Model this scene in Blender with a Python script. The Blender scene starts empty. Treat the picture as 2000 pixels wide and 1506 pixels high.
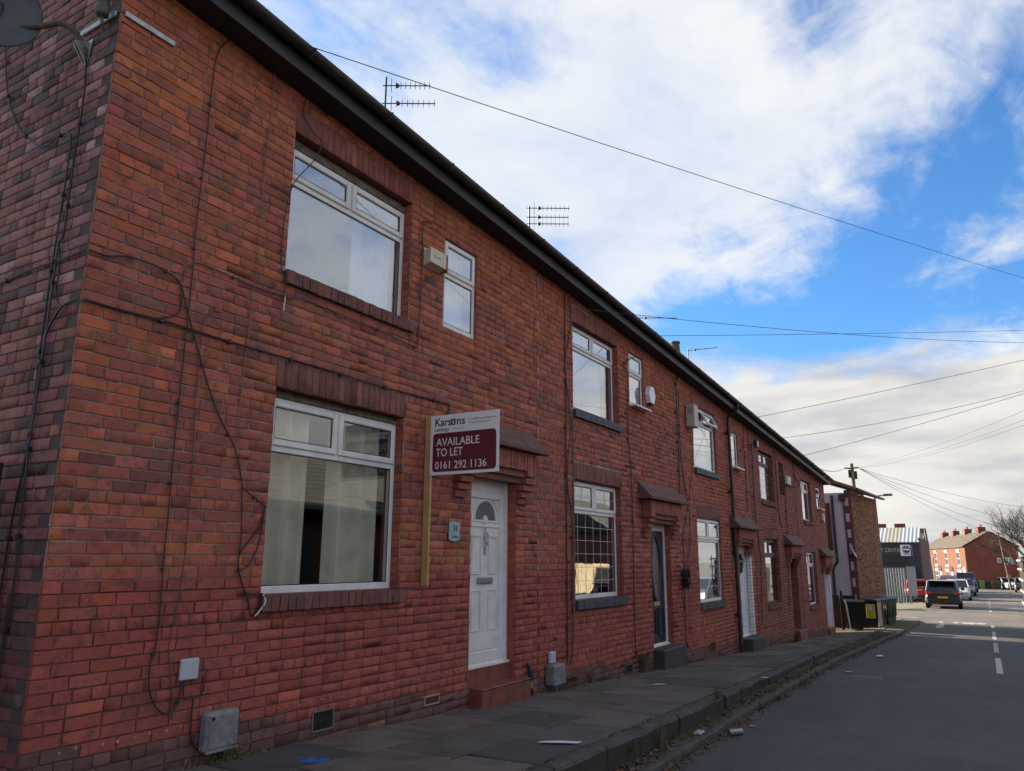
import bpy, math, random
import numpy as np
from mathutils import Vector, Matrix

# ---------------------------------------------------------------- camera, sky, sun, exposure
scene = bpy.context.scene
COL = scene.collection
CAM = Vector((0.0, -4.8, 1.4))
cam_data = bpy.data.cameras.new("camera")
cam_data.sensor_width = 36.0
cam_data.sensor_fit = 'HORIZONTAL'
cam_data.lens = 26.66
cam_data.clip_start = 0.05
cam_data.clip_end = 3000.0
cam = bpy.data.objects.new("camera", cam_data)
COL.objects.link(cam)
ROT = Matrix(((0.51775102, -0.19246831, -0.83360052),
              (-0.85551045, -0.10966485, -0.50603903),
              (0.0059798, 0.97515618, -0.22143774)))
cam.matrix_world = Matrix.Translation(CAM) @ ROT.to_4x4()
scene.camera = cam

SUN_EL, SUN_AZ = math.radians(20.5), math.radians(11.0)     # azimuth measured from +Y towards +X
SKY_STRENGTH = 0.05
SUN_STRENGTH = 4.2
EXPOSURE = 2.0

scene.view_settings.view_transform = 'Standard'
scene.view_settings.look = 'None'
scene.view_settings.exposure = EXPOSURE
scene.view_settings.gamma = 1.0
scene.view_settings.use_curve_mapping = False
scene.cycles.max_bounces = 8
scene.cycles.transparent_max_bounces = 12
scene.cycles.use_denoising = True
scene.cycles.caustics_reflective = False
scene.cycles.caustics_refractive = False

sl = bpy.data.lights.new("sun", 'SUN')
sl.energy = SUN_STRENGTH
sl.angle = math.radians(0.5)
sl.color = (1.0, 0.86, 0.68)
so = bpy.data.objects.new("sun", sl)
COL.objects.link(so)
sd = Vector((-math.sin(SUN_AZ) * math.cos(SUN_EL), -math.cos(SUN_AZ) * math.cos(SUN_EL), -math.sin(SUN_EL)))
so.rotation_euler = sd.to_track_quat('-Z', 'Y').to_euler()
so.location = (10, 60, 40)


class NT:
    """small helper round a node tree"""
    def __init__(s, tree):
        s.t = tree
        s.n = tree.nodes
        s.l = tree.links

    def add(s, typ, **kw):
        n = s.n.new(typ)
        for k, v in kw.items():
            setattr(n, k, v)
        return n

    def put(s, node, key, val):
        if hasattr(val, 'is_linked') or hasattr(val, 'is_output'):
            s.l.new(val, node.inputs[key])
        else:
            node.inputs[key].default_value = val

    def math(s, op, a, b=0.0, c=None, clamp=False):
        n = s.add('ShaderNodeMath', operation=op)
        n.use_clamp = clamp
        s.put(n, 0, a)
        s.put(n, 1, b)
        if c is not None:
            s.put(n, 2, c)
        return n.outputs[0]

    def vmath(s, op, a, b=(0, 0, 0), out=0):
        n = s.add('ShaderNodeVectorMath', operation=op)
        s.put(n, 0, a)
        s.put(n, 1, b)
        return n.outputs[out]

    def noise(s, vec, scale, detail=4.0, rough=0.55, dist=0.0, out=0, lac=2.0):
        n = s.add('ShaderNodeTexNoise')
        s.put(n, 'Vector', vec)
        s.put(n, 'Scale', scale)
        s.put(n, 'Detail', detail)
        s.put(n, 'Roughness', rough)
        s.put(n, 'Lacunarity', lac)
        s.put(n, 'Distortion', dist)
        return n.outputs[out]

    def ramp(s, fac, stops, interp='LINEAR'):
        n = s.add('ShaderNodeValToRGB')
        cr = n.color_ramp
        cr.interpolation = interp
        while len(cr.elements) < len(stops):
            cr.elements.new(0.5)
        for e, (p, c) in zip(cr.elements, stops):
            e.position = p
            e.color = (c[0], c[1], c[2], 1.0) if not isinstance(c, (int, float)) else (c, c, c, 1.0)
        s.put(n, 0, fac)
        return n.outputs[0]

    def mix(s, fac, a, b, blend='MIX'):
        n = s.add('ShaderNodeMix', data_type='RGBA', blend_type=blend)
        s.put(n, 0, fac)
        for key, v in ((6, a), (7, b)):
            if isinstance(v, (tuple, list)):
                v = (v[0], v[1], v[2], 1.0)
            s.put(n, key, v)
        return n.outputs[2]

    def smooth(s, x, lo, hi):
        n = s.add('ShaderNodeMapRange', interpolation_type='SMOOTHSTEP')
        s.put(n, 0, x)
        s.put(n, 1, lo)
        s.put(n, 2, hi)
        return n.outputs[0]

    def sep(s, v):
        n = s.add('ShaderNodeSeparateXYZ')
        s.put(n, 0, v)
        return n.outputs

    def comb(s, x, y, z):
        n = s.add('ShaderNodeCombineXYZ')
        s.put(n, 0, x)
        s.put(n, 1, y)
        s.put(n, 2, z)
        return n.outputs[0]


# ---- world: Nishita sky with broken cloud, a cloud bank low over the horizon
world = bpy.data.worlds.new("World")
scene.world = world
world.use_nodes = True
w = NT(world.node_tree)
w.n.clear()
sky = w.add('ShaderNodeTexSky', sky_type='NISHITA')
sky.sun_disc = False
sky.sun_elevation = SUN_EL
sky.sun_rotation = SUN_AZ
sky.altitude = 50.0
sky.air_density = 1.0
sky.dust_density = 0.6
sky.ozone_density = 2.2
tc = w.add('ShaderNodeTexCoord')
d = w.vmath('NORMALIZE', tc.outputs['Generated'])
dx, dy, dz = w.sep(d)
zz = w.math('ADD', w.math('MAXIMUM', dz, 0.0), 0.16)
pv = w.comb(w.math('DIVIDE', dx, zz), w.math('DIVIDE', dy, zz), 0.35)
n_big = w.noise(pv, 0.85, 9.0, 0.57, 0.35)
n_fine = w.noise(pv, 3.4, 8.0, 0.62, 0.5)
n_mid = w.noise(pv, 1.9, 8.0, 0.60, 0.9)
n_wisp = w.noise(w.vmath('MULTIPLY', pv, (1.0, 1.7, 1.0)), 8.0, 7.0, 0.62, 1.2)
cov = w.math('MULTIPLY_ADD', n_mid, 0.75, n_big)
cov = w.math('MULTIPLY_ADD', n_fine, 0.60, cov)
cov = w.math('MULTIPLY_ADD', n_wisp, 0.34, cov)
BLOBS = [((0.596, 0.536, 0.598), 60, .02), ((0.749, 0.456, 0.481), 90, .22), ((0.786, 0.297, 0.543), 40, .16),
         ((0.799, 0.174, 0.576), 60, .06), ((0.828, 0.018, 0.560), 60, .16), ((0.862, 0.297, 0.411), 110, .20),
         ((0.841, 0.395, 0.369), 300, .20), ((0.927, 0.179, 0.328), 500, .34), ((0.891, 0.088, 0.445), 160, .06),
         ((0.885, -0.052, 0.463), 110, -.30), ((0.916, 0.102, 0.388), 160, -.20),
         ((0.956, 0.055, 0.289), 120, -.34), ((0.906, 0.283, 0.313), 220, -.44), ((0.939, 0.197, 0.281), 240, -.44),
         ((0.811, 0.432, 0.394), 700, -.34), ((0.531, 0.603, 0.595), 300, -.22), ((0.66, 0.535, 0.525), 500, -.20),
         ((0.70, 0.42, 0.58), 500, -.14), ((0.932, -0.055, 0.357), 200, -.14), ((0.80, 0.10, 0.60), 300, -.12)]
for bd, pw, amp in BLOBS:
    dp = w.vmath('DOT_PRODUCT', d, bd, out=1)
    g = w.math('POWER', w.math('MAXIMUM', dp, 0.0), float(pw))
    cov = w.math('MULTIPLY_ADD', g, amp, cov)
mask = w.math('POWER', w.smooth(cov, 1.06, 1.52), 0.85)
# bank low in the sky all the way round
edge = w.math('ADD', dz, w.math('MULTIPLY', w.math('SUBTRACT', n_fine, 0.5), 0.14))
bank = w.math('SUBTRACT', 1.0, w.smooth(edge, 0.205, 0.265))
lump = w.noise(w.comb(w.math('MULTIPLY', dx, 3.0), w.math('MULTIPLY', dy, 3.0), w.math('MULTIPLY', dz, 13.0)), 1.7, 6.0, 0.55, 0.4)
bank_col = w.ramp(lump, [(0.30, (2.7, 2.75, 2.95)), (0.44, (3.5, 3.45, 3.4)), (0.56, (4.3, 4.15, 3.95)), (0.70, (4.8, 4.6, 4.3))])
shade = w.math('MULTIPLY_ADD', n_mid, 0.6, w.math('MULTIPLY', n_fine, 0.4))
cl_col = w.ramp(shade, [(0.36, (3.35, 3.75, 4.5)), (0.49, (4.1, 4.35, 4.75)), (0.62, (4.75, 4.8, 4.85))])
blue = w.mix(1.0, sky.outputs[0], (0.50, 0.87, 1.22), 'MULTIPLY')
c1 = w.mix(w.math('MULTIPLY', mask, 0.93), blue, cl_col)
c2 = w.mix(w.math('MULTIPLY', bank, 0.97), c1, bank_col)
bg = w.add('ShaderNodeBackground')
w.l.new(c2, bg.inputs['Color'])
bg.inputs['Strength'].default_value = SKY_STRENGTH
wo = w.add('ShaderNodeOutputWorld')
w.l.new(bg.outputs[0], wo.inputs[0])

rng = random.Random(7)
nrg = np.random.default_rng(11)

# ---------------------------------------------------------------- the lie of the land (metres)
KX = [-40, -20, 0, 10, 20, 30, 40, 52, 125, 400]
KZ = [.8, .3, -.2, -.46, -.78, -1.08, -1.22, -1.32, -2.25, -5.5]


def zr(x):                       # road surface along the street
    return float(np.interp(x, KX, KZ))


def zw(x):                       # pavement where it meets the terrace
    return float(np.interp(x, [-10, 2.5, 5, 10.5, 29.6, 33, 60], [.5, .06, -.06, -.275, -1.14, -1.19, -1.3]))


UKX = [-2, 2.5, 5.7, 9.4, 18.7, 26, 30.4]


def kerb_y(x):                   # front edge of the tall kerb
    return -float(np.interp(x, UKX, [2.12, 2.1, 2.06, 1.96, 1.58, 1.48, 1.42]))


def kerb_z(x):
    return zr(x) + float(np.interp(x, [2, 5.7, 9.4, 18.7, 26, 30.4], [.31, .285, .245, .16, .10, .075]))


def low_y(x):                    # road side of the low outer kerb
    return -float(np.interp(x, [-2, 6.8, 11, 18.6, 30, 36, 38.2, 39.2], [2.36, 2.27, 2.12, 1.95, 2.10, 2.30, 2.2, 1.9]))


def pave_z(x, y):
    W = -kerb_y(x)
    t = min(1.0, max(0.0, -y / W))
    return zw(x) + (kerb_z(x) - zw(x)) * t


def eave_z(x):                   # top of the front wall, under the soffit: falls with the street
    return 5.52 - 0.0512 * (x - 3.4)


# ---------------------------------------------------------------- object helpers
def tag(o, label=None, cat=None, group=None, kind=None):
    if label:
        o['label'] = label
    if cat:
        o['category'] = cat
    if group:
        o['group'] = group
    if kind:
        o['kind'] = kind
    return o


def adopt(child, parent):
    child.parent = parent
    child.matrix_parent_inverse = parent.matrix_basis.inverted()


def empty(name, loc=(0, 0, 0), rz=0.0, label=None, cat=None, group=None):
    o = bpy.data.objects.new(name, None)
    COL.objects.link(o)
    o.empty_display_size = 0.2
    o.matrix_basis = Matrix.Translation(Vector(loc)) @ Matrix.Rotation(rz, 4, 'Z')
    return tag(o, label, cat, group)


def copy_tree(o, parent=None):
    c = o.copy()
    COL.objects.link(c)
    if parent is not None:
        c.parent = parent
        c.matrix_parent_inverse = o.matrix_parent_inverse.copy()
    for ch in list(o.children):
        copy_tree(ch, c)
    return c


class MB:
    """collects shapes and links them as ONE mesh object"""
    def __init__(s):
        s.v = []
        s.f = []
        s.mi = []

    def face(s, pts, mi=0):
        i = len(s.v)
        s.v.extend([tuple(p) for p in pts])
        s.f.append(tuple(range(i, i + len(pts))))
        s.mi.append(mi)

    def hexa(s, p, mi=0):
        """8 points: bottom 0-3 counter-clockwise, top 4-7 above them"""
        i = len(s.v)
        s.v.extend([tuple(q) for q in p])
        for f in ((0, 3, 2, 1), (4, 5, 6, 7), (0, 1, 5, 4), (1, 2, 6, 5), (2, 3, 7, 6), (3, 0, 4, 7)):
            s.f.append(tuple(i + k for k in f))
            s.mi.append(mi)

    def box(s, x0, x1, y0, y1, z0, z1, mi=0):
        s.hexa([(x0, y0, z0), (x1, y0, z0), (x1, y1, z0), (x0, y1, z0),
                (x0, y0, z1), (x1, y0, z1), (x1, y1, z1), (x0, y1, z1)], mi)

    def bbox(s, x0, x1, y0, y1, z0, z1, b=0.008, mi=0):
        """box whose edges are chamfered by b"""
        X, Y, Z = (x0, x1), (y0, y1), (z0, z1)
        b = min(b, .45 * (x1 - x0), .45 * (y1 - y0), .45 * (z1 - z0))
        i = len(s.v)
        idx = {}
        for a in (0, 1):
            for c in (0, 1):
                for e in (0, 1):
                    sx, sy, sz = (1 - 2 * a), (1 - 2 * c), (1 - 2 * e)
                    for ax in range(3):
                        p = [X[a] + sx * b, Y[c] + sy * b, Z[e] + sz * b]
                        p[ax] = (X, Y, Z)[ax][(a, c, e)[ax]]
                        idx[(a, c, e, ax)] = len(s.v) - i
                        s.v.append(tuple(p))
        fs = []
        for ax in range(3):
            u, w_ = [(1, 2), (0, 2), (0, 1)][ax]
            for q in (0, 1):
                loop = []
                for (m, n) in ((0, 0), (1, 0), (1, 1), (0, 1)):
                    k = [0, 0, 0]
                    k[ax] = q
                    k[u] = m
                    k[w_] = n
                    loop.append(idx[(k[0], k[1], k[2], ax)])
                fs.append(loop)
        for ax in range(3):              # edges running along ax
            u, w_ = [(1, 2), (0, 2), (0, 1)][ax]
            for m in (0, 1):
                for n in (0, 1):
                    def key(q, face):
                        k = [0, 0, 0]
                        k[ax] = q
                        k[u] = m
                        k[w_] = n
                        return idx[(k[0], k[1], k[2], face)]
                    fs.append([key(0, u), key(1, u), key(1, w_), key(0, w_)])
        for a in (0, 1):
            for c in (0, 1):
                for e in (0, 1):
                    fs.append([idx[(a, c, e, 0)], idx[(a, c, e, 1)], idx[(a, c, e, 2)]])
        ctr = Vector(((x0 + x1) / 2, (y0 + y1) / 2, (z0 + z1) / 2))
        for loop in fs:
            P = [Vector(s.v[i + k]) for k in loop]
            nrm = (P[1] - P[0]).cross(P[2] - P[0])
            if nrm.dot(sum(P, Vector()) / len(P) - ctr) < 0:
                loop = loop[::-1]
            s.f.append(tuple(i + k for k in loop))
            s.mi.append(mi)

    def frame(s, x0, x1, z0, z1, y0, y1, t, mi=0, tb=None, b=0.006):
        """rectangular frame in the xz plane, members t wide (bottom tb)"""
        tb = t if tb is None else tb
        s.bbox(x0, x0 + t, y0, y1, z0, z1, b, mi)
        s.bbox(x1 - t, x1, y0, y1, z0, z1, b, mi)
        s.bbox(x0 + t + .0005, x1 - t - .0005, y0 + .0008, y1 - .0008, z1 - t, z1, b, mi)
        s.bbox(x0 + t + .0005, x1 - t - .0005, y0 + .0008, y1 - .0008, z0, z0 + tb, b, mi)

    def tube(s, pts, r, n=6, mi=0, cap=True, r1=None):
        P = [Vector(p) for p in pts]
        i0 = len(s.v)
        m = len(P)
        up = Vector((0.13, 0.37, 0.92)).normalized()
        prev = None
        for k in range(m):
            a = P[max(0, k - 1)]
            b = P[min(m - 1, k + 1)]
            t = (b - a)
            t = t.normalized() if t.length > 1e-9 else Vector((0, 0, 1))
            if prev is None:
                e = t.cross(up)
                if e.length < 1e-3:
                    e = t.cross(Vector((1, 0, 0)))
            else:
                e = prev - t * prev.dot(t)
                if e.length < 1e-4:
                    e = t.cross(up)
            e.normalize()
            prev = e
            g = t.cross(e)
            rr = r if r1 is None else r + (r1 - r) * k / max(1, m - 1)
            for j in range(n):
                an = 2 * math.pi * j / n
                s.v.append(tuple(P[k] + (e * math.cos(an) + g * math.sin(an)) * rr))
        for k in range(m - 1):
            for j in range(n):
                a = i0 + k * n + j
                b = i0 + k * n + (j + 1) % n
                s.f.append((a, b, b + n, a + n))
                s.mi.append(mi)
        if cap:
            s.f.append(tuple(i0 + j for j in range(n))[::-1])
            s.mi.append(mi)
            s.f.append(tuple(i0 + (m - 1) * n + j for j in range(n)))
            s.mi.append(mi)

    def prism(s, pts, vec, mi=0):
        """polygon (list of 3d points) swept along vec"""
        i = len(s.v)
        n = len(pts)
        vec = Vector(vec)
        P = [Vector(p) for p in pts]
        nrm = Vector()
        for k in range(n):
            nrm += P[k].cross(P[(k + 1) % n])
        if nrm.dot(vec) > 0:
            P = P[::-1]
        s.v.extend([tuple(p) for p in P])
        s.v.extend([tuple(p + vec) for p in P])
        s.f.append(tuple(range(i, i + n)))
        s.f.append(tuple(range(i + 2 * n - 1, i + n - 1, -1)))
        s.mi += [mi, mi]
        for k in range(n):
            a, b = i + k, i + (k + 1) % n
            s.f.append((b, a, a + n, b + n))
            s.mi.append(mi)

    def lathe(s, prof, c, axis='Z', n=16, mi=0):
        """profile [(r, h)] turned about an axis through c"""
        i0 = len(s.v)
        for (r, h) in prof:
            for j in range(n):
                a = 2 * math.pi * j / n
                if axis == 'Z':
                    p = (c[0] + r * math.cos(a), c[1] + r * math.sin(a), c[2] + h)
                elif axis == 'Y':
                    p = (c[0] + r * math.cos(a), c[1] + h, c[2] + r * math.sin(a))
                else:
                    p = (c[0] + h, c[1] + r * math.cos(a), c[2] + r * math.sin(a))
                s.v.append(p)
        m = len(prof)
        for k in range(m - 1):
            for j in range(n):
                a = i0 + k * n + j
                b = i0 + k * n + (j + 1) % n
                s.f.append((a, b, b + n, a + n))
                s.mi.append(mi)
        s.f.append(tuple(i0 + j for j in range(n))[::-1])
        s.f.append(tuple(i0 + (m - 1) * n + j for j in range(n)))
        s.mi += [mi, mi]

    def build(s, name, mats, parent=None, smooth=False, local=False, colors=None):
        me = bpy.data.meshes.new(name)
        me.from_pydata(s.v, [], s.f)
        if not isinstance(mats, (list, tuple)):
            mats = [mats]
        for m in mats:
            me.materials.append(m)
        if len(mats) > 1:
            me.polygons.foreach_set('material_index', s.mi)
        if smooth:
            me.polygons.foreach_set('use_smooth', [True] * len(me.polygons))
        if colors is not None:
            at = me.color_attributes.new('Col', 'FLOAT_COLOR', 'POINT')
            at.data.foreach_set('color', np.asarray(colors, dtype=np.float32).ravel())
        me.update()
        o = bpy.data.objects.new(name, me)
        COL.objects.link(o)
        if parent is not None:
            if local:
                o.parent = parent
            else:
                adopt(o, parent)
        return o


def fix_normals(o):
    import bmesh
    bm = bmesh.new()
    bm.from_mesh(o.data)
    bmesh.ops.recalc_face_normals(bm, faces=bm.faces)
    bm.to_mesh(o.data)
    bm.free()
    return o


def smooth_path(pts, sub=4):
    """Catmull-Rom through the points"""
    P = [Vector(p) for p in pts]
    if len(P) < 3:
        return P
    out = []
    for i in range(len(P) - 1):
        p0 = P[max(0, i - 1)]
        p1, p2 = P[i], P[i + 1]
        p3 = P[min(len(P) - 1, i + 2)]
        for k in range(sub):
            t = k / sub
            out.append(0.5 * ((2 * p1) + (p2 - p0) * t + (2 * p0 - 5 * p1 + 4 * p2 - p3) * t * t + (3 * p1 - p0 - 3 * p2 + p3) * t ** 3))
    out.append(P[-1])
    return out


# ---------------------------------------------------------------- materials
MATS = {}


def mat(name, col, rough=0.6, metal=0.0, var=None, vscale=6.0, bump=0.0, bscale=60.0, spec=0.5, space='pos', emit=None, coat=0.0, detail=5.0, bdist=0.01):
    """principled surface; var=(second colour, amount) mottles it with noise"""
    if name in MATS:
        return MATS[name]
    m = bpy.data.materials.new(name)
    m.use_nodes = True
    t = NT(m.node_tree)
    p = t.n['Principled BSDF']
    p.inputs['Roughness'].default_value = rough
    p.inputs['Metallic'].default_value = metal
    p.inputs['Specular IOR Level'].default_value = spec
    p.inputs['Coat Weight'].default_value = coat
    p.inputs['Coat Roughness'].default_value = 0.05
    p.inputs['Base Color'].default_value = (col[0], col[1], col[2], 1)
    if space == 'pos':
        vec = t.add('ShaderNodeNewGeometry').outputs['Position']
    else:
        vec = t.add('ShaderNodeTexCoord').outputs['Object']
    if var is not None:
        nz = t.noise(vec, vscale, detail, 0.6, 0.3)
        fac = t.smooth(nz, 0.5 - 0.22, 0.5 + 0.22)
        fac = t.math('MULTIPLY', fac, var[1])
        t.l.new(t.mix(fac, col, var[0]), p.inputs['Base Color'])
        rr = t.math('MULTIPLY_ADD', nz, 0.25, rough - 0.12, clamp=True)
        t.l.new(rr, p.inputs['Roughness'])
    if bump > 0:
        bn = t.add('ShaderNodeBump')
        bn.inputs['Strength'].default_value = bump
        bn.inputs['Distance'].default_value = bdist
        t.l.new(t.noise(vec, bscale, 5.0, 0.65), bn.inputs['Height'])
        t.l.new(bn.outputs[0], p.inputs['Normal'])
    if emit is not None:
        p.inputs['Emission Color'].default_value = (*emit[0], 1)
        p.inputs['Emission Strength'].default_value = emit[1]
    MATS[name] = m
    return m


def brick_mat(name, source):
    """brick faces: each brick's own colour (object colour or colour attribute) with soot, salts and a rough skin"""
    m = bpy.data.materials.new(name)
    m.use_nodes = True
    t = NT(m.node_tree)
    p = t.n['Principled BSDF']
    if source == 'object':
        c = t.add('ShaderNodeObjectInfo').outputs['Color']
    else:
        a = t.add('ShaderNodeAttribute')
        a.attribute_name = 'Col'
        c = a.outputs['Color']
    pos = t.add('ShaderNodeNewGeometry').outputs['Position']
    soot = t.smooth(t.noise(pos, 11.0, 6.0, 0.68, 0.6), 0.47, 0.66)
    c = t.mix(t.math('MULTIPLY', soot, 0.58), c, (0.07, 0.045, 0.043))
    big = t.smooth(t.noise(pos, 0.9, 4.0, 0.6, 0.5), 0.48, 0.75)
    c = t.mix(t.math('MULTIPLY', big, 0.25), c, (0.12, 0.07, 0.066))
    st = t.noise(t.vmath('MULTIPLY', pos, (7.0, 7.0, 0.7)), 1.0, 5.0, 0.6, 0.3)
    c = t.mix(t.math('MULTIPLY', t.smooth(st, 0.56, 0.78), 0.30), c, (0.06, 0.045, 0.045))
    grain = t.noise(pos, 130.0, 4.0, 0.7)
    c = t.mix(t.math('MULTIPLY', t.smooth(grain, 0.52, 0.70), 0.34), c, (0.46, 0.22, 0.15))
    c = t.mix(t.math('MULTIPLY', t.smooth(t.noise(pos, 55.0, 5.0, 0.7), 0.46, 0.34), 0.5), c, (0.07, 0.035, 0.032))
    fl = t.smooth(t.noise(pos, 34.0, 3.0, 0.55), 0.66, 0.76)
    c = t.mix(t.math('MULTIPLY', fl, 0.22), c, (0.30, 0.22, 0.18))
    t.l.new(c, p.inputs['Base Color'])
    p.inputs['Roughness'].default_value = 0.86
    p.inputs['Specular IOR Level'].default_value = 0.3
    bn = t.add('ShaderNodeBump')
    bn.inputs['Strength'].default_value = 0.75
    bn.inputs['Distance'].default_value = 0.006
    h = t.math('ADD', t.noise(pos, 70.0, 6.0, 0.7), t.math('MULTIPLY', t.noise(pos, 18.0, 3.0, 0.5), 0.8))
    t.l.new(h, bn.inputs['Height'])
    t.l.new(bn.outputs[0], p.inputs['Normal'])
    MATS[name] = m
    return m


M_BRICK_O = brick_mat('brick_single', 'object')
M_BRICK_C = brick_mat('brick_many', 'attribute')
M_MORTAR = mat('mortar', (.42, .30, .24), .95, var=((.15, .10, .085), .85), vscale=3.0, bump=.6, bscale=120)
M_MORTAR_RED = mat('mortar_painted', (.20, .065, .052), .9, var=((.09, .04, .036), .8), vscale=4.0, bump=.5, bscale=120)
M_MORTAR_DARK = mat('mortar_sooty', (.06, .05, .052), .95, var=((.12, .085, .075), .45), vscale=2.0, bump=.6, bscale=120)
M_UPVC = mat('white_upvc', (.78, .75, .73), .32, var=((.52, .46, .42), .5), vscale=5.0)
M_UPVC2 = mat('white_upvc_clean', (.82, .82, .82), .3, var=((.62, .60, .58), .4), vscale=4.0)
M_BEAD = mat('weathered_timber', (.22, .17, .12), .9, var=((.07, .055, .045), .9), vscale=14.0, bump=.6, bscale=50)
M_BROWN = mat('brown_frame', (.055, .035, .034), .45, var=((.03, .02, .02), .6))
M_BLACK = mat('black_plastic', (.010, .010, .011), .42, var=((.022, .021, .02), .7), vscale=8)
M_SOFFIT = mat('black_paint', (.012, .011, .012), .7)
M_FASCIA = mat('fascia_paint', (.026, .026, .031), .5, var=((.012, .012, .014), .8), vscale=3.0)
M_GUTTER = mat('gutter', (.020, .017, .017), .5, var=((.045, .035, .03), .6), vscale=5.0)
M_TILE = mat('roof_tile', (.05, .043, .04), .85, var=((.075, .08, .04), .8), vscale=2.2, bump=.6, bscale=40)
M_SLATE = mat('grey_slate', (.085, .080, .066), .75, var=((.05, .048, .043), .7), vscale=1.2, bump=.4, bscale=20)
M_WIRE = mat('wire_grey', (.05, .05, .055), .6)
M_CABLE = mat('cable_black', (.012, .011, .012), .55)
M_CABLE_T = mat('cable_tan', (.20, .12, .085), .6)
M_CABLE_B = mat('cable_brown', (.07, .045, .04), .6)
M_CABLE_W = mat('cable_white', (.65, .63, .6), .5)
M_GALV = mat('galvanised', (.42, .43, .44), .45, metal=.7, var=((.25, .25, .26), .7), vscale=18)
M_WOOD = mat('pine', (.52, .32, .13), .7, var=((.36, .20, .075), .7), vscale=5.0)
M_BOARD = mat('sign_white', (.80, .79, .79), .35)
M_MAROON = mat('sign_maroon', (.125, .008, .022), .4)
M_NAVY = mat('sign_navy', (.012, .022, .06), .4)
M_TEALP = mat('plaque_teal', (.30, .43, .47), .3)
M_INK = mat('ink_black', (.012, .014, .02), .5)
M_GREYBOX = mat('meter_grey', (.24, .22, .225), .75, var=((.12, .11, .115), .9), vscale=14, bump=.2, bscale=90)
M_PALEBOX = mat('pale_box', (.42, .45, .47), .5)
M_CREAM = mat('cream_plastic', (.62, .55, .40), .45, var=((.42, .36, .25), .5), vscale=12)
M_RED = mat('red_plastic', (.30, .02, .03), .4)
M_REDTILE = mat('quarry_tile', (.235, .062, .040), .5, var=((.12, .04, .032), .75), vscale=6.0, bump=.15, bscale=50)
M_STEPDK = mat('step_dark_paint', (.028, .032, .034), .7, var=((.07, .07, .06), .6), vscale=9.0)
M_SLBLUE = mat('sill_slate_blue', (.035, .042, .062), .6, var=((.075, .085, .10), .7), vscale=7.0, bump=.3, bscale=50)
M_STONE = mat('sill_stone', (.13, .115, .095), .9, var=((.05, .045, .04), .9), vscale=12)
M_HOOD = mat('hood_tile', (.17, .075, .058), .8, var=((.075, .055, .045), .85), vscale=8.0, bump=.3, bscale=60)
M_SILVER = mat('satin_metal', (.34, .35, .37), .35, metal=.9)
M_CURTAIN = mat('cream_curtain', (.76, .70, .54), .95, var=((.45, .41, .32), .6), vscale=3.0)
M_NET = mat('net_curtain', (.75, .78, .82), .95)
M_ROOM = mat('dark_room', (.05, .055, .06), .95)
M_BLIND = mat('blind_white', (.70, .70, .72), .8)
M_DOORNAVY = mat('door_navy', (.018, .022, .032), .4)
M_DOORBROWN = mat('door_brown', (.035, .018, .015), .5)
M_LEAD = mat('lead_strip', (.62, .64, .66), .5)
M_DARKGLASS = mat('obscure_glass', (.05, .055, .058), .25, var=((.17, .18, .19), .8), vscale=45.0, bump=.5, bscale=90)
M_VENT = mat('vent_iron', (.02, .019, .019), .6)


def glass_mat(name, base, tint, top):
    """window glass: reflects more the flatter it is looked along, lets the room show through"""
    m = bpy.data.materials.new(name)
    m.use_nodes = True
    t = NT(m.node_tree)
    t.n.clear()
    lw = t.add('ShaderNodeLayerWeight')
    lw.inputs['Blend'].default_value = 0.5
    f = t.math('POWER', lw.outputs['Facing'], 2.6)
    fac = t.math('MULTIPLY_ADD', f, top - base, base, clamp=True)
    pos = t.add('ShaderNodeNewGeometry').outputs['Position']
    bn = t.add('ShaderNodeBump')
    bn.inputs['Strength'].default_value = 0.05
    bn.inputs['Distance'].default_value = 0.02
    t.l.new(t.noise(pos, 1.6, 2.0, 0.5), bn.inputs['Height'])
    gl = t.add('ShaderNodeBsdfGlossy')
    gl.inputs['Roughness'].default_value = 0.005
    gl.inputs['Color'].default_value = (0.95, 0.97, 1.0, 1)
    t.l.new(bn.outputs[0], gl.inputs['Normal'])
    tr = t.add('ShaderNodeBsdfTransparent')
    tr.inputs['Color'].default_value = (*tint, 1)
    mx = t.add('ShaderNodeMixShader')
    t.l.new(fac, mx.inputs[0])
    t.l.new(tr.outputs[0], mx.inputs[1])
    t.l.new(gl.outputs[0], mx.inputs[2])
    out = t.add('ShaderNodeOutputMaterial')
    t.l.new(mx.outputs[0], out.inputs[0])
    MATS[name] = m
    return m


M_GLASS = glass_mat('window_glass', .085, (.97, .98, .98), .85)
M_GLASS_UP = glass_mat('window_glass_upper', .20, (.93, .96, .98), .9)


def text(name, body, size, origin, right, up, m, parent, extrude=0.0006, align='LEFT', squash=1.0):
    """lettering lying in the plane of right/up, its first letter at origin"""
    cu = bpy.data.curves.new(name, 'FONT')
    cu.body = body
    cu.size = size
    cu.extrude = extrude
    cu.align_x = align
    cu.resolution_u = 3
    cu.materials.append(m)
    o = bpy.data.objects.new(name, cu)
    COL.objects.link(o)
    R = Vector(right).normalized()
    U = Vector(up).normalized()
    N = R.cross(U)
    mw = Matrix((R * squash, U, N)).transposed().to_4x4()
    mw.translation = Vector(origin)
    o.matrix_basis = mw
    if parent is not None:
        o.parent = parent
        o.matrix_parent_inverse = parent.matrix_basis.inverted()
    return o

# ---------------------------------------------------------------- brick laying
CO, GZ = 0.08, -0.035            # course height, a bed joint


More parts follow.
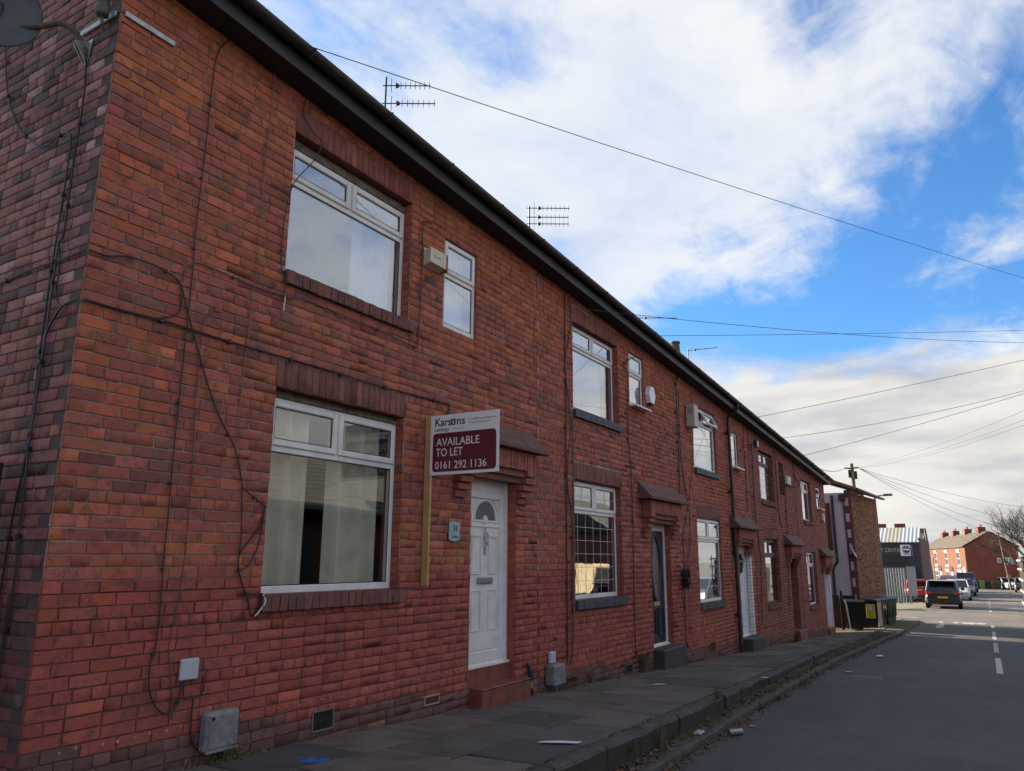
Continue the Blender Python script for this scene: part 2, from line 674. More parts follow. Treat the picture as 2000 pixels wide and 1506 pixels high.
def lay(u0, u1, v0, v1, holes, top=None, bottom=None, seed=0, L=0.2365, header_every=5, joint=0.0105, stag=0.0):
    """brick rectangles (ua, ub, va, vb) on a wall, cut round the holes"""
    r = random.Random(seed)
    out = []
    k0 = math.floor((v0 - GZ) / CO)
    k1 = math.ceil((v1 - GZ) / CO)
    for k in range(k0, k1):
        a, b = GZ + k * CO, GZ + (k + 1) * CO
        za, zb = max(a, v0), min(b, v1)
        if zb - za < .02:
            continue
        hd = header_every and (k % header_every == 2)
        ln = L / 2 if hd else L
        u = u0 - (ln * .5 if k % 2 else 0.0) - (ln * .25 if hd else 0) + stag
        segs = []
        while u < u1:
            l2 = ln
            if not hd and r.random() < .06:
                l2 = ln / 2
            segs.append((max(u, u0), min(u + l2, u1)))
            u += l2
        if len(segs) > 1 and segs[0][1] - segs[0][0] < .06:
            segs = [(segs[0][0], segs[1][1])] + segs[2:]
        for (p, q) in segs:
            parts = [(p, q)]
            z2a, z2b = za, zb
            for (h0, h1, g0, g1) in holes:
                if h1 <= p or h0 >= q:
                    continue
                ov = min(g1, z2b) - max(g0, z2a)
                if ov <= 0.004:
                    continue
                if ov < .45 * CO:
                    if g0 > z2a:
                        z2b = min(z2b, g0)
                    else:
                        z2a = max(z2a, g1)
                    continue
                new = []
                for (s, e) in parts:
                    if h0 > s:
                        new.append((s, min(e, h0)))
                    if h1 < e:
                        new.append((max(s, h1), e))
                parts = [x for x in new if x[1] > x[0]]
            for (s, e) in parts:
                if e - s < .03 or z2b - z2a < .02:
                    continue
                if top is not None and z2a > top((s + e) / 2):
                    continue
                if bottom is not None and z2b < bottom((s + e) / 2):
                    continue
                out.append((s + joint / 2, e - joint / 2, z2a + joint / 2, z2b - joint / 2))
    return out


def bricks_mesh(name, rects, cols, origin, U, N, parent, depth=0.022, proud=.002, mats=None, kind='stuff', jit=.0022, ch=.0035):
    """many bricks joined in one mesh"""
    n = len(rects)
    if n == 0:
        return None
    R = np.array(rects, dtype=float)
    U = np.array(U, float)
    N = np.array(N, float)
    V = np.array((0, 0, 1.0))
    O = np.array(origin, float)
    off = np.clip(nrg.normal(0, proud, n), -.002, .003)
    ring = [(0, 2), (1, 2), (1, 3), (0, 3)]
    sg = [(1, 1), (-1, 1), (-1, -1), (1, -1)]
    layers = []
    for li, (dep, inset) in enumerate(((0.0, ch), (ch * .75, 0.0), (depth, 0.0))):
        for (iu, iv), (su, sv) in zip(ring, sg):
            j = nrg.normal(0, jit, (n, 2)) if li < 2 else np.zeros((n, 2))
            u = R[:, iu] + su * inset + j[:, 0]
            v = R[:, iv] + sv * inset + j[:, 1]
            layers.append(O + u[:, None] * U + v[:, None] * V + (off - dep)[:, None] * N)
    P = np.stack(layers, 1).reshape(-1, 3)
    fl = [(0, 1, 2, 3)]
    for b in (0, 4):
        for k in range(4):
            fl.append((b + k, b + 4 + k, b + 4 + (k + 1) % 4, b + (k + 1) % 4))
    F = (np.array(fl)[None] + 12 * np.arange(n)[:, None, None]).reshape(-1, 4)
    if np.dot(np.cross(U, V), N) < 0:
        F = F[:, ::-1]
    me = bpy.data.meshes.new(name)
    me.vertices.add(len(P))
    me.vertices.foreach_set('co', P.ravel())
    me.loops.add(F.size)
    me.loops.foreach_set('vertex_index', F.ravel().astype(np.int32))
    me.polygons.add(len(F))
    me.polygons.foreach_set('loop_start', np.arange(0, F.size, 4, dtype=np.int32))
    me.update(calc_edges=True)
    at = me.color_attributes.new('Col', 'FLOAT_COLOR', 'POINT')
    C = np.ones((n, 12, 4), dtype=np.float32)
    C[:, :, :3] = np.array(cols, dtype=np.float32)[:, None, :]
    at.data.foreach_set('color', C.ravel())
    me.materials.append(mats or M_BRICK_C)
    o = bpy.data.objects.new(name, me)
    COL.objects.link(o)
    if parent is not None:
        adopt(o, parent)
    if kind:
        o['kind'] = kind
    return o


UNIT = {}


def unit_brick(kind, lw, hh, dep=.03):
    """a shared mesh: front face at y=0 looking to -Y, centred in x and z; six of each size, each a little different"""
    key = (kind, round(lw, 3), round(hh, 3), round(dep, 3))
    if key not in UNIT:
        UNIT[key] = []
        for q in range(6):
            r = random.Random(100 * q + int(lw * 1000))
            mb = MB()
            c = .0035

            def j():
                return r.gauss(0, .0021)
            a, b = lw / 2, hh / 2
            f = [(-a + c + j(), j() * .8, -b + c + j()), (a - c + j(), j() * .8, -b + c + j()), (a - c + j(), j() * .8, b - c + j()), (-a + c + j(), j() * .8, b - c + j())]
            g = [(-a + j(), .0035, -b + j()), (a + j(), .0035, -b + j()), (a + j(), .0035, b + j()), (-a + j(), .0035, b + j())]
            h = [(-a, dep, -b), (a, dep, -b), (a, dep, b), (-a, dep, b)]
            mb.v = f + g + h
            mb.f = [(0, 1, 2, 3)]
            for base in (0, 4):
                for k in range(4):
                    mb.f.append((base + k, base + 4 + k, base + 4 + (k + 1) % 4, base + (k + 1) % 4))
            mb.f.append((11, 10, 9, 8))
            mb.mi = [0] * len(mb.f)
            me = bpy.data.meshes.new(kind)
            me.from_pydata(mb.v, [], mb.f)
            me.materials.append(M_BRICK_O)
            UNIT[key].append(me)
    return UNIT[key]


def single_brick(name, rect, col, plane, parent, out=0.0, dep=.03, m=None):
    """one brick as an object of its own; plane: 'front' (y=0) or 'gable' (x=2.54) or ('front', y)"""
    ua, ub, va, vb = rect
    wv, hv = ub - ua, vb - va
    std = 0.2275 if wv > .16 else 0.109
    sh = 0.071
    if abs(wv - std) > .002 or abs(hv - sh) > .004:
        lw, hh = round(wv, 2), round(hv, 2)
        lw, hh = max(lw, .03), max(hh, .03)
    else:
        lw, hh = std, sh
    me = unit_brick(name, lw, hh, dep)[rng.randrange(6)]
    if m is not None:
        key = me.name + '|' + m.name
        if key not in UNIT:
            UNIT[key] = me.copy()
            UNIT[key].materials.clear()
            UNIT[key].materials.append(m)
        me = UNIT[key]
    o = bpy.data.objects.new(name, me)
    COL.objects.link(o)
    off = max(-.002, min(.003, rng.gauss(0, .0016)))
    if plane == 'gable':
        M = Matrix.Translation((2.54 - out + off, (ua + ub) / 2, (va + vb) / 2)) @ Matrix.Rotation(-math.pi / 2, 4, 'Z')
    else:
        M = Matrix.Translation(((ua + ub) / 2, -out + off, (va + vb) / 2))
    o.matrix_basis = M @ Matrix.Diagonal((wv / lw, 1, hv / hh, 1))
    o.color = (col[0], col[1], col[2], 1)
    o.parent = parent
    o.matrix_parent_inverse = parent.matrix_basis.inverted()
    return o


def vary(c, r, amt=.16):
    k = math.exp(r.gauss(0, amt * .8))
    return (c[0] * k, c[1] * k * math.exp(r.gauss(0, .06)), c[2] * k * math.exp(r.gauss(0, .07)))


ORANGE, BRED, PLUM, BURNT = (.44, .122, .058), (.42, .110, .064), (.36, .104, .070), (.26, .092, .070)
PAINTED = (.36, .084, .056)


def paint_line(x):
    return float(np.interp(x, [2.5, 6, 9.5, 14], [1.235, 1.25, 1.25, 1.14]))


def front_colour(i, x, z, r):
    """the brick's own colour: raw brick above, the painted dado below, the plinth courses"""
    base = zw(x)
    h = z - base
    if h < .20:
        return vary((.15, .075, .066), r, .2)
    if i <= 1 or (i == 2 and x < 14.6):
        if z < paint_line(x):
            return vary(PAINTED, r, .11)
        band = math.sin(z * 5.1 + .7) + .6 * math.sin(z * 11.3 + x * .35)
        q = r.random() + .13 * band
        top = z > eave_z(x) - 1.0
        if top:
            if q < .12:
                return vary(PLUM, r)
            return vary(ORANGE if q < .72 else BRED, r, .14)
        if i == 0:
            if q < .07:
                return vary(BURNT, r)
            if q < .46:
                return vary(PLUM, r)
            return vary(BRED if q < .90 else ORANGE, r, .15)
        if q < .12:
            return vary(BURNT, r)
        if q < .62:
            return vary(PLUM, r)
        return vary(BRED, r)
    q = r.random()
    if i == 2:
        return vary(PLUM if q < .4 else BRED, r, .13)
    return vary((.31, .105, .076), r, .09)


def gable_colour(y, z, r):
    q = r.random()
    if z < 1.2:
        if q < .45:
            return vary((0.108, 0.060, 0.058), r, .25)
        return vary((0.201, 0.070, 0.058), r, .2)
    if z < 3.0:
        if q < .3:
            return vary((0.096, 0.063, 0.070), r, .2)
        return vary((0.236, 0.096, 0.088), r, .18)
    if q < .26:
        return vary((0.102, 0.074, 0.081), r, .2)
    if q < .34:
        return vary((0.350, 0.210, 0.228), r, .15)
    return vary((0.236, 0.119, 0.119), r, .18)


def screen_area(p, su, sv, U):
    """rough size in the photograph of a small rectangle on a wall"""
    c = Vector(p) - CAM
    t = ROT.transposed() @ c
    if t.z > -.2:
        return 0.0
    px = 1481 * t.x / -t.z
    py = 1481 * t.y / -t.z
    if abs(px) > 1010 or abs(py) > 763:
        return 0.0
    c2 = ROT.transposed() @ (c + Vector(U) * su)
    dxp = abs(1481 * c2.x / -c2.z - px)
    return dxp * 1481 * sv / -t.z


# ---------------------------------------------------------------- window and door builders
def window(house, x0, x1, z0, z1, y, style, mf, mg, name='window', bead=0.0, sill=None, lattice=False, vents=False):
    """frame > sashes, panes. style 'top2': two lights over a big pane; 'top1': one light over one pane; 'one': one pane"""
    dep = .06
    f = MB()
    t = .052
    top = z1 - bead
    f.frame(x0, x1, z0, top, y, y + dep, t, tb=.062)
    zt = z0 + (top - z0) * {'top2': .735, 'top1': .60, 'one': 2.0}[style]
    if style != 'one':
        f.bbox(x0 + t, x1 - t, y - .002, y + dep - .004, zt - .030, zt + .030, .005)
    xm = (x0 + x1) / 2
    if style == 'top2':
        f.bbox(xm - .022, xm + .022, y - .001, y + dep - .006, zt + .031, top - t, .005)
    fr = f.build(name, mf, house)
    panes = []
    if style == 'top2':
        lights = [(x0 + t * .55, xm - .012), (xm + .012, x1 - t * .55)]
    elif style == 'top1':
        lights = [(x0 + t * .5, x1 - t * .5)]
    else:
        lights = []
    for (a, b) in lights:
        s = MB()
        za, zb = zt + .018, top - t * .4
        s.frame(a, b, za, zb, y - .020, y + .016, .058, b=.009)
        if vents:
            s.bbox((a + b) / 2 - .14, (a + b) / 2 + .14, y - .030, y - .0205, zb - .043, zb - .022, .003)
        s.build('sash', mf, fr)
        panes.append((a + .058, b - .058, za + .058, zb - .058, y - .004))
    panes.append((x0 + t, x1 - t, z0 + .062, (zt - .030) if style != 'one' else top - t, y + .012))
    for (a, b, c, e, yy) in panes:
        p = MB()
        p.box(a - .004, b + .004, yy, yy + .006, c - .004, e + .004)
        p.build('pane', mg, fr)
        g = MB()                      # black gasket round the pane
        g.frame(a, b, c, e, yy - .006, yy - .0005, .008, b=.001)
        g.build('gasket', M_BLACK, fr)
        if lattice:
            l = MB()
            nx = max(2, round((b - a) / .27))
            nz = max(2, round((e - c) / (.17 if e - c < .6 else .19)))
            for k in range(1, nx):
                xx = a + (b - a) * k / nx
                l.box(xx - .0028, xx + .0028, yy - .003, yy - .0002, c, e)
            for k in range(1, nz):
                z_ = c + (e - c) * k / nz
                l.box(a, b, yy - .0036, yy - .0004, z_ - .0028, z_ + .0028)
            l.build('leading', M_LEAD, fr)
    if bead > 0:
        b_ = MB()
        b_.bbox(x0, x1, y - .012, y + .03, top + .002, z1 - .030, .006)
        b_.bbox(x0, x1 - .04, y + .004, y + .05, z1 - .030, z1 - .002, .006)
        b_.build('head_bead', M_BEAD, fr)
    if sill:
        s = MB()
        s.bbox(x0 - .02, x1 + .03, y - .17, y + .02, z0 - .035, z0 - .001, .006)
        s.build('window_board', mf, fr)
    return fr


def curtain(name, x0, x1, z0, z1, y, m, folds, amp, label, cat='curtain', seed=1, group=None):
    r = random.Random(seed)
    n = folds * 8
    mb = MB()
    ph = r.random() * 6
    pts = []
    for k in range(n + 1):
        u = k / n
        xx = x0 + (x1 - x0) * u
        yy = y + amp * math.sin(ph + folds * 2 * math.pi * u + .8 * math.sin(5 * u + ph)) + .4 * amp * math.sin(17 * u + ph)
        pts.append((xx, yy))
    for k in range(n):
        (a, b), (c, e) = pts[k], pts[k + 1]
        mb.face([(a, b, z0), (c, e, z0), (c, e, z1), (a, b, z1)])
        mb.face([(a, b + .004, z0), (a, b + .004, z1), (c, e + .004, z1), (c, e + .004, z0)])
    o = mb.build(name, m, None, smooth=False)
    tag(o, label, cat, group)
    return o

# ---------------------------------------------------------------- the five terraced houses
PITCH = 5.46
WL = [4.19, 9.62, 15.07, 20.56, 26.05]                # left jamb of the big windows
DZ = [0.0, -.27, -.555, -.84, -1.13]
BND = [2.54, 8.55, 14.01, 19.47, 24.93, 30.39]
RIDGE_Y, BACK_Y = 3.5, 7.0
HLABEL = ['nearest brick terraced house, with the to-let board beside its white front door',
          'second brick terraced house, with dark slate blue sills and a navy front door',
          'middle brick terraced house, with an open top window and a wreath on its white door',
          'fourth brick terraced house, with brown window frames and a dark brown doorway',
          'last brick terraced house, with a deep doorway and white jamb by the black bin']


def stack(x, y, zb, zt, house):
    c = MB()
    c.box(x - .45, x + .45, y - .3, y + .3, zb, zt)
    c.box(x - .49, x + .49, y - .34, y + .34, zt - .16, zt - .05)
    return c.build('chimney', mat('chimney_brick', (.15, .055, .04), .9, var=((.06, .04, .035), .8)), house)


def eave_strip(x0, x1, y0, y1, dz0, dz1, over=0.0):
    """8 points of a bar along the eaves (falls with the street)"""
    a, b = eave_z(x0), eave_z(x1)
    return [(x0, y0, a + dz0), (x1, y0, b + dz0), (x1, y1, b + dz0), (x0, y1, a + dz0),
            (x0, y0, a + dz1), (x1, y0, b + dz1), (x1, y1, b + dz1), (x0, y1, a + dz1)]


SILLM = [[None, None], [M_SLBLUE, M_SLBLUE], [M_STONE, M_SLBLUE], [None, None], [None, None]]    # ground floor, upper floor
HOUSES = []
for i in range(5):
    wl, dz = WL[i], DZ[i]
    wr = wl + (1.65 if i < 2 else 1.60)
    xb0, xb1 = BND[i], BND[i + 1]
    house = empty('terraced_house', (xb0, 0, zw(xb0)), 0, HLABEL[i], 'house', 'houses of the brick terrace')
    HOUSES.append(house)
    # openings: upper window, ground window, small window, door
    up = (wl, wr, 3.775 + dz, 5.09 + dz)
    gr = (wl, wr, 1.105 + dz, 2.765 + dz)
    sm = [(6.44, 7.09, 3.885, 4.93), (11.74, 12.38, 3.93, 4.86), (17.80, 18.50, 3.51, 4.35), (22.88, 23.52, 3.23, 4.17), (28.70, 29.42, 3.16, 3.91)][i]
    dr = (wl + 2.87, wl + 3.83, .04 + dz, 2.34 + dz)
    if i >= 2:
        dr = (wl + 2.95, wl + 3.93, .10 + dz, 2.34 + dz)
    holes = [up, gr, sm, dr]
    # soldier courses and sills displace ordinary bricks
    sold = [(wl - .012, wr + .012, o[3], o[3] + .238) for o in (up, gr)]
    sills = [(wl - .015, wr + .045, o[2] - .125, o[2]) for o in (up, gr)]
    # --- wall backing: front plane behind the bricks, with the openings left out
    xs = sorted({xb0, xb1} | {h[0] for h in holes} | {h[1] for h in holes})
    pl = paint_line(wl)
    zs = sorted({-1.6 + dz * .3, 5.9} | {h[2] for h in holes} | {h[3] for h in holes} | {pl})
    wb = MB()
    Y0 = .0085
    for a, b in zip(xs, xs[1:]):
        for c, e in zip(zs, zs[1:]):
            xm, zm = (a + b) / 2, (c + e) / 2
            if any(h[0] < xm < h[1] and h[2] < zm < h[3] for h in holes):
                continue
            e0 = min(e, eave_z(a) + .1)
            e1 = min(e, eave_z(b) + .1)
            if e0 <= c or e1 <= c:
                continue
            mi = 1 if (zm < pl or i >= 3) else 0
            wb.face([(a, Y0, c), (b, Y0, c), (b, Y0, e1), (a, Y0, e0)], mi)
            wb.face([(a, Y0 + .24, c), (a, Y0 + .24, e0), (b, Y0 + .24, e1), (b, Y0 + .24, c)], mi)
    for (a, b, c, e) in holes:                                   # reveals
        wb.face([(a, Y0, c), (a, Y0, e), (a, Y0 + .24, e), (a, Y0 + .24, c)], 1)
        wb.face([(b, Y0, c), (b, Y0 + .24, c), (b, Y0 + .24, e), (b, Y0, e)], 1)
        wb.face([(a, Y0, e), (b, Y0, e), (b, Y0 + .24, e), (a, Y0 + .24, e)], 1)
        wb.face([(a, Y0, c), (a, Y0 + .24, c), (b, Y0 + .24, c), (b, Y0, c)], 1)
    # party/end walls, back wall, floor between storeys
    zt0, zt1 = eave_z(xb0) + .1, eave_z(xb1) + .1
    rz0, rz1 = eave_z(xb0) + 2.75, eave_z(xb1) + 2.75
    for (x, zt, rz, q) in ((xb0 + (.008 if i == 0 else .0), zt0, rz0, 2 if i == 0 else 1), (xb1 - .001, zt1, rz1, 1)):
        wb.face([(x, .0, -1.8), (x, .0, zt), (x, RIDGE_Y, rz), (x, BACK_Y, zt), (x, BACK_Y, -1.8)], q)
    wb.face([(xb0, BACK_Y, -1.8), (xb0, BACK_Y, zt0), (xb1, BACK_Y, zt1), (xb1, BACK_Y, -1.8)], 1)
    wb.face([(xb0, .25, 3.2 + dz), (xb1, .25, 3.2 + dz), (xb1, BACK_Y, 3.2 + dz), (xb0, BACK_Y, 3.2 + dz)], 1)
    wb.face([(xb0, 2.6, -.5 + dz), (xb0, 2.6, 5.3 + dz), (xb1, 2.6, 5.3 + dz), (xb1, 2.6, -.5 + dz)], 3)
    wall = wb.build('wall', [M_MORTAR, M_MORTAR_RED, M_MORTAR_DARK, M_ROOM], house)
    # --- bricks of the front
    r = random.Random(50 + i)
    front = lay(xb0, xb1, -1.5, 5.75, holes + sold + sills, top=lambda x: eave_z(x) - .01,
                bottom=lambda x: zw(x) - .12, seed=i, stag=.0 if i == 0 else .06 * i)
    items = []
    for q in front:
        x, z = (q[0] + q[1]) / 2, (q[2] + q[3]) / 2
        items.append((screen_area((x, 0, z), q[1] - q[0], q[3] - q[2], (1, 0, 0)), 'front', q, front_colour(i, x, z, r), 'brick'))
    for k, (a, b, c, e) in enumerate(sold):
        n = 21
        for j in range(n):
            q = (a + (b - a) * j / n + .004, a + (b - a) * (j + 1) / n - .004, c + .004, e - .004)
            base = (.30, .095, .074) if k == 0 else (.235, .090, .074)
            items.append((screen_area((q[0], 0, c), q[1] - q[0], e - c, (1, 0, 0)), 'front', q, vary(base, r, .16), 'lintel_brick'))
    if i == 0:
        gab = lay(.023, BACK_Y, -.6, 8.4, [], top=lambda y: (eave_z(2.54) + .02 + 2.65 * (1 - abs(y - RIDGE_Y) / RIDGE_Y)), bottom=lambda y: -.35, seed=77, stag=.118)
        for q in gab:
            y, z = (q[0] + q[1]) / 2, (q[2] + q[3]) / 2
            items.append((screen_area((2.54, y, z), q[1] - q[0], q[3] - q[2], (0, 1, 0)), 'gable', q, gable_colour(y, z, r), 'brick'))
    items.sort(key=lambda t: -t[0])
    for (ar, pln, q, c, nm) in items[:300]:
        single_brick(nm, q, c, pln, house)
    rest = [t for t in items[300:] if t[1] == 'front']
    bricks_mesh('brickwork', [t[2] for t in rest], [t[3] for t in rest], (0, 0, 0), (1, 0, 0), (0, -1, 0), house)
    rest = [t for t in items[300:] if t[1] == 'gable']
    if rest:
        bricks_mesh('gable_brickwork', [t[2] for t in rest], [t[3] for t in rest], (2.54, 0, 0), (0, 1, 0), (-1, 0, 0), house)
    # brick reveals on the far jambs
    rv = []
    cv = []
    for (a, b, c, e) in (up, gr, sm, dr):
        dd = .10 if (a, b) != (dr[0], dr[1]) else .22
        k = math.floor((c - GZ) / CO)
        while GZ + k * CO < e:
            za, zb = max(c, GZ + k * CO), min(e, GZ + (k + 1) * CO)
            if zb - za > .02:
                rv.append((b, za + .004, zb - .004, dd))
                x = b
                cc = front_colour(i, x, (za + zb) / 2, r)
                cv.append(cc)
            k += 1
    rb = MB()
    rc = []
    for (b, za, zb, dd), cc in zip(rv, cv):
        rb.hexa([(b - .004 + rng.gauss(0, .0015), .012, za), (b + .02, .012, za), (b + .02, dd, za), (b - .004 + rng.gauss(0, .0015), dd, za),
                 (b - .004 + rng.gauss(0, .0015), .012, zb), (b + .02, .012, zb), (b + .02, dd, zb), (b - .004 + rng.gauss(0, .0015), dd, zb)])
        rc += [(cc[0], cc[1], cc[2], 1)] * 8
    rvo = rb.build('reveal_brickwork', M_BRICK_C, house, colors=rc)
    rvo['kind'] = 'stuff'
    # --- sills: a row of bricks on edge standing proud, each its own piece
    for k, o in enumerate((gr, up)):
        a, b, c, e = wl - .015, wr + .045, o[2] - .122, o[2] - .004
        n = 20
        ms = SILLM[i][k]
        for j in range(n):
            q = (a + (b - a) * j / n + .0035, a + (b - a) * (j + 1) / n - .0035, c, e + rng.gauss(0, .002))
            single_brick('sill_brick', q, vary((.18, .075, .066), r, .18), 'front', house, out=.048, dep=.16, m=ms)
    # --- windows
    fy = .105
    mf, mg = M_UPVC, M_GLASS
    if i == 3:
        mf = M_BROWN
    if i in (2, 4):
        mf = M_UPVC2
    fr_g = window(house, gr[0], gr[1], gr[2], gr[3], .055 if i == 2 else fy, 'top2', mf, M_GLASS, bead=.07 if i == 0 else 0, lattice=(i == 1), vents=(i == 2))
    fr_u = window(house, up[0], up[1], up[2], up[3], .055 if i == 2 else fy, 'top2', mf, M_GLASS_UP, bead=.10 if i == 0 else 0, lattice=(i == 3), vents=(i == 2))
    window(house, sm[0], sm[1], sm[2], sm[3], .035 if i != 3 else .10, 'one' if i == 2 else 'top1', mf, M_GLASS_UP, sill=(i in (1, 2, 4)))
    if i == 2:                                            # the right-hand top light stands open
        s = [c for c in fr_u.children if c.name.startswith('sash')][-1]
        hx, hz = (up[0] + up[1]) / 2, up[3] - .05
        piv = Vector((hx, .035, hz))
        R = Matrix.Translation(piv) @ Matrix.Rotation(math.radians(-24), 4, 'X') @ Matrix.Translation(-piv)
        s.matrix_basis = R @ s.matrix_basis
        pn = [c for c in fr_u.children if c.name.startswith(('pane', 'gasket'))][2:4]
        for q in pn:
            q.matrix_basis = R @ q.matrix_basis
    # --- soffit, fascia, gutter, roof
    ex0 = xb0 - (.06 if i == 0 else 0)
    ex1 = xb1 + (.10 if i == 4 else 0)
    s = MB()
    s.hexa(eave_strip(ex0, ex1, -.225, .03, -.012, .006))
    s.build('soffit', M_SOFFIT, house)
    s = MB()
    s.hexa(eave_strip(ex0, ex1, -.245, -.2255, -.02, .135))
    s.build('fascia_board', M_FASCIA, house)
    g = MB()
    n = 9
    gp = []
    for k in range(n + 1):
        an = math.pi * k / n
        gp.append((-.312 - .062 * math.cos(an) * -1, .165 - .062 * math.sin(an)))
    inner = [(-.312 + .054 * math.cos(math.pi * k / n), .165 - .054 * math.sin(math.pi * k / n)) for k in range(n + 1)]
    outer = [(-.312 + .062 * math.cos(math.pi * k / n), .165 - .062 * math.sin(math.pi * k / n)) for k in range(n + 1)]
    prof = outer + inner[::-1]
    ga, gb = ex0 + .002, ex1 - .002
    for ring0, ring1 in zip(prof, prof[1:] + prof[:1]):
        za, zb = eave_z(ga), eave_z(gb)
        g.face([(ga, ring0[0], za + ring0[1]), (ga, ring1[0], za + ring1[1]), (gb, ring1[0], zb + ring1[1]), (gb, ring0[0], zb + ring0[1])])
    k = ga + .5
    while k < gb:                                          # union clips
        ze = eave_z(k)
        g.tube([(k, -.312 + .067 * math.cos(math.pi * q / 8), ze + .165 - .067 * math.sin(math.pi * q / 8)) for q in range(9)], .011, 5)
        k += 1.02
    g.build('gutter', M_GUTTER, house)
    rf = MB()
    za, zb = eave_z(ex0), eave_z(ex1)
    ez, rz = .150, 2.80
    rf.hexa([(ex0, -.30, za + ez), (ex1, -.30, zb + ez), (ex1, RIDGE_Y, zb + rz), (ex0, RIDGE_Y, za + rz),
             (ex0, -.30, za + ez + .03), (ex1, -.30, zb + ez + .03), (ex1, RIDGE_Y, zb + rz + .03), (ex0, RIDGE_Y, za + rz + .03)])
    rf.hexa([(ex0, RIDGE_Y + .001, za + rz), (ex1, RIDGE_Y + .001, zb + rz), (ex1, BACK_Y + .3, zb + ez), (ex0, BACK_Y + .3, za + ez),
             (ex0, RIDGE_Y + .001, za + rz + .03), (ex1, RIDGE_Y + .001, zb + rz + .03), (ex1, BACK_Y + .3, zb + ez + .03), (ex0, BACK_Y + .3, za + ez + .03)])
    roof = rf.build('roof', M_TILE, house)
    x = ex0
    sl_ = (rz - ez) / (RIDGE_Y + .30)
    while x < ex1 - .1:                                    # the tiles of the eaves course and the one above
        wd = min(.30, ex1 - x)
        for row in (0, 1):
            y0 = -.325 + row * .30
            lift = .034 + .02 * row * 0 + rng.gauss(0, .003)
            zc = eave_z(x + wd / 2)
            z0_ = zc + ez + (y0 + .30) * sl_ + lift
            mb = MB()
            yy = y0 + .42
            z1_ = zc + ez + (yy + .30) * sl_ + lift - .012
            th = .020
            jj = rng.gauss(0, .006)
            P = []
            arc = [(0, 0), (.25, .007), (.5, .010), (.75, .005), (1, 0)]
            for (u, hh) in arc:
                P.append((x + .004 + (wd - .008) * u, hh))
            for (p0, h0), (p1, h1) in zip(P, P[1:]):
                mb.hexa([(p0, y0 + jj, z0_ + h0), (p1, y0 + jj, z0_ + h1), (p1, yy, z1_ + h1), (p0, yy, z1_ + h0),
                         (p0, y0 + jj, z0_ + h0 + th), (p1, y0 + jj, z0_ + h1 + th), (p1, yy, z1_ + h1 + th), (p0, yy, z1_ + h0 + th)])
            mb.build('roof_tile', M_TILE, roof)
        x += wd
    if i < 4:
        stack(xb1 - .05, RIDGE_Y, eave_z(xb1) + 2.2, eave_z(xb1) + 3.25, house)
    # --- door hood on brick corbels
    hx0, hx1 = wl + 2.34, wl + 4.22
    hz = 2.665 + dz - .02 * min(i, 1)
    hd = MB()
    ez_, dp = .04, .225
    hd.prism([(hx0, -dp, hz), (hx0, .02, hz), (hx0, .02, hz + .29), (hx0, -.03, hz + .27), (hx0, -dp, hz + ez_)], (hx1 - hx0, 0, 0))
    hd.bbox(hx0 - .02, hx1 + .02, -dp - .03, -dp + .03, hz - .012, hz + .05, .012)
    hood = hd.build('door_hood', M_HOOD, house)
    for row in range(2):                                   # tiles on its slope
        for j in range(8):
            a = hx0 + (hx1 - hx0) * j / 8 + .004
            b = hx0 + (hx1 - hx0) * (j + 1) / 8 - .004
            ya, yb = -dp - .01 + row * .10, -dp + .13 + row * .10
            f = lambda y: hz + ez_ + (y + dp) / (dp - .03) * .20 + .004 + .006 * row
            mb = MB()
            t_ = .012
            mb.hexa([(a, ya, f(ya)), (b, ya, f(ya)), (b, yb, f(yb)), (a, yb, f(yb)), (a, ya, f(ya) + t_), (b, ya, f(ya) + t_), (b, yb, f(yb) + t_), (a, yb, f(yb) + t_)])
            mb.build('hood_tile', M_HOOD, hood)
    bx0, bx1 = wl + 2.50, wl + 4.06
    n = 20
    for j in range(n):                                     # soldier course under the hood
        q = (bx0 + (bx1 - bx0) * j / n + .004, bx0 + (bx1 - bx0) * (j + 1) / n - .004, hz - .235, hz - .014)
        if j in (0, 1, 2, n - 3, n - 2, n - 1):
            q = (q[0], q[1], hz - .30, hz - .014)
        single_brick('hood_brick', q, vary((.33, .10, .072), r, .13), 'front', house, out=.165, dep=.16)
    lz = MB()
    lz.box(bx0 + .236, bx1 - .236, -.125, .02, hz - .31, hz - .238)
    lz.box(bx0 + .236, bx1 - .236, -.075, .03, hz - .38, hz - .312)
    lz.build('hood_lintel', mat('lintel_brick_red', (.26, .085, .065), .85, var=((.11, .06, .055), .7), vscale=8, bump=.5, bscale=60), hood)
    for side in (0, 1):
        a = bx0 if side == 0 else bx1 - .232
        for k in range(4):
            q = (a, a + .228, hz - .385 - .08 * k, hz - .385 - .08 * k + .071)
            single_brick('corbel_brick', q, vary((.33, .10, .072), r, .14), 'front', house, out=.150 - .036 * k, dep=.15)
    if i == 0:                                             # pale plugs of the damp course injection, two to a brick
        for k in range(18):
            for o in (.06, .16):
                x = 2.72 + .2365 * k + o + rng.gauss(0, .012)
                mb = MB()
                rr0 = .0075 * math.exp(rng.gauss(0, .25))
                zc = .255 + rng.gauss(0, .008)
                mb.prism([(x + rr0 * math.cos(q * 1.047), -.0035, zc + rr0 * 1.2 * math.sin(q * 1.047)) for q in range(6)], (0, .006, 0))
                mb.build('mortar_plug', mat('plug_mortar', (.38, .24, .18), .95), house)

# ---------------------------------------------------------------- front doors and steps
def arc_pts(cx, cz, rx, rz, a0, a1, n, y):
    return [(cx + rx * math.cos(a0 + (a1 - a0) * k / n), y, cz + rz * math.sin(a0 + (a1 - a0) * k / n)) for k in range(n + 1)]


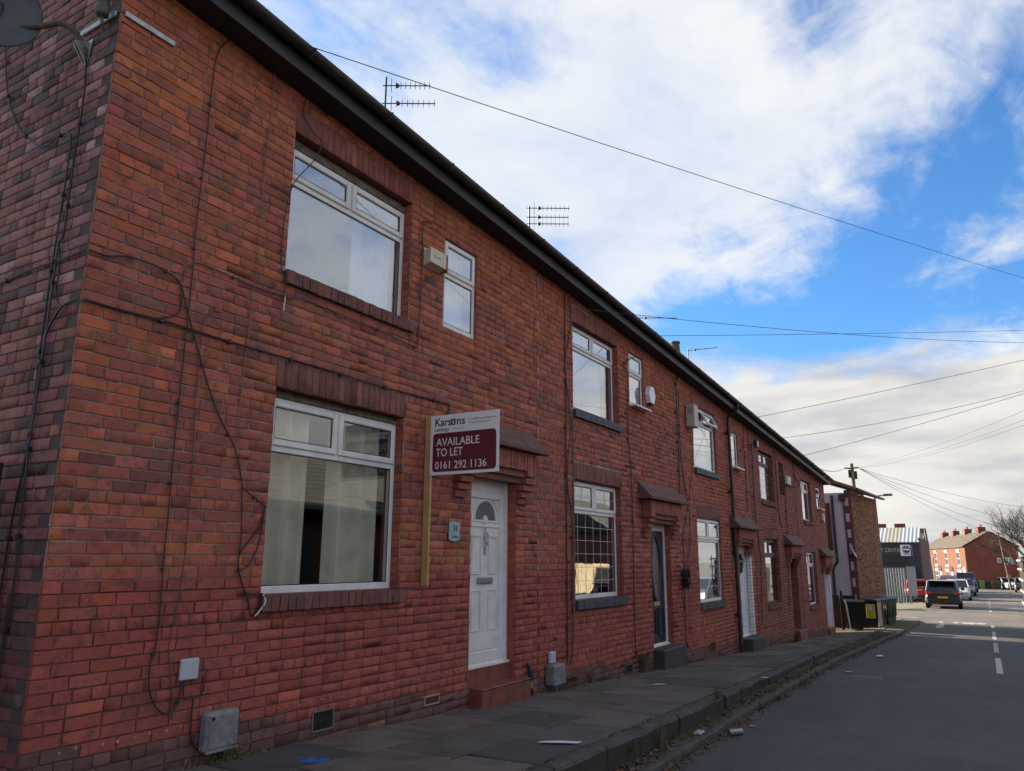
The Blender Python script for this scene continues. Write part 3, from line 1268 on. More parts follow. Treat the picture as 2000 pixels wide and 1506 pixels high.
def moulding(mb, x0, x1, z0, z1, y, t=.014, d=.012):
    mb.frame(x0, x1, z0, z1, y - d, y + .004, t, b=.005)
    mb.frame(x0 + t + .008, x1 - t - .008, z0 + t + .008, z1 - t - .008, y - d * .6, y + .004, t * .6, b=.003)


def front_door(i, house, x0, x1, z0, z1, y, mleaf, mframe, style):
    f = MB()
    f.frame(x0, x1, z0, z1, y, y + .07, .058, tb=.04)
    if style != 'plain':
        f.bbox(x0 + .0585, x1 - .0585, y + .012, y + .06, z1 - .172, z1 - .0585, .004)
        f.bbox(x0 + .0585, x1 - .0585, y + .002, y + .06, z1 - .19, z1 - .1725, .004)
        f.bbox(x0 + .001, x1 - .001, y - .035, y + .03, z0 - .012, z0 + .022, .004)
    frame = f.build('door_frame', mframe, house)
    top = z1 - .16 if style != 'plain' else z1 - .06
    a, b, c = x0 + .06, x1 - .06, z0 + .04
    if style == 'arch':                                   # upvc: sash round a panel
        s = MB()
        s.frame(a, b, c, top, y + .004, y + .05, .105, tb=.125, b=.010)
        s.build('door_sash', mleaf, frame)
        pa, pb, pc, pt = a + .108, b - .108, c + .128, top - .108
    else:
        pa, pb, pc, pt = a + .004, b - .004, c + .004, top - .004
    yl = y + .022
    lf = MB()
    lf.bbox(pa, pb, yl, yl + .04, pc, pt, .004)
    cx = (pa + pb) / 2
    W = pb - pa
    if style == 'arch':
        zc = 1.83 + DZ[i]
        rg = W * .335
        lf.tube(arc_pts(cx, zc, rg + .075, rg + .075, 0, math.pi, 20, yl - .002), .010, 6)
        lf.tube(arc_pts(cx, zc, rg + .020, rg + .020, 0, math.pi, 20, yl - .002), .014, 6)
        lf.bbox(pa + .02, pb - .02, yl - .014, yl + .002, zc - .085, zc - .068, .004)
        lf.bbox(cx - rg - .085, cx + rg + .085, yl - .010, yl + .002, zc - .03, zc - .004, .004)
        for (q0, q1) in ((pa + .035, cx - .075), (cx + .075, pb - .035)):
            moulding(lf, q0, q1, zc - .62, zc - .18, yl)
            moulding(lf, q0, q1, zc - 1.24, zc - .79, yl)
    elif style == 'oval':
        zc = z0 + 1.28
        for k, rr in ((0, .0), (1, .035), (2, .07)):
            lf.tube(arc_pts(cx, zc, .165 + rr, .50 + rr, 0, 2 * math.pi, 36, yl - .002), .011 + .003 * k, 6)
        for (q0, q1) in ((pa + .07, cx - .05), (cx + .05, pb - .07)):
            moulding(lf, q0, q1, z0 + .16, z0 + .62, yl, .02, .02)
    elif style == 'long':
        for (q0, q1) in ((pa + .07, cx - .04), (cx + .04, pb - .07)):
            moulding(lf, q0, q1, z0 + .22, z0 + .85, yl, .02, .016)
            moulding(lf, q0, q1, z0 + 1.0, z0 + 1.80, yl, .02, .016)
    leaf = lf.build('door', mleaf, house)
    if style == 'arch':
        g = MB()
        rb = .058
        outer = arc_pts(cx, zc, rg, rg, 0, math.pi, 22, yl - .006)
        inner = arc_pts(cx, zc, rb, rb, 0, math.pi, 22, yl - .006)
        for k in range(22):
            o0, o1, n0, n1 = outer[k], outer[k + 1], inner[k], inner[k + 1]
            back = lambda p: (p[0], p[1] + .010, p[2])
            g.hexa([back(n0), back(n1), back(o1), back(o0), n0, n1, o1, o0])
        fix_normals(g.build('fanlight', M_DARKGLASS, leaf))
        h = MB()
        h.lathe([(rb - .004, .0), (rb - .01, -.014), (.001, -.016)], (cx, yl + .002, zc), 'Y', 16)
        h.build('sunburst', mleaf, leaf)
        k_ = MB()                                          # urn knocker
        zk = zc - .20
        k_.lathe([(.004, .0), (.010, .012), (.016, .02), (.012, .03), (.002, .034)], (cx, yl - .034, zk), 'Y', 10)
        k_.tube([(cx, yl - .012, zk + .11), (cx, yl - .02, zk + .06), (cx - .03, yl - .03, zk + .02), (cx - .028, yl - .03, zk - .05), (cx, yl - .03, zk - .09),
                 (cx + .028, yl - .03, zk - .05), (cx + .03, yl - .03, zk + .02), (cx, yl - .02, zk + .06)], .008, 6)
        k_.bbox(cx - .012, cx + .012, yl - .02, yl, zk - .20, zk - .10, .004)
        k_.build('knocker', M_SILVER, leaf)
        l = MB()
        l.bbox(cx - .155, cx + .155, yl - .026, yl + .002, zc - .725, zc - .650, .010)
        l.bbox(cx - .125, cx + .125, yl - .034, yl - .024, zc - .712, zc - .664, .008)
        l.build('letterbox', mat('letterbox_grey', (.24, .26, .29), .45, metal=.3), leaf)
    elif style == 'oval':
        g = MB()
        pts = arc_pts(cx, zc, .155, .49, 0, 2 * math.pi, 32, yl - .005)[:-1]
        g.prism(pts, (0, .008, 0))
        g.build('oval_light', M_DARKGLASS, leaf)
        l = MB()
        l.bbox(cx - .14, cx + .14, yl - .02, yl + .002, z0 + .655, z0 + .725, .008)
        l.build('letterbox', mat('brass', (.55, .45, .28), .35, metal=.9), leaf)
    elif style == 'long':
        l = MB()
        l.bbox(pa + .035, pa + .075, yl - .012, yl, z0 + .86, z0 + 1.10, .004)
        l.tube([(pa + .055, yl - .045, z0 + 1.02), (pa + .055, yl - .012, z0 + 1.02)], .009, 8)
        l.tube([(pa + .055, yl - .045, z0 + 1.02), (pa + .17, yl - .048, z0 + 1.02)], .009, 8)
        l.build('door_handle', M_SILVER, leaf)
    return leaf


for i, house in enumerate(HOUSES):
    wl, dz = WL[i], DZ[i]
    x0, x1 = (wl + 2.872, wl + 3.828) if i < 2 else (wl + 2.952, wl + 3.928)
    thr = [.215, -.055, -.34, -.575, -.93][i]
    style = ['arch', 'oval', 'long', 'plain', 'plain'][i]
    ml = [M_UPVC, M_DOORNAVY, M_UPVC2, M_DOORBROWN, M_UPVC2][i]
    mf = [M_UPVC, M_UPVC, M_UPVC2, M_DOORBROWN, M_UPVC2][i]
    front_door(i, house, x0, x1, thr, 2.335 + dz, [.115, .10, .10, .26, .30][i], ml, mf, style)
    if i == 4:                                             # white lining to the near jamb
        s = MB()
        s.bbox(x1 - .03, x1 + .012, .02, .30, thr, 2.30 + dz, .004)
        s.bbox(x1 - .012, x1 + .10, -.018, .016, thr - .1, 2.28 + dz, .004)
        s.build('door_lining', M_UPVC2, house)
    if i == 2:
        k = 0
        zt = thr
        while zt < 2.2 + dz:                               # painted quoins by the door
            s = MB()
            s.bbox(x1 - .012, x1 + .10, -.014, .09, zt + .004, zt + .076, .006)
            s.build('white_quoin', M_UPVC, house)
            zt += .08
    # steps
    if i == 0:
        sx0, sx1 = 7.07, 8.09
        g = zw(7.5) - .12
        riser = MB()
        for j in range(4):
            a, b = x0 + (x1 - x0) * j / 4 + .002, x0 + (x1 - x0) * (j + 1) / 4 - .002
            riser.bbox(a, b, .058, .20, .03, thr - .012, .005)
        riser.bbox(x0, x1, .052, .20, thr - .011, thr - .001, .003)
        riser.build('threshold_tiles', M_REDTILE, house)
        core = MB()
        core.box(sx0 + .014, sx1 - .014, -.150, .055, g, .030)
        step = core.build('doorstep', M_REDTILE, house)
        for j in range(6):                                 # front tiles and top tiles
            a, b = sx0 + (sx1 - sx0) * j / 6 + .0025, sx0 + (sx1 - sx0) * (j + 1) / 6 - .0025
            t_ = MB()
            t_.bbox(a, b, -.166, -.1505, g, .022 + rng.gauss(0, .001), .003)
            t_.build('step_tile', M_REDTILE, step)
            t_ = MB()
            t_.bbox(a, b, -.172, .056, .0305, .046 + rng.gauss(0, .001), .006)
            t_.build('step_tile', M_REDTILE, step)
        t_ = MB()
        t_.bbox(sx0 - .002, sx0 + .0135, -.15, .0, g, .028, .003)
        t_.build('step_tile', M_REDTILE, step)
    else:
        s = MB()
        ms = [None, M_STEPDK, M_STEPDK, M_REDTILE, M_REDTILE][i]
        dpt = [0, .20, .22, .16, .06][i]
        s.bbox(x0 - .05, x1 + .08, -dpt, .24, zw(x0) - .3, thr - .004, .014)
        s.build('doorstep', ms, house)

# wreath hung on the middle house's door
r = random.Random(5)
wx, wz = WL[2] + 3.26, 1.30
mb = MB()
for k in range(420):
    a = r.random() * 2 * math.pi
    R = .165 + r.gauss(0, .028)
    p = Vector((wx + R * math.cos(a), .07 + r.gauss(0, .018), wz + R * math.sin(a)))
    dv = Vector((r.gauss(0, 1), r.gauss(0, .5), r.gauss(0, 1))).normalized() * .045
    e = dv.cross(Vector((r.gauss(0, 1), r.gauss(0, 1), r.gauss(0, 1)))).normalized() * .011
    mb.face([p - e, p + dv * .5 - e * 1.5, p + dv, p + dv * .5 + e * 1.5])
wr_ = mb.build('door_wreath', mat('wreath_green', (.03, .065, .035), .8, var=((.07, .10, .07), .6), vscale=30))
tag(wr_, 'round green leafy wreath hanging on the white door of the middle house', 'wreath')

# curtains and blinds behind the glass
fy = .27
curtain('curtain', 4.22, 4.86, 1.14, 2.70, fy, M_CURTAIN, 3, .035, 'cream curtain at the left side of the nearest ground floor window', seed=3)
curtain('curtain', 5.12, 5.80, 1.14, 2.70, fy, M_CURTAIN, 3, .04, 'cream curtain at the right side of the nearest ground floor window', seed=8)
curtain('net_curtain', 5.22, 5.80, 3.80, 5.05, fy, M_NET, 6, .02, 'white net curtain at the right of the nearest big upstairs window', seed=5)
curtain('net_curtain', 6.47, 7.07, 3.90, 4.9, .22, M_NET, 8, .015, 'white net curtain filling the small upstairs window by the cream alarm box', seed=6)
for k in range(11):
    a = WL[1] + .05 + k * .138
curtain('vertical_blind', WL[1] + .04, WL[1] + 1.42, 3.78 + DZ[1], 5.0 + DZ[1], .25, M_BLIND, 10, .012, 'white vertical blind in the upstairs window with the dark blue sill', 'blind', seed=2)
curtain('net_curtain', 11.78, 12.36, 3.95, 4.83, .22, M_NET, 5, .015, 'white net curtain in the small upstairs window beside the hexagonal bell box', seed=16)
curtain('net_curtain', WL[2] + .04, WL[2] + 1.50, 3.78 + DZ[2], 4.9 + DZ[2], .22, M_NET, 9, .014, 'white net curtain in the window with the open top light', seed=12)
curtain('net_curtain', WL[2] + .04, WL[2] + 1.55, 1.12 + DZ[2], 1.9 + DZ[2], .22, M_NET, 4, .02, 'pale half curtain in the ground floor window left of the wreath door', seed=14)
curtain('net_curtain', WL[3] + .04, WL[3] + 1.5, 3.78 + DZ[3], 4.7 + DZ[3], .25, M_NET, 7, .014, 'white net curtain behind the brown framed upstairs window', seed=21)
curtain('curtain', WL[4] + .04, WL[4] + .62, 3.78 + DZ[4], 5.0 + DZ[4], .25, M_NET, 4, .02, 'white curtain at the left of the last big upstairs window', seed=22)
curtain('curtain', WL[4] + 1.1, WL[4] + 1.55, 3.78 + DZ[4], 5.0 + DZ[4], .25, M_NET, 4, .02, 'white curtain at the right of the last big upstairs window', seed=23)
# a vase of yellow flowers stands inside the brown window
vs = empty('flower_vase', (WL[3] + .55, .28, 1.12 + DZ[3]), 0, 'vase of leaves and yellow flowers inside the brown ground floor window', 'vase')
mb = MB()
mb.lathe([(.04, 0), (.07, .06), (.06, .16), (.04, .22), (.045, .24)], (WL[3] + .55, .28, 1.12 + DZ[3]), n=12)
mb.build('vase', M_BLIND, vs)
mb = MB()
my = MB()
for k in range(160):
    p = Vector((WL[3] + .55 + r.gauss(0, .16), .28 + r.gauss(0, .03), 1.62 + DZ[3] + r.gauss(0, .17)))
    dv = Vector((r.gauss(0, 1), r.gauss(0, .3), r.gauss(0, 1))).normalized() * .05
    e = dv.cross(Vector((0, 1, 0))).normalized() * .02
    (mb if k % 5 else my).face([p - dv, p + e, p + dv, p - e])
mb.build('foliage', mat('vase_leaf', (.10, .16, .04), .7), vs)
my.build('flower', mat('vase_flower', (.6, .42, .03), .7), vs)

# ---------------------------------------------------------------- things fixed to the walls
def thing_box(name, x0, x1, y0, y1, z0, z1, m, label, cat, b=.012, group=None):
    mb = MB()
    mb.bbox(x0, x1, y0, y1, z0, z1, b)
    return tag(mb.build(name, m), label, cat, group)


# to-let board standing out from the wall on its batten
bd = empty('to_let_board', (6.20, 0, 1.15), 0, 'white and maroon available to let board on a pine batten beside the white door', 'sign')
mb = MB()
mb.bbox(6.170, 6.20, -.088, -.0515, 1.125, 2.83, .003)
mb.bbox(6.170, 6.20, -.051, -.008, 1.125, 2.83, .003)
mb.build('batten', M_WOOD, bd)
mb = MB()
BX = 6.162
mb.bbox(BX, BX + .0075, -.915, -.085, 2.208, 2.818, .0015)
board = mb.build('board', M_BOARD, bd)
mb = MB()
y0, y1, z0, z1, rr = -.885, -.118, 2.238, 2.632, .040
pts = []
for (cy, cz, a0) in ((y1 - rr, z1 - rr, 0), (y0 + rr, z1 - rr, 90), (y0 + rr, z0 + rr, 180), (y1 - rr, z0 + rr, 270)):
    for k in range(6):
        a = math.radians(a0 + 18 * k)
        pts.append((BX - .0012, cy + rr * math.cos(a), cz + rr * math.sin(a)))
mb.prism(pts, (.0018, 0, 0))
mb.build('panel', M_MAROON, board)
TR, TU = (0, -1, 0), (0, 0, 1)


def fit_text(body, u0, u1, zb, cap, m, parent, x, bold=0.0):
    """lettering on the board from share u0 to u1 of its width, baseline zb, capitals cap high"""
    o = text('lettering', body, cap / .70, (x, -.085 - .83 * u0, zb), TR, TU, m, parent)
    o.data.offset = bold
    bpy.context.view_layer.update()
    wid = o.dimensions.x
    k = .83 * (u1 - u0) / max(wid, 1e-4)
    o.matrix_basis = o.matrix_basis @ Matrix.Diagonal((k, 1, 1, 1))
    return o


tx, txb = BX - .0022, BX - .0008
fit_text('AVAILABLE', .093, .726, 2.500, .082, M_BOARD, board, tx)
fit_text('TO LET', .089, .485, 2.395, .082, M_BOARD, board, tx)
fit_text('0161 292 1136', .080, .827, 2.268, .076, M_BOARD, board, tx)
fit_text('Kars', .060, .300, 2.708, .080, M_NAVY, board, txb, .0016)
fit_text('ns', .385, .508, 2.708, .080, M_NAVY, board, txb, .0016)
fit_text('Lettings', .058, .275, 2.652, .040, mat('sign_blue', (.03, .09, .20), .4), board, txb, .0005)
oy = -.085 - .83 * .342
mb = MB()                                                  # the keyhole that stands for the o
mb.bbox(txb - .0006, txb + .0006, oy - .027, oy + .027, 2.706, 2.770, .0004)
mb.build('keyhole_mark', M_MAROON, board)
mb = MB()
mb.lathe([(.009, -.0016), (.009, .0004)], (txb, oy, 2.748), 'X', 14)
mb.prism([(txb - .0016, oy + .004, 2.746), (txb - .0016, oy - .004, 2.746), (txb - .0016, oy - .009, 2.716), (txb - .0016, oy + .009, 2.716)], (.001, 0, 0))
mb.build('keyhole', M_BOARD, board)
GI = mat('sign_grey', (.16, .15, .16), .5)
fit_text('E  info@karsonslettings.com', .565, .955, 2.742, .020, GI, board, txb)
fit_text('W karsonslettings.com', .565, .875, 2.705, .020, GI, board, txb)
fit_text('Your key to the city', .316, .515, 2.662, .014, mat('sign_pink', (.35, .15, .17), .5), board, txb)

# number plaque
pq = empty('house_number_plaque', (6.69, -.012, 1.58), 0, 'pale teal number 34 plaque on the brick left of the white door', 'plaque')
mb = MB()
pts = []
for (a, b) in ((6.60, 1.585), (6.62, 1.575), (6.69, 1.566), (6.76, 1.575), (6.785, 1.585), (6.790, 1.60), (6.790, 1.74), (6.785, 1.755), (6.76, 1.765), (6.69, 1.774), (6.62, 1.765), (6.60, 1.755), (6.595, 1.74), (6.595, 1.60)):
    pts.append((a + .02, -.022, b))
mb.prism(pts, (0, .010, 0))
mb.build('plate', M_TEALP, pq)
text('lettering', '34', .105, (6.675, -.0235, 1.665), (1, 0, 0), TU, M_INK, pq, squash=.8)
text('lettering', 'Street', .05, (6.665, -.0235, 1.598), (1, 0, 0), TU, M_NAVY, pq)
mb = MB()
mb.bbox(6.598, 6.640, -.026, -.0225, 1.676, 1.686, .001)
mb.bbox(6.775, 6.826, -.026, -.0225, 1.676, 1.686, .001)
mb.build('fixing', M_SILVER, pq)

# burglar alarm, bells, lamps and boxes
al = empty('alarm_box', (6.24, 0, 4.48), 0, 'cream burglar alarm box with a red end by the small upstairs window', 'alarm box')
mb = MB()
mb.prism([(6.05, -.012, 4.46), (6.33, -.012, 4.46), (6.33, -.10, 4.485), (6.05, -.10, 4.485)], (0, 0, .17))
mb.bbox(6.046, 6.334, -.016, -.004, 4.455, 4.665, .003)
mb.build('case', M_CREAM, al)
mb = MB()
mb.bbox(6.3345, 6.365, -.104, -.006, 4.46, 4.66, .006)
mb.build('end_cap', M_RED, al)
text('lettering', 'ALARM', .042, (6.10, -.1045, 4.555), (1, 0, 0), TU, mat('alarm_print', (.42, .45, .48), .5), al)

bl = empty('bell_box', (12.62, 0, 4.2), 0, 'white hexagonal bell box right of a small upstairs window', 'alarm box')
mb = MB()
mb.prism([(12.43, -.09, 4.235), (12.50, -.09, 4.09), (12.66, -.09, 4.09), (12.73, -.09, 4.235), (12.66, -.09, 4.385), (12.50, -.09, 4.385)], (0, .085, 0))
mb.build('case', M_UPVC2, bl)
mb = MB()
mb.bbox(12.52, 12.64, -.096, -.01, 4.055, 4.088, .008)
mb.build('lens', M_BLACK, bl)

fl = empty('flue_box', (14.75, 0, 4.2), 0, 'tall cream louvred flue box beside the open window light', 'flue box')
mb = MB()
mb.bbox(14.62, 14.88, -.19, -.01, 3.97, 4.43, .012)
mb.build('case', mat('flue_cream', (.50, .45, .38), .5, var=((.38, .33, .28), .5)), fl)
for k in range(3):
    mb = MB()
    mb.bbox(14.614, 14.6195, -.17, -.06, 4.25 + .045 * k, 4.262 + .045 * k, .002)
    mb.build('louvre', M_VENT, fl)
thing_box('alarm_box', 23.50, 23.98, -.11, -.008, 3.57, 3.83, mat('box_offwhite', (.58, .56, .48), .5), 'off white alarm box between a brown narrow window and the last house', 'alarm box', .02)
lm = empty('wall_lamp', (19.7, 0, 4.27), 0, 'small black floodlight on a bracket under the eaves beside a thin cable', 'lamp')
mb = MB()
mb.bbox(19.62, 19.78, -.20, -.11, 4.17, 4.38, .02)
mb.tube([(19.4, -.01, 4.22), (19.55, -.10, 4.26), (19.66, -.12, 4.30)], .015)
mb.build('housing', M_BLACK, lm)
mb = MB()
mb.bbox(19.64, 19.76, -.206, -.2005, 4.2, 4.35, .004)
mb.build('lens', M_SILVER, lm)
mb = MB()
pts = [(29.42 + .15 * math.cos(2 * math.pi * k / 16), -.09, 2.86 + .17 * math.sin(2 * math.pi * k / 16)) for k in range(16)]
mb.prism(pts, (0, .08, 0))
tag(mb.build('bulkhead_lamp', M_CREAM), 'round cream bulkhead lamp above the last door of the row', 'lamp')

tag_box = thing_box('junction_box', 3.52, 3.665, -.035, -.006, .565, .705, M_PALEBOX, 'small square pale grey box low on the nearest brick wall', 'junction box', .008)
mt = empty('meter_box', (3.92, 0, .08), 0, 'weathered grey plastic meter box low on the wall under the nearest window', 'meter box')
mb = MB()
mb.bbox(3.725, 4.005, -.095, -.004, .065, .335, .022)
mb.bbox(3.745, 3.985, -.104, -.094, .095, .315, .008)
mb.build('case', M_GREYBOX, mt)
mb = MB()
mb.bbox(3.728, 4.002, -.100, -.0955, .068, .088, .003)
mb.build('lower_rail', M_GREYBOX, mt)
mb = MB()
mb.lathe([(.012, 0), (.012, -.012), (.003, -.014)], (3.765, -.100, .295), 'Y', 10)
mb.build('lock', M_BLACK, mt)
m2 = empty('meter_box', (9.0, 0, -.1), 0, 'weathered grey meter box under a pale cover, right of the red tiled step', 'meter box')
mb = MB()
mb.bbox(8.72, 9.02, -.15, -.004, -.145, .105, .02)
mb.build('case', M_GREYBOX, m2)
mb = MB()
mb.bbox(8.80, 8.94, -.05, -.004, .112, .25, .01)
mb.build('cover', M_PALEBOX, m2)
mb = MB()
mb.tube([(8.88, -.08, -.22), (8.88, -.08, -.143)], .02)
mb.tube([(8.94, -.02, .10), (9.05, -.02, .04), (9.12, -.02, -.06)], .007)
mb.build('duct', M_BEAD, m2)
pp = empty('pipe_stub', (8.33, -.04, -.2), 0, 'short pipe with a yellowed lower sleeve beside the red tiled step', 'pipe')
mb = MB()
mb.tube([(8.30, -.045, -.30), (8.30, -.045, -.105)], .030, 10)
mb.tube([(8.30, -.045, -.025), (8.30, -.045, .09), (8.30, -.035, .13), (8.30, .0, .15)], .028, 10)
mb.build('pipe', M_BLACK, pp)
mb = MB()
mb.tube([(8.30, -.045, -.106), (8.30, -.045, -.024)], .034, 10)
mb.build('sleeve', mat('pipe_yellow', (.26, .22, .09), .7, var=((.12, .10, .05), .6)), pp)


def air_brick(x0, x1, z0, z1, nx, nz, mfrm, mslot, label, house):
    """vent: frame and the bars of its grid (parts of the house)"""
    mb = MB()
    mb.frame(x0, x1, z0, z1, -.014, .006, .014, b=.003)
    o = mb.build('air_vent', mfrm, house)
    mb = MB()
    mb.box(x0 + .012, x1 - .012, -.004, .004, z0 + .012, z1 - .012)
    mb.build('void', M_SOFFIT, o)
    for k in range(1, nx):
        mb = MB()
        x = x0 + .014 + (x1 - x0 - .028) * k / nx
        mb.box(x - .003, x + .003, -.011, -.0045, z0 + .014, z1 - .014)
        mb.build('grille_bar', mslot, o)
    for k in range(1, nz):
        mb = MB()
        z = z0 + .014 + (z1 - z0 - .028) * k / nz
        mb.box(x0 + .014, x1 - .014, -.0125, -.0115, z - .004, z + .004)
        mb.build('grille_bar', mslot, o)
    o['label'] = label


air_brick(4.805, 5.055, .005, .170, 9, 2, mat('vent_mortar', (.16, .13, .10), .9), M_VENT, 'black iron vent grille low in the wall', HOUSES[0])
air_brick(6.29, 6.54, -.015, .075, 8, 3, mat('vent_clay', (.33, .24, .17), .9), mat('vent_slot', (.12, .05, .035), .8), 'pale clay air brick', HOUSES[0])
air_brick(11.25, 11.52, -.30, -.18, 6, 2, mat('vent_clay2', (.10, .045, .038), .9), M_VENT, 'dark air brick above the pavement', HOUSES[1])
air_brick(9.33, 9.62, -.20, -.12, 5, 2, mat('vent_clay3', (.12, .05, .04), .9), M_VENT, 'red air brick beside the grey meter box', HOUSES[1])
air_brick(15.55, 15.85, -.38, -.22, 3, 3, mat('vent_clay4', (.17, .05, .035), .9), M_VENT, 'red air brick below the middle house window', HOUSES[2])

# downpipe between the middle houses
dpz = eave_z(17.5)
dp = empty('downpipe', (17.5, -.07, zw(17.5)), 0, 'tall black downpipe running from gutter to pavement left of the wreath door', 'downpipe')
mb = MB()
mb.tube(smooth_path([(17.5, -.30, dpz + .11), (17.5, -.29, dpz + .02), (17.5, -.12, dpz - .13), (17.5, -.075, dpz - .22), (17.5, -.072, dpz - .5)], 4), .040, 10)
mb.tube([(17.5, -.072, dpz - .48), (17.5, -.072, zw(17.5) - .05)], .038, 10)
mb.build('pipe', M_BLACK, dp)
for k in range(4):
    mb = MB()
    z = dpz - .55 - 1.35 * k
    mb.lathe([(.044, -.03), (.048, -.025), (.048, .025), (.044, .03)], (17.5, -.072, z), n=12)
    mb.bbox(17.40, 17.60, -.030, -.006, z - .02, z + .02, .004)
    mb.build('bracket', M_BLACK, dp)

# alloy tie strips round the top corner and the insulator between them
ins = empty('corner_tie', (2.54, 0, 5.16), 0, 'grey alloy strips and clay insulator wrapped round the top brick corner', 'bracket')
mb = MB()
mb.bbox(2.56, 2.955, -.022, -.008, 5.135, 5.178, .003)
mb.bbox(2.518, 2.532, .04, .48, 5.135, 5.178, .003)
mb.build('strip', M_GALV, ins)
mb = MB()
mb.lathe([(.03, -.09), (.045, -.08), (.045, .0), (.036, .01), (.042, .02), (.034, .04), (.040, .05), (.025, .07)], (2.46, .10, 5.20), n=14)
mb.tube([(2.46, .10, 5.12), (2.47, .10, 5.05), (2.50, .12, 5.02)], .012)
mb.tube([(2.46, .10, 5.26), (2.48, .08, 5.40), (2.52, .05, 5.6)], .014)
mb.build('insulator', mat('old_ceramic', (.10, .095, .075), .7, var=((.04, .04, .035), .7), vscale=20), ins)

# satellite dish on the gable
dsx, dsy, dsz = 2.02, .86, 5.24
ds = empty('satellite_dish', (2.54, .36, 5.0), 0, 'dark weathered satellite dish on a bent arm high on the gable wall', 'satellite dish')
mb = MB()
ax = Vector((-.30, -.93, .22)).normalized()               # boresight, away from the wall and down the street side
e1 = ax.cross(Vector((0, 0, 1))).normalized()
e2 = e1.cross(ax).normalized()
C0 = Vector((2.02, .70, 5.10))
ng, na = 7, 28
i0 = 0
for side in (0, 1):
    for a in range(ng + 1):
        rad = a / ng
        for b in range(na):
            an = 2 * math.pi * b / na
            p = C0 + e1 * (.30 * rad * math.cos(an)) + e2 * (.36 * rad * math.sin(an)) + ax * (.075 * rad * rad - .004 * side)
            mb.v.append(tuple(p))
for side in (0, 1):
    for a in range(ng):
        for b in range(na):
            q = side * (ng + 1) * na
            f = (q + a * na + b, q + a * na + (b + 1) % na, q + (a + 1) * na + (b + 1) % na, q + (a + 1) * na + b)
            mb.f.append(f if side == 0 else f[::-1])
            mb.mi.append(0)
mb.tube([tuple(C0 + e1 * (.30 * math.cos(2 * math.pi * k / 28)) + e2 * (.36 * math.sin(2 * math.pi * k / 28)) + ax * .073) for k in range(29)], .007, 5, cap=False)
DISH = mat('dish_grey', (.045, .047, .050), .55, var=((.09, .09, .09), .6), vscale=6)
mb.build('reflector', DISH, ds, smooth=True)
mb = MB()
mb.tube(smooth_path([tuple(C0 - ax * .02), tuple(C0 - ax * .10 + Vector((.03, -.04, -.04))), (2.26, .52, 5.06), (2.36, .46, 5.13), (2.44, .40, 5.09), (2.50, .37, 4.99), (2.52, .36, 4.93)], 5), .021, 8)
mb.build('arm', mat('dish_arm', (.10, .075, .06), .7, var=((.05, .04, .035), .7), vscale=20), ds)
mb = MB()
mb.prism([(2.532, .30, 5.05), (2.532, .43, 5.05), (2.532, .41, 4.90), (2.532, .35, 4.84)], (-.008, 0, 0))
mb.prism([(2.523, .352, 5.04), (2.523, .352, 4.86), (2.43, .352, 5.0)], (0, .006, 0))
mb.prism([(2.523, .388, 5.04), (2.523, .388, 4.86), (2.43, .388, 5.0)], (0, -.006, 0))
mb.build('wall_bracket', M_GALV, ds)
mb = MB()
mb.bbox(C0.x - .05, C0.x + .07, C0.y - .03, C0.y + .09, C0.z - .10, C0.z + .10, .01)
mb.tube([tuple(C0 - e2 * .05 - ax * .05), tuple(C0 - e2 * .35 + ax * .10), tuple(C0 - e2 * .30 + ax * .42)], .018, 6)
mb.build('mount', M_BLACK, ds)

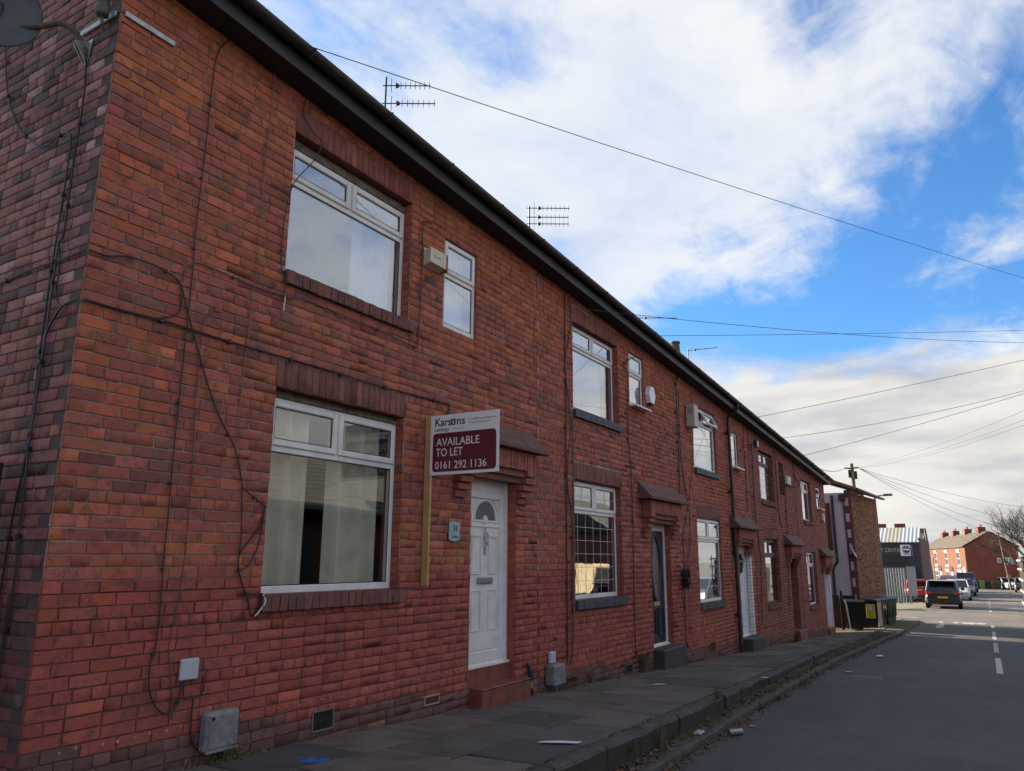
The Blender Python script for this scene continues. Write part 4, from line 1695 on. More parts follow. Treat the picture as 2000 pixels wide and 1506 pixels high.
# cables clipped to the brickwork
FAC = {
 'c1':[(3.41,5.49),(3.31,5.26),(3.30,4.53),(3.29,3.78),(3.30,3.48),(3.30,3.02),(3.30,2.56),(3.30,2.08),(3.31,1.63),(3.31,1.35),(3.32,1.16),(3.32,0.83),(3.29,0.68),(3.31,0.53),(3.37,0.42),(3.46,0.37),(3.53,0.43),(3.55,0.56)],
 'c2':[(3.89,5.49),(3.89,5.05),(3.88,4.80),(3.87,4.23),(3.88,3.68),(3.86,3.47),(3.85,3.07),(3.83,2.58),(3.82,2.22)],
 'c3':[(2.53,3.35),(2.66,3.35),(2.78,3.39),(3.01,3.40),(3.19,3.35),(3.23,3.25),(3.22,3.11),(3.07,3.03)],
 'c3b':[(3.22,3.33),(3.30,3.13),(3.43,2.84),(3.61,2.48),(3.82,2.19),(3.91,1.94),(3.95,1.89),(4.16,1.78)],
 'c4':[(2.53,3.00),(2.59,3.01),(2.78,3.01),(3.06,3.02),(3.24,3.02),(3.68,3.01),(4.18,3.01),(4.80,3.01),(5.29,3.00),(6.47,3.02),(6.55,2.99),(6.56,2.86)],
 'c5':[(3.23,3.36),(3.24,3.45),(3.31,3.53),(3.41,3.54),(3.66,3.53),(3.92,3.52),(4.21,3.54),(4.44,3.57),(4.90,3.56),(5.47,3.55),(5.93,3.52),(5.98,3.57),(6.00,3.98),(6.01,4.55),(6.00,4.86),(6.03,4.96),(6.15,4.98)],
 'c6':[(4.26,5.46),(4.24,5.27),(4.38,5.16),(4.43,5.07),(4.36,4.87),(4.19,4.62),(4.12,4.47),(4.11,4.16),(4.12,3.79),(4.17,3.72),(4.18,3.65),(4.17,3.53),(4.19,3.46)],
 'c7':[(4.15,1.78),(4.10,1.61),(3.95,1.43),(3.94,1.32),(3.99,1.19),(4.05,1.08),(4.08,0.99),(4.11,0.96),(4.16,1.01),(4.18,1.11)],
 'c7b':[(3.91,1.92),(3.94,1.54),(3.93,1.41)],
 'c7c':[(4.15,1.77),(4.14,1.68),(4.11,1.48),(4.04,1.34),(3.96,1.30)],
 'c8':[(3.51,3.21),(3.43,3.10),(3.43,2.92),(3.43,2.54),(3.46,2.06),(3.47,1.61),(3.47,1.33),(3.45,1.04),(3.42,0.81),(3.43,0.72),(3.48,0.46),(3.50,0.32)],
 'c9':[(3.56,0.56),(3.57,0.47),(3.60,0.44),(3.70,0.45),(3.73,0.49),(3.71,0.58)],
 'c10':[(3.65,0.43),(3.65,0.27),(3.67,0.15),(3.73,0.09),(3.78,0.08)],
 'c11':[(3.87,0.07),(3.88,-0.05)],
 'd1':[(9.34,5.16),(9.32,4.33),(9.34,3.73),(9.32,3.03),(9.32,2.15),(9.32,1.31),(9.31,0.08)],
 'd2':[(9.47,5.16),(9.52,4.72),(9.33,4.12),(9.42,3.60),(9.48,3.16),(9.40,2.86),(9.36,2.36),(9.48,1.89),(9.46,0.79),(9.52,0.72)],
 'd2b':[(9.55,3.42),(9.54,2.9),(9.53,1.9),(9.50,.9),(9.47,.2),(9.42,.06)],
 'd3':[(12.02,4.83),(11.58,4.64),(11.48,4.51),(11.62,4.38),(11.57,3.33),(11.62,3.13),(11.67,2.32),(11.63,0.53),(11.68,-0.04),(11.93,-0.09),(12.38,-0.08)],
 'd4':[(14.53,5.02),(14.10,4.82),(14.04,4.33),(14.04,3.43),(14.01,2.59)],
 'd5':[(14.21,4.67),(14.17,3.44),(14.31,2.90),(14.45,2.37),(14.10,1.82),(14.11,1.42),(14.06,1.03),(14.05,0.78),(14.04,0.03),(14.15,-0.20)],
 'd6':[(15.0,4.83),(14.97,3.54),(14.59,2.52),(14.49,1.62),(14.14,1.22)],
 'e1':[(19.18,4.69),(18.98,4.26),(19.02,3.40),(18.96,2.55)],
 'e2':[(19.78,4.27),(19.77,3.69),(19.72,2.59),(19.84,2.06),(19.95,1.32),(19.72,-0.10)],
 'e4':[(22.38,4.5),(22.41,3.27),(22.42,2.70),(22.64,2.29)],
 'e3':[(24.99,4.40),(24.91,4.01),(25.54,3.80),(25.44,3.64),(23.82,3.55),(23.50,3.44),(23.34,2.16),(22.88,0.04)],
}
GAB = {
 'g1':[(0.35,4.93),(0.31,4.68),(0.30,4.36),(0.31,4.08),(0.30,3.54),(0.35,3.45),(.34,3.0),(.34,2.7)],
 'g2':[(1.65,5.49),(1.49,5.05),(1.23,4.65),(0.93,4.41),(0.74,4.32),(0.60,4.34),(0.46,4.34),(0.39,4.27),(0.38,4.10),(0.38,3.76),(0.39,3.33),(0.39,3.13),(0.38,2.71),(0.36,2.29),(0.37,1.95),(0.42,1.5),(.42,.4)],
 'g3':[(0.015,3.01),(0.18,2.99),(0.30,2.88),(0.34,2.77),(0.34,2.39),(0.34,2.06),(0.32,1.75),(0.31,1.56),(0.28,1.29),(0.29,1.05),(0.31,0.84),(.33,.2)],
 'g4':[(2.4,3.25),(1.12,3.31),(0.69,3.34),(0.19,3.34),(0.0,3.35)],
 'g5':[(0.34,3.45),(0.29,3.24),(0.30,3.14),(0.25,3.03),(0.18,2.99)],
}
CAB = {
 'c1': (.0055, M_CABLE, 'long thin black cable from the eaves looping up to the small pale box'),
 'c2': (.0042, M_CABLE_T, 'tan cable hanging from the gutter down past the nearest upstairs window'),
 'c3': (.0060, M_CABLE, 'upper black cable coming round the corner and curling back in a loop'),
 'c3b': (.0060, M_CABLE, 'black cable slanting down across the brick to the nearest window'),
 'c4': (.0085, M_CABLE, 'black cable running level above the nearest ground floor lintel'),
 'c5': (.0065, M_CABLE_B, 'brown cable running level under the nearest upstairs sill and up to the alarm'),
 'c6': (.0050, M_CABLE, 'loose black cable bowing in front of the nearest upstairs window corner'),
 'c7': (.0060, M_CABLE, 'black cable dangling in a loop at the lower left of the nearest window'),
 'c7b': (.0055, M_CABLE, 'straight black cable dropping to the tangle left of the nearest window'),
 'c7c': (.0055, M_CABLE, 'black cable curving from the nearest window edge into the tangle'),
 'c8': (.0040, M_CABLE_B, 'thin brown cable dropping straight down the nearest wall from a rusty fixing'),
 'c9': (.0050, M_CABLE, 'short u-shaped black cable below the small pale box'),
 'c10': (.0060, M_CABLE, 'black cable hooking down into the nearest grey meter box'),
 'c11': (.0060, mat('cable_green', (.05, .16, .11), .5), 'short green earth wire under the nearest grey meter box'),
 'd1': (.0090, M_CABLE, 'straight black cable down the whole height left of the dark blue sills'),
 'd2': (.0070, M_CABLE, 'wandering black cable beside the straight one left of the dark blue sills'),
 'd2b': (.0070, M_CABLE_B, 'brown cable dropping from the upper dark blue sill to the pavement'),
 'd3': (.0080, M_CABLE, 'black cable from the eaves past the bell box ending beside the navy door'),
 'd4': (.0140, M_CABLE_B, 'thick red brown cable from the eaves to the hood over the navy door'),
 'd5': (.0075, M_CABLE, 'black cable zigzagging right of the navy door through the coil to the ground'),
 'd6': (.0070, M_CABLE_B, 'slack cable from the eaves to the coil right of the navy door'),
 'e1': (.0110, M_CABLE_B, 'cable down the wall above the wreath door hood'),
 'e2': (.0110, M_CABLE_B, 'cable dropping from the floodlight past the wreath door to the pavement'),
 'e4': (.0110, M_CABLE_B, 'cable beside the brown framed upstairs window'),
 'e3': (.0110, M_CABLE, 'looped cable from the far eaves past the off white alarm box'),
 'g1': (.0075, M_CABLE, 'black cable running down the gable from the dish bracket'),
 'g2': (.0070, M_CABLE, 'black cable drooping from the dish and down the gable'),
 'g3': (.0080, M_CABLE, 'black cable turning off the front and down the gable corner'),
 'g4': (.0080, M_CABLE, 'black cable running level across the gable'),
 'g5': (.0060, M_CABLE, 'short black cable joining two runs near the gable corner'),
}
for k, (rad, m, lab) in CAB.items():
    mb = MB()
    if k in FAC:
        P = [(a, -.013 - rad, b) for (a, b) in FAC[k]]
        if k == 'c6':
            P = [(a, -.02 - (.05 if 2 < q < 7 else 0), b) for q, (a, b) in enumerate(FAC[k])]
    else:
        P = [(2.54 - .013 - rad, a, b) for (a, b) in GAB[k]]
    sp = smooth_path(P, 5)
    mb.tube(sp, rad, 5)
    run = 0.0
    for a, b in zip(sp, sp[1:]):                            # clips
        run += (b - a).length
        if run > .55:
            run = 0.0
            mb.bbox(b.x - rad * 2.0, b.x + rad * 2.0, b.y - rad * 1.3, b.y + rad * 2, b.z - rad * 2, b.z + rad * 2, rad * .6)
    tag(mb.build('cable', m), lab, 'cable', 'cables on the terrace walls')
for (k, P, lab) in (('w', [(4.185, -.024, 3.53), (4.175, -.026, 3.40)], 'frayed white cable end below the left of the nearest upstairs sill'),
                    ('w2', [(4.185, -.03, 1.11), (4.195, -.05, 1.06), (4.17, -.03, 1.0), (4.13, -.02, .955)], 'frayed white wire tail at the nearest window board end')):
    mb = MB()
    mb.tube(smooth_path(P, 4), .006, 5)
    tag(mb.build('cable_end', M_CABLE_W), lab, 'cable')
mb = MB()                                                  # coil of spare cable
rr = random.Random(9)
for k in range(9):
    a, b = .075 + rr.gauss(0, .012), .165 + rr.gauss(0, .015)
    cx, cz, yy = 14.02 + rr.gauss(0, .012), 1.045 + rr.gauss(0, .015), -.03 - .012 * k
    mb.tube([(cx + a * math.cos(2 * math.pi * q / 18), yy, cz + b * math.sin(2 * math.pi * q / 18)) for q in range(19)], .009, 5, cap=False)
mb.bbox(13.98, 14.06, -.13, -.02, .98, 1.06, .02)
tag(mb.build('cable_coil', M_CABLE), 'hanging coil of spare black cable right of the navy door', 'cable coil')
# rusty stain plate where the thin cable starts, blue white filler on the junction hole
thing_box('rusty_fixing', 3.53, 3.58, -.012, -.002, 3.215, 3.26, mat('rust', (.28, .07, .02), .9), 'small rusty fixing plate at the top of a thin cable', 'fixing', .004)

thing_box('side_gate', 1.2, 2.51, .60, .65, -.2, 1.985, M_BLACK, 'black side gate at the left edge against the gable wall', 'gate', .006)

# ---------------------------------------------------------------- ground, road, pavement
def sheet(name, xs, yl, yr, zf, m, ny=2, parent=None, kind='structure'):
    """strip of ground between two edges given as functions of x"""
    mb = MB()
    for k, x in enumerate(xs):
        a, b = yl(x), yr(x)
        for j in range(ny + 1):
            y = a + (b - a) * j / ny
            mb.v.append((x, y, zf(x, y)))
    n = ny + 1
    for k in range(len(xs) - 1):
        for j in range(ny):
            p = k * n + j
            mb.f.append((p, p + 1, p + n + 1, p + n))
            mb.mi.append(0)
    o = mb.build(name, m, parent)
    fix_normals(o)
    if o.data.polygons[0].normal.z < 0:
        o.data.flip_normals()
    if kind:
        o['kind'] = kind
    return o


def asphalt(k=1.0):
    m = bpy.data.materials.new('asphalt')
    m.use_nodes = True
    t = NT(m.node_tree)
    p = t.n['Principled BSDF']
    pos = t.add('ShaderNodeNewGeometry').outputs['Position']
    a = t.noise(pos, .55, 5.0, .6, .4)
    c = t.mix(t.smooth(a, .38, .66), (.038, .036, .036), (.058, .054, .053))
    wear = t.noise(t.vmath('MULTIPLY', pos, (.12, 1.3, 1.0)), 1.0, 4.0, .6)
    c = t.mix(t.math('MULTIPLY', t.smooth(wear, .5, .72), .5), c, (.085, .078, .074))
    md = t.noise(pos, 7.0, 6.0, .7, .5)
    c = t.mix(t.math('MULTIPLY', t.smooth(md, .48, .70), .35), c, (.10, .092, .086))
    c = t.mix(t.math('MULTIPLY', t.smooth(md, .46, .30), .45), c, (.022, .021, .021))
    g = t.noise(pos, 90.0, 3.0, .7)
    c = t.mix(t.math('MULTIPLY', t.smooth(g, .56, .70), .55), c, (.13, .12, .115))
    c = t.mix(t.math('MULTIPLY', t.smooth(g, .44, .30), .5), c, (.015, .014, .015))
    pt = t.smooth(t.noise(pos, .30, 2.0, .4, 1.0), .60, .615)
    c = t.mix(t.math('MULTIPLY', pt, .35), c, (.03, .029, .03))
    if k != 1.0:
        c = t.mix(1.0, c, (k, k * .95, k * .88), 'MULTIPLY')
    t.l.new(c, p.inputs['Base Color'])
    p.inputs['Roughness'].default_value = .8
    bn = t.add('ShaderNodeBump')
    bn.inputs['Strength'].default_value = .55
    bn.inputs['Distance'].default_value = .008
    t.l.new(g, bn.inputs['Height'])
    t.l.new(bn.outputs[0], p.inputs['Normal'])
    return m


M_ASPH = asphalt()
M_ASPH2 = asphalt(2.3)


def slab_mat():
    m = bpy.data.materials.new('paving_flag')
    m.use_nodes = True
    t = NT(m.node_tree)
    p = t.n['Principled BSDF']
    pos = t.add('ShaderNodeNewGeometry').outputs['Position']
    rn = t.add('ShaderNodeObjectInfo').outputs['Random']
    c = t.ramp(rn, [(0, (.125, .095, .080)), (.30, (.100, .080, .068)), (.52, (.145, .112, .094)), (.70, (.112, .088, .075)), (.82, (.060, .056, .051)), (1, (.132, .098, .082))], 'CONSTANT')
    d1 = t.smooth(t.noise(pos, 2.2, 5.0, .62, .5), .42, .70)
    c = t.mix(t.math('MULTIPLY', d1, .6), c, (.036, .030, .026))
    g = t.noise(pos, 95.0, 3.0, .7)
    c = t.mix(t.math('MULTIPLY', t.smooth(g, .55, .70), .45), c, (.17, .15, .135))
    c = t.mix(t.math('MULTIPLY', t.smooth(g, .43, .30), .4), c, (.02, .018, .016))
    ms = t.smooth(t.noise(pos, 6.0, 5.0, .65), .60, .74)
    c = t.mix(t.math('MULTIPLY', ms, .35), c, (.045, .048, .022))
    t.l.new(c, p.inputs['Base Color'])
    p.inputs['Roughness'].default_value = .9
    bn = t.add('ShaderNodeBump')
    bn.inputs['Strength'].default_value = .5
    bn.inputs['Distance'].default_value = .006
    t.l.new(g, bn.inputs['Height'])
    t.l.new(bn.outputs[0], p.inputs['Normal'])
    return m


M_FLAG = slab_mat()
M_BED = mat('bedding', (.035, .030, .022), .95, var=((.05, .055, .02), .6), vscale=9, bump=.6, bscale=70)
M_KERB = mat('kerb_stone', (.085, .072, .062), .9, var=((.03, .03, .024), .85), vscale=5.0, bump=.7, bscale=60)
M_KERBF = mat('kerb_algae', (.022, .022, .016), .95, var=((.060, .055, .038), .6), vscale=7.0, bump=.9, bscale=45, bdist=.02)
M_VERGE = mat('kerb_dirt', (.045, .036, .026), .95, var=((.055, .062, .018), .85), vscale=6.0, bump=.9, bscale=50, bdist=.02)
M_GROUND = mat('ground_earth', (.17, .15, .115), .95, var=((.10, .11, .06), .6), vscale=.4)
M_MOSSPAVE = mat('mossy_pavement', (.060, .062, .026), .95, var=((.075, .065, .055), .8), vscale=.9, bump=.5, bscale=40)

gx = [-300, -60, -40, -20, 0, 10, 20, 30, 40, 52, 80, 125, 200, 400, 1500]
sheet('ground', gx, lambda x: -600, lambda x: 600, lambda x, y: zr(min(x, 400)) - .32, M_GROUND, ny=6)
rx = [-14 + k * 1.0 for k in range(52)] + [38.4]


def main_left(x):
    if x <= 38.4:
        return low_y(x) + .09
    return -1.9 if x < 48.2 else -1.45


road = sheet('road', [-14 + k for k in range(53)], main_left, lambda x: -7.62, lambda x, y: zr(x), M_ASPH, ny=4)
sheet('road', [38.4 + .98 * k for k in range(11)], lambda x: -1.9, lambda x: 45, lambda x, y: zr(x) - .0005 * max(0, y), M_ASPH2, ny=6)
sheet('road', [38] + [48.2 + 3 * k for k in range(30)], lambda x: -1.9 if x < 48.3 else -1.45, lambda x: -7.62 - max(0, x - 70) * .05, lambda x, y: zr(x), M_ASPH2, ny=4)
# the far pavements
sheet('pavement', [-14 + 2 * k for k in range(73)], lambda x: -7.76 - max(0, x - 70) * .05, lambda x: -9.6 - max(0, x - 70) * .05, lambda x, y: zr(x) + .10, M_FLAG, ny=2)
kb = MB()
for k in range(72):
    x = -14 + 2 * k
    q = max(0, x - 69) * .05
    kb.hexa([(x, -7.77 - q, zr(x) - .1), (x + 1.99, -7.77 - q, zr(x + 2) - .1), (x + 1.99, -7.61 - q, zr(x + 2) - .1), (x, -7.61 - q, zr(x) - .1),
             (x, -7.77 - q, zr(x) + .115), (x + 1.99, -7.77 - q, zr(x + 2) + .115), (x + 1.99, -7.61 - q, zr(x + 2) + .115), (x, -7.61 - q, zr(x) + .115)])
o = kb.build('kerb', M_KERB)
o['kind'] = 'structure'

# the pavement along the terrace: bedding, then flags laid one by one
pv = sheet('pavement', [-8 + .8 * k for k in range(49)], lambda x: .06, lambda x: kerb_y(x) + .02, lambda x, y: pave_z(x, y) - .020, M_BED, ny=3)
r = random.Random(21)
for row in range(3):
    x = -4.0 - .33 * row
    while x < 30.4:
        ln = r.choice([.62, .78, .93, .93, .78])
        t0, t1 = row / 3 + .004, (row + 1) / 3 - .004
        x0, x1 = x + .009, x + ln - .009
        jz = [r.gauss(0, .0035) for _ in range(4)]
        P = []
        for (xx, tt), q in zip(((x0, t0), (x1, t0), (x1, t1), (x0, t1)), jz):
            yy = (kerb_y(xx) + .145) * tt - .004
            P.append((xx, yy, pave_z(xx, yy) + q))
        mb = MB()
        c_ = .006
        cx, cy = sum(p[0] for p in P) / 4, sum(p[1] for p in P) / 4
        top = [(p[0] + (c_ if p[0] < cx else -c_), p[1] + (c_ if p[1] < cy else -c_), p[2]) for p in P]
        mid = [(p[0], p[1], p[2] - .006) for p in P]
        low = [(p[0], p[1], p[2] - .05) for p in P]
        mb.v = top + mid + low
        mb.f = [(0, 3, 2, 1)]
        for b in (0, 4):
            for k in range(4):
                mb.f.append((b + k, b + (k + 1) % 4, b + 4 + (k + 1) % 4, b + 4 + k))
        mb.mi = [0] * 9
        o = mb.build('paving_slab', M_FLAG, pv)
        fix_normals(o)
        x += ln
# tall kerb stones and the low outer kerb
kroot = MB()
for k in range(46):
    x = -6 + .8 * k
    x2 = x + .8
    kroot.face([(x, kerb_y(x) + .01, zr(x) + .055), (x2, kerb_y(x2) + .01, zr(x2) + .055), (x2, low_y(x2) + .11, zr(x2) + .055), (x, low_y(x) + .11, zr(x) + .055)])
kerb = kroot.build('kerb', M_BED)
kerb['kind'] = 'structure'
r = random.Random(4)
x = -4.0
while x < 29.6:
    ln = .914
    x0, x1 = x + .004, x + ln - .004
    a, b = kerb_y(x0), kerb_y(x1)
    j = r.gauss(0, .008)
    mb = MB()
    n = 5
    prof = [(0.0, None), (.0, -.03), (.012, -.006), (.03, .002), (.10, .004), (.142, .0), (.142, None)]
    st = []
    for q in range(n + 1):
        xx = x0 + (x1 - x0) * q / n
        yy = a + (b - a) * q / n + j + r.gauss(0, .004)
        zt = kerb_z(xx) + r.gauss(0, .0025)
        zb = zr(xx) + .02
        st.append([(xx, yy + p[0] + (r.gauss(0, .004) if k < 3 else 0), zb if p[1] is None else zt + p[1]) for k, p in enumerate(prof)])
    for q in range(n):
        for k in range(len(prof) - 1):
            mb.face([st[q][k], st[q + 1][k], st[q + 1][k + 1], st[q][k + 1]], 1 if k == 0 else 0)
    mb.face(st[0][::-1])
    mb.face(st[n])
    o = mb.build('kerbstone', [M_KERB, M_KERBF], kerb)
    fix_normals(o)
    x += ln
x = -4.0
while x < 38.5:
    ln = .914
    x0, x1 = x + .004, x + ln - .004
    a, b = low_y(x0), low_y(x1)
    j = r.gauss(0, .006)
    h = .075
    mb = MB()
    if x1 > 36:
        h = .085
    P = []
    for (xx, yy) in ((x0, a + j), (x1, b + j)):
        z = zr(xx)
        P.append([(xx, yy, z - .1), (xx, yy + .004, z + h - .02), (xx, yy + .022, z + h), (xx, yy + .118, z + h + .004), (xx, yy + .125, z - .1)])
    for k in range(4):
        mb.face([P[0][k], P[1][k], P[1][k + 1], P[0][k + 1]])
    mb.face(P[0])
    mb.face(P[1])
    o = mb.build('kerbstone', M_KERB, kerb)
    fix_normals(o)
    x += ln
# curved kerb round the corner into the side street
r2 = [(38.4 + 1.3 * math.sin(a), -.6 - 1.55 * math.cos(a)) for a in [math.radians(8 * k) for k in range(12)]] + [(39.72, .6 + .9 * k) for k in range(22)]
for (p, q) in zip(r2, r2[1:]):
    p, q = Vector((p[0], p[1], 0)), Vector((q[0], q[1], 0))
    dn = (q - p).normalized()
    nn = Vector((-dn.y, dn.x, 0)) * .12
    z0 = zr(p.x)
    mb = MB()
    e = dn * .003
    A = [p + e, q - e, q - e + nn, p + e + nn]
    mb.hexa([(v.x, v.y, z0 - .1) for v in A] + [(v.x, v.y, z0 + .085) for v in A])
    mb.build('kerbstone', M_KERB, kerb)

# narrow verge of dirt and moss on the ledge between the two kerbs
mb = MB()
xs = [-4 + .12 * k for k in range(286)]
ny = 5
for x in xs:
    a, b = kerb_y(x) + .006, low_y(x) + .112
    for j in range(ny + 1):
        y = a + (b - a) * j / ny
        mb.v.append((x, y, zr(x) + .068 + .008 * math.sin(7 * x + 9 * y) + r.gauss(0, .006) + (.02 if j == 0 else 0)))
for k in range(len(xs) - 1):
    for j in range(ny):
        p = k * (ny + 1) + j
        mb.f.append((p, p + ny + 1, p + ny + 2, p + 1))
        mb.mi.append(0)
o = mb.build('verge', M_VERGE, smooth=True)
fix_normals(o)
o['kind'] = 'structure'

# corner pavement with moss, where the bins stand
def corner_z(x, y):
    t = min(1, max(0, (y + 1.4) / 1.6))
    return (zr(x) + .085) * (1 - t) + (max(zw(x), zr(x) - .05) + .02) * t if x > 30.3 else pave_z(x, y)


cp = sheet('pavement', [30.3, 31, 32, 33, 34, 35, 36, 37, 38, 38.6, 39.0, 39.3, 39.55], lambda x: 12.0,
           lambda x: float(np.interp(x, [30.3, 31, 36, 38.2, 38.6, 39.0, 39.3, 39.56], [-1.99, -2.02, -2.2, -2.05, -1.95, -1.72, -1.40, -.6])), corner_z, M_MOSSPAVE, ny=14)
mb = MB()
for k in range(9):                                         # worn flags showing through the moss
    x0 = 31.2 + .85 * k
    x1 = x0 + .82
    for (ya, yb) in ((-1.5, -.95),):
        mb.face([(x0, ya, corner_z(x0, ya) + .004), (x1, ya, corner_z(x1, ya) + .004), (x1, yb, corner_z(x1, yb) + .004), (x0, yb, corner_z(x0, yb) + .004)])
mb.build('paving_slab', M_FLAG, cp)['kind'] = 'stuff'

# road paint, worn
def paint_mat(name, col, wear):
    m = bpy.data.materials.new(name)
    m.use_nodes = True
    t = NT(m.node_tree)
    p = t.n['Principled BSDF']
    pos = t.add('ShaderNodeNewGeometry').outputs['Position']
    k = t.smooth(t.noise(pos, 14.0, 5.0, .7), wear, wear + .16)
    t.l.new(t.mix(k, col, (.055, .052, .05)), p.inputs['Base Color'])
    p.inputs['Roughness'].default_value = .75
    return m


M_PAINT = paint_mat('road_paint', (.46, .44, .41), .54)
M_PAINT2 = paint_mat('road_paint_worn', (.40, .38, .35), .47)


def paint(pts, m, parent=road, dz_=.004, name='lane_marking'):
    mb = MB()
    mb.face([(p[0], p[1], zr(p[0]) + dz_) for p in pts])
    o = mb.build(name, m, parent)
    fix_normals(o)
    if o.data.polygons[0].normal.z < 0:
        o.data.flip_normals()
    return o


for (a, b, mm) in ((18.06, 22.03, M_PAINT), (23.9, 28.3, M_PAINT2), (30.0, 33.8, M_PAINT2), (35.8, 37.9, M_PAINT2), (49.5, 52, M_PAINT2), (54, 57, M_PAINT2), (60, 63, M_PAINT2), (66, 69, M_PAINT2)):
    n = 4
    for k in range(n):
        u, v = a + (b - a) * k / n, a + (b - a) * (k + 1) / n
        paint([(u, -4.90, 0), (v, -4.90, 0), (v, -4.79, 0), (u, -4.79, 0)], mm)
for k in range(16):                                        # edge line across the side street mouth
    u0, u1 = -1.3 + .1 * k * 0, 0
cv = [(41.9, 3.0), (41.9, .4), (41.7, -1.6), (41.2, -2.7), (40.2, -3.35), (39.0, -3.5), (38.5, -3.52)]
cv = [(v.x, v.y) for v in smooth_path([(a, b, 0) for a, b in cv], 4)]
for (p, q) in zip(cv, cv[1:]):
    dv = Vector((q[0] - p[0], q[1] - p[1], 0)).normalized()
    nv = Vector((-dv.y, dv.x, 0)) * .09
    paint([(p[0] + nv.x, p[1] + nv.y), (q[0] + nv.x, q[1] + nv.y), (q[0] - nv.x, q[1] - nv.y), (p[0] - nv.x, p[1] - nv.y)], M_PAINT, dz_=.005)
for (cx, cy, a, b) in ((38.9, -4.0, .9, .28), (39.2, -4.45, .9, .2), (36.0, -3.05, 1.5, .14), (39.0, -2.95, .7, .1)):
    pts = [(cx + a * math.cos(2 * math.pi * k / 12) * (1 + .2 * math.sin(3 * k)), cy + b * math.sin(2 * math.pi * k / 12)) for k in range(12)]
    paint(pts, M_PAINT2, dz_=.006)
# iron cover set in the road
mb = MB()
mb.box(14.9, 15.75, -3.05, -2.62, zr(15.3) - .04, zr(15.75) + .012)
o = mb.build('drain_cover', mat('drain_iron', (.03, .03, .031), .6, var=((.05, .045, .04), .6), vscale=40), road)

# ---------------------------------------------------------------- leaves, moss, weeds and litter
def scatter(name, n, place, size, m, flat=.5, seed=0, kind='stuff', aspect=.55, label=None):
    r_ = random.Random(seed)
    mb = MB()
    for _ in range(n):
        p = Vector(place(r_))
        a = r_.random() * 2 * math.pi
        s = size * math.exp(r_.gauss(0, .35))
        u = Vector((math.cos(a), math.sin(a), r_.gauss(0, flat))).normalized() * s
        v = Vector((-math.sin(a), math.cos(a), r_.gauss(0, flat))).normalized() * s * aspect
        b = Vector((0, 0, abs(r_.gauss(0, .3)) * s))
        mb.face([p - u, p - v * .8 + b, p + u, p + v * .8 + b])
    o = mb.build(name, m)
    o['kind'] = kind
    return o


M_LEAF = mat('dead_leaf', (.10, .055, .032), .9, var=((.17, .10, .06), .8), vscale=22.0)
M_MOSS = mat('moss', (.055, .065, .014), .95, var=((.10, .095, .03), .6), vscale=25.0)
M_WEED = mat('weed_dry', (.15, .10, .055), .95, var=((.07, .075, .025), .8), vscale=8.0)


def gutter_spot(r_):
    x = 3.0 + 27 * r_.random() ** 1.7
    if math.sin(x * 2.3) + math.sin(x * .9 + 1) < -.2 and r_.random() < .7:
        x += .7
    if r_.random() < .5:
        y = low_y(x) - abs(r_.gauss(0, .07))
        return (x, y, zr(x) + .012)
    y = kerb_y(x) - r_.random() * max(.05, kerb_y(x) - low_y(x) - .05)
    return (x, y, zr(x) + .085)


scatter('fallen_leaves', 5200, gutter_spot, .021, M_LEAF, .5, 3)


def moss_spot(r_):
    x = 3.0 + 27 * r_.random()
    k = math.sin(x * 3.1) + math.sin(x * 1.3 + 2)
    y = kerb_y(x) - .02 - r_.random() * max(.05, kerb_y(x) - low_y(x) - .12)
    if k < 0:
        y = low_y(x) + .13 + r_.random() * .05
    return (x, y, zr(x) + .078)


scatter('moss', 4200, moss_spot, .009, M_MOSS, .8, 5)


def wallfoot(r_):
    c = r_.choice([3.95, 3.9, 9.35, 9.6, 9.3, 10.4, 12.1, 11.9, 13.9, 14.6, 18.6, 22.6, 23.1, 23.0, 22.9, 24.4, 27.0])
    x = c + r_.gauss(0, .22)
    y = -.03 - abs(r_.gauss(0, .05))
    return (x, y, pave_z(x, y) + abs(r_.gauss(0, .018)))


scatter('wall_foot_weeds', 1700, wallfoot, .015, M_WEED, 1.2, 6)


def kerb_joint(r_):
    x = 4.2 + 24 * r_.random() ** 1.5
    y = kerb_y(x) + .145 + r_.gauss(0, .012)
    return (x, y, pave_z(x, y) + .004)


scatter('joint_moss', 1600, kerb_joint, .010, mat('joint_moss', (.075, .065, .035), .95, var=((.05, .055, .02), .8), vscale=6), .8, 7)


def grit(r_):
    x = 3.2 + 20 * r_.random() ** 1.6
    y = -r_.random() * (-kerb_y(x))
    return (x, y, pave_z(x, y) + .006)


scatter('grit', 700, grit, .006, mat('grit_pale', (.30, .27, .24), .9), .3, 8)


def tuft(name, x, y, z, n, h, m, label, seed):
    r_ = random.Random(seed)
    mb = MB()
    for _ in range(n):
        a = r_.random() * 6.28
        b = Vector((x + r_.gauss(0, .03), y + r_.gauss(0, .02), z))
        t = b + Vector((math.cos(a) * h * .5 * r_.random(), -abs(math.sin(a)) * h * .4 * r_.random(), h * (.5 + .6 * r_.random())))
        s = Vector((-math.sin(a), math.cos(a), 0)) * .004
        md = (b + t) / 2 + Vector((0, 0, .03))
        mb.face([b - s, b + s, md + s * .8, md - s * .8])
        mb.face([md - s * .8, md + s * .8, t])
        if r_.random() < .5:
            mb.face([t, t + s * 5 + Vector((0, 0, .006)), t + Vector((0, 0, .016)), t - s * 5])
    return tag(mb.build(name, m), label, 'plant')


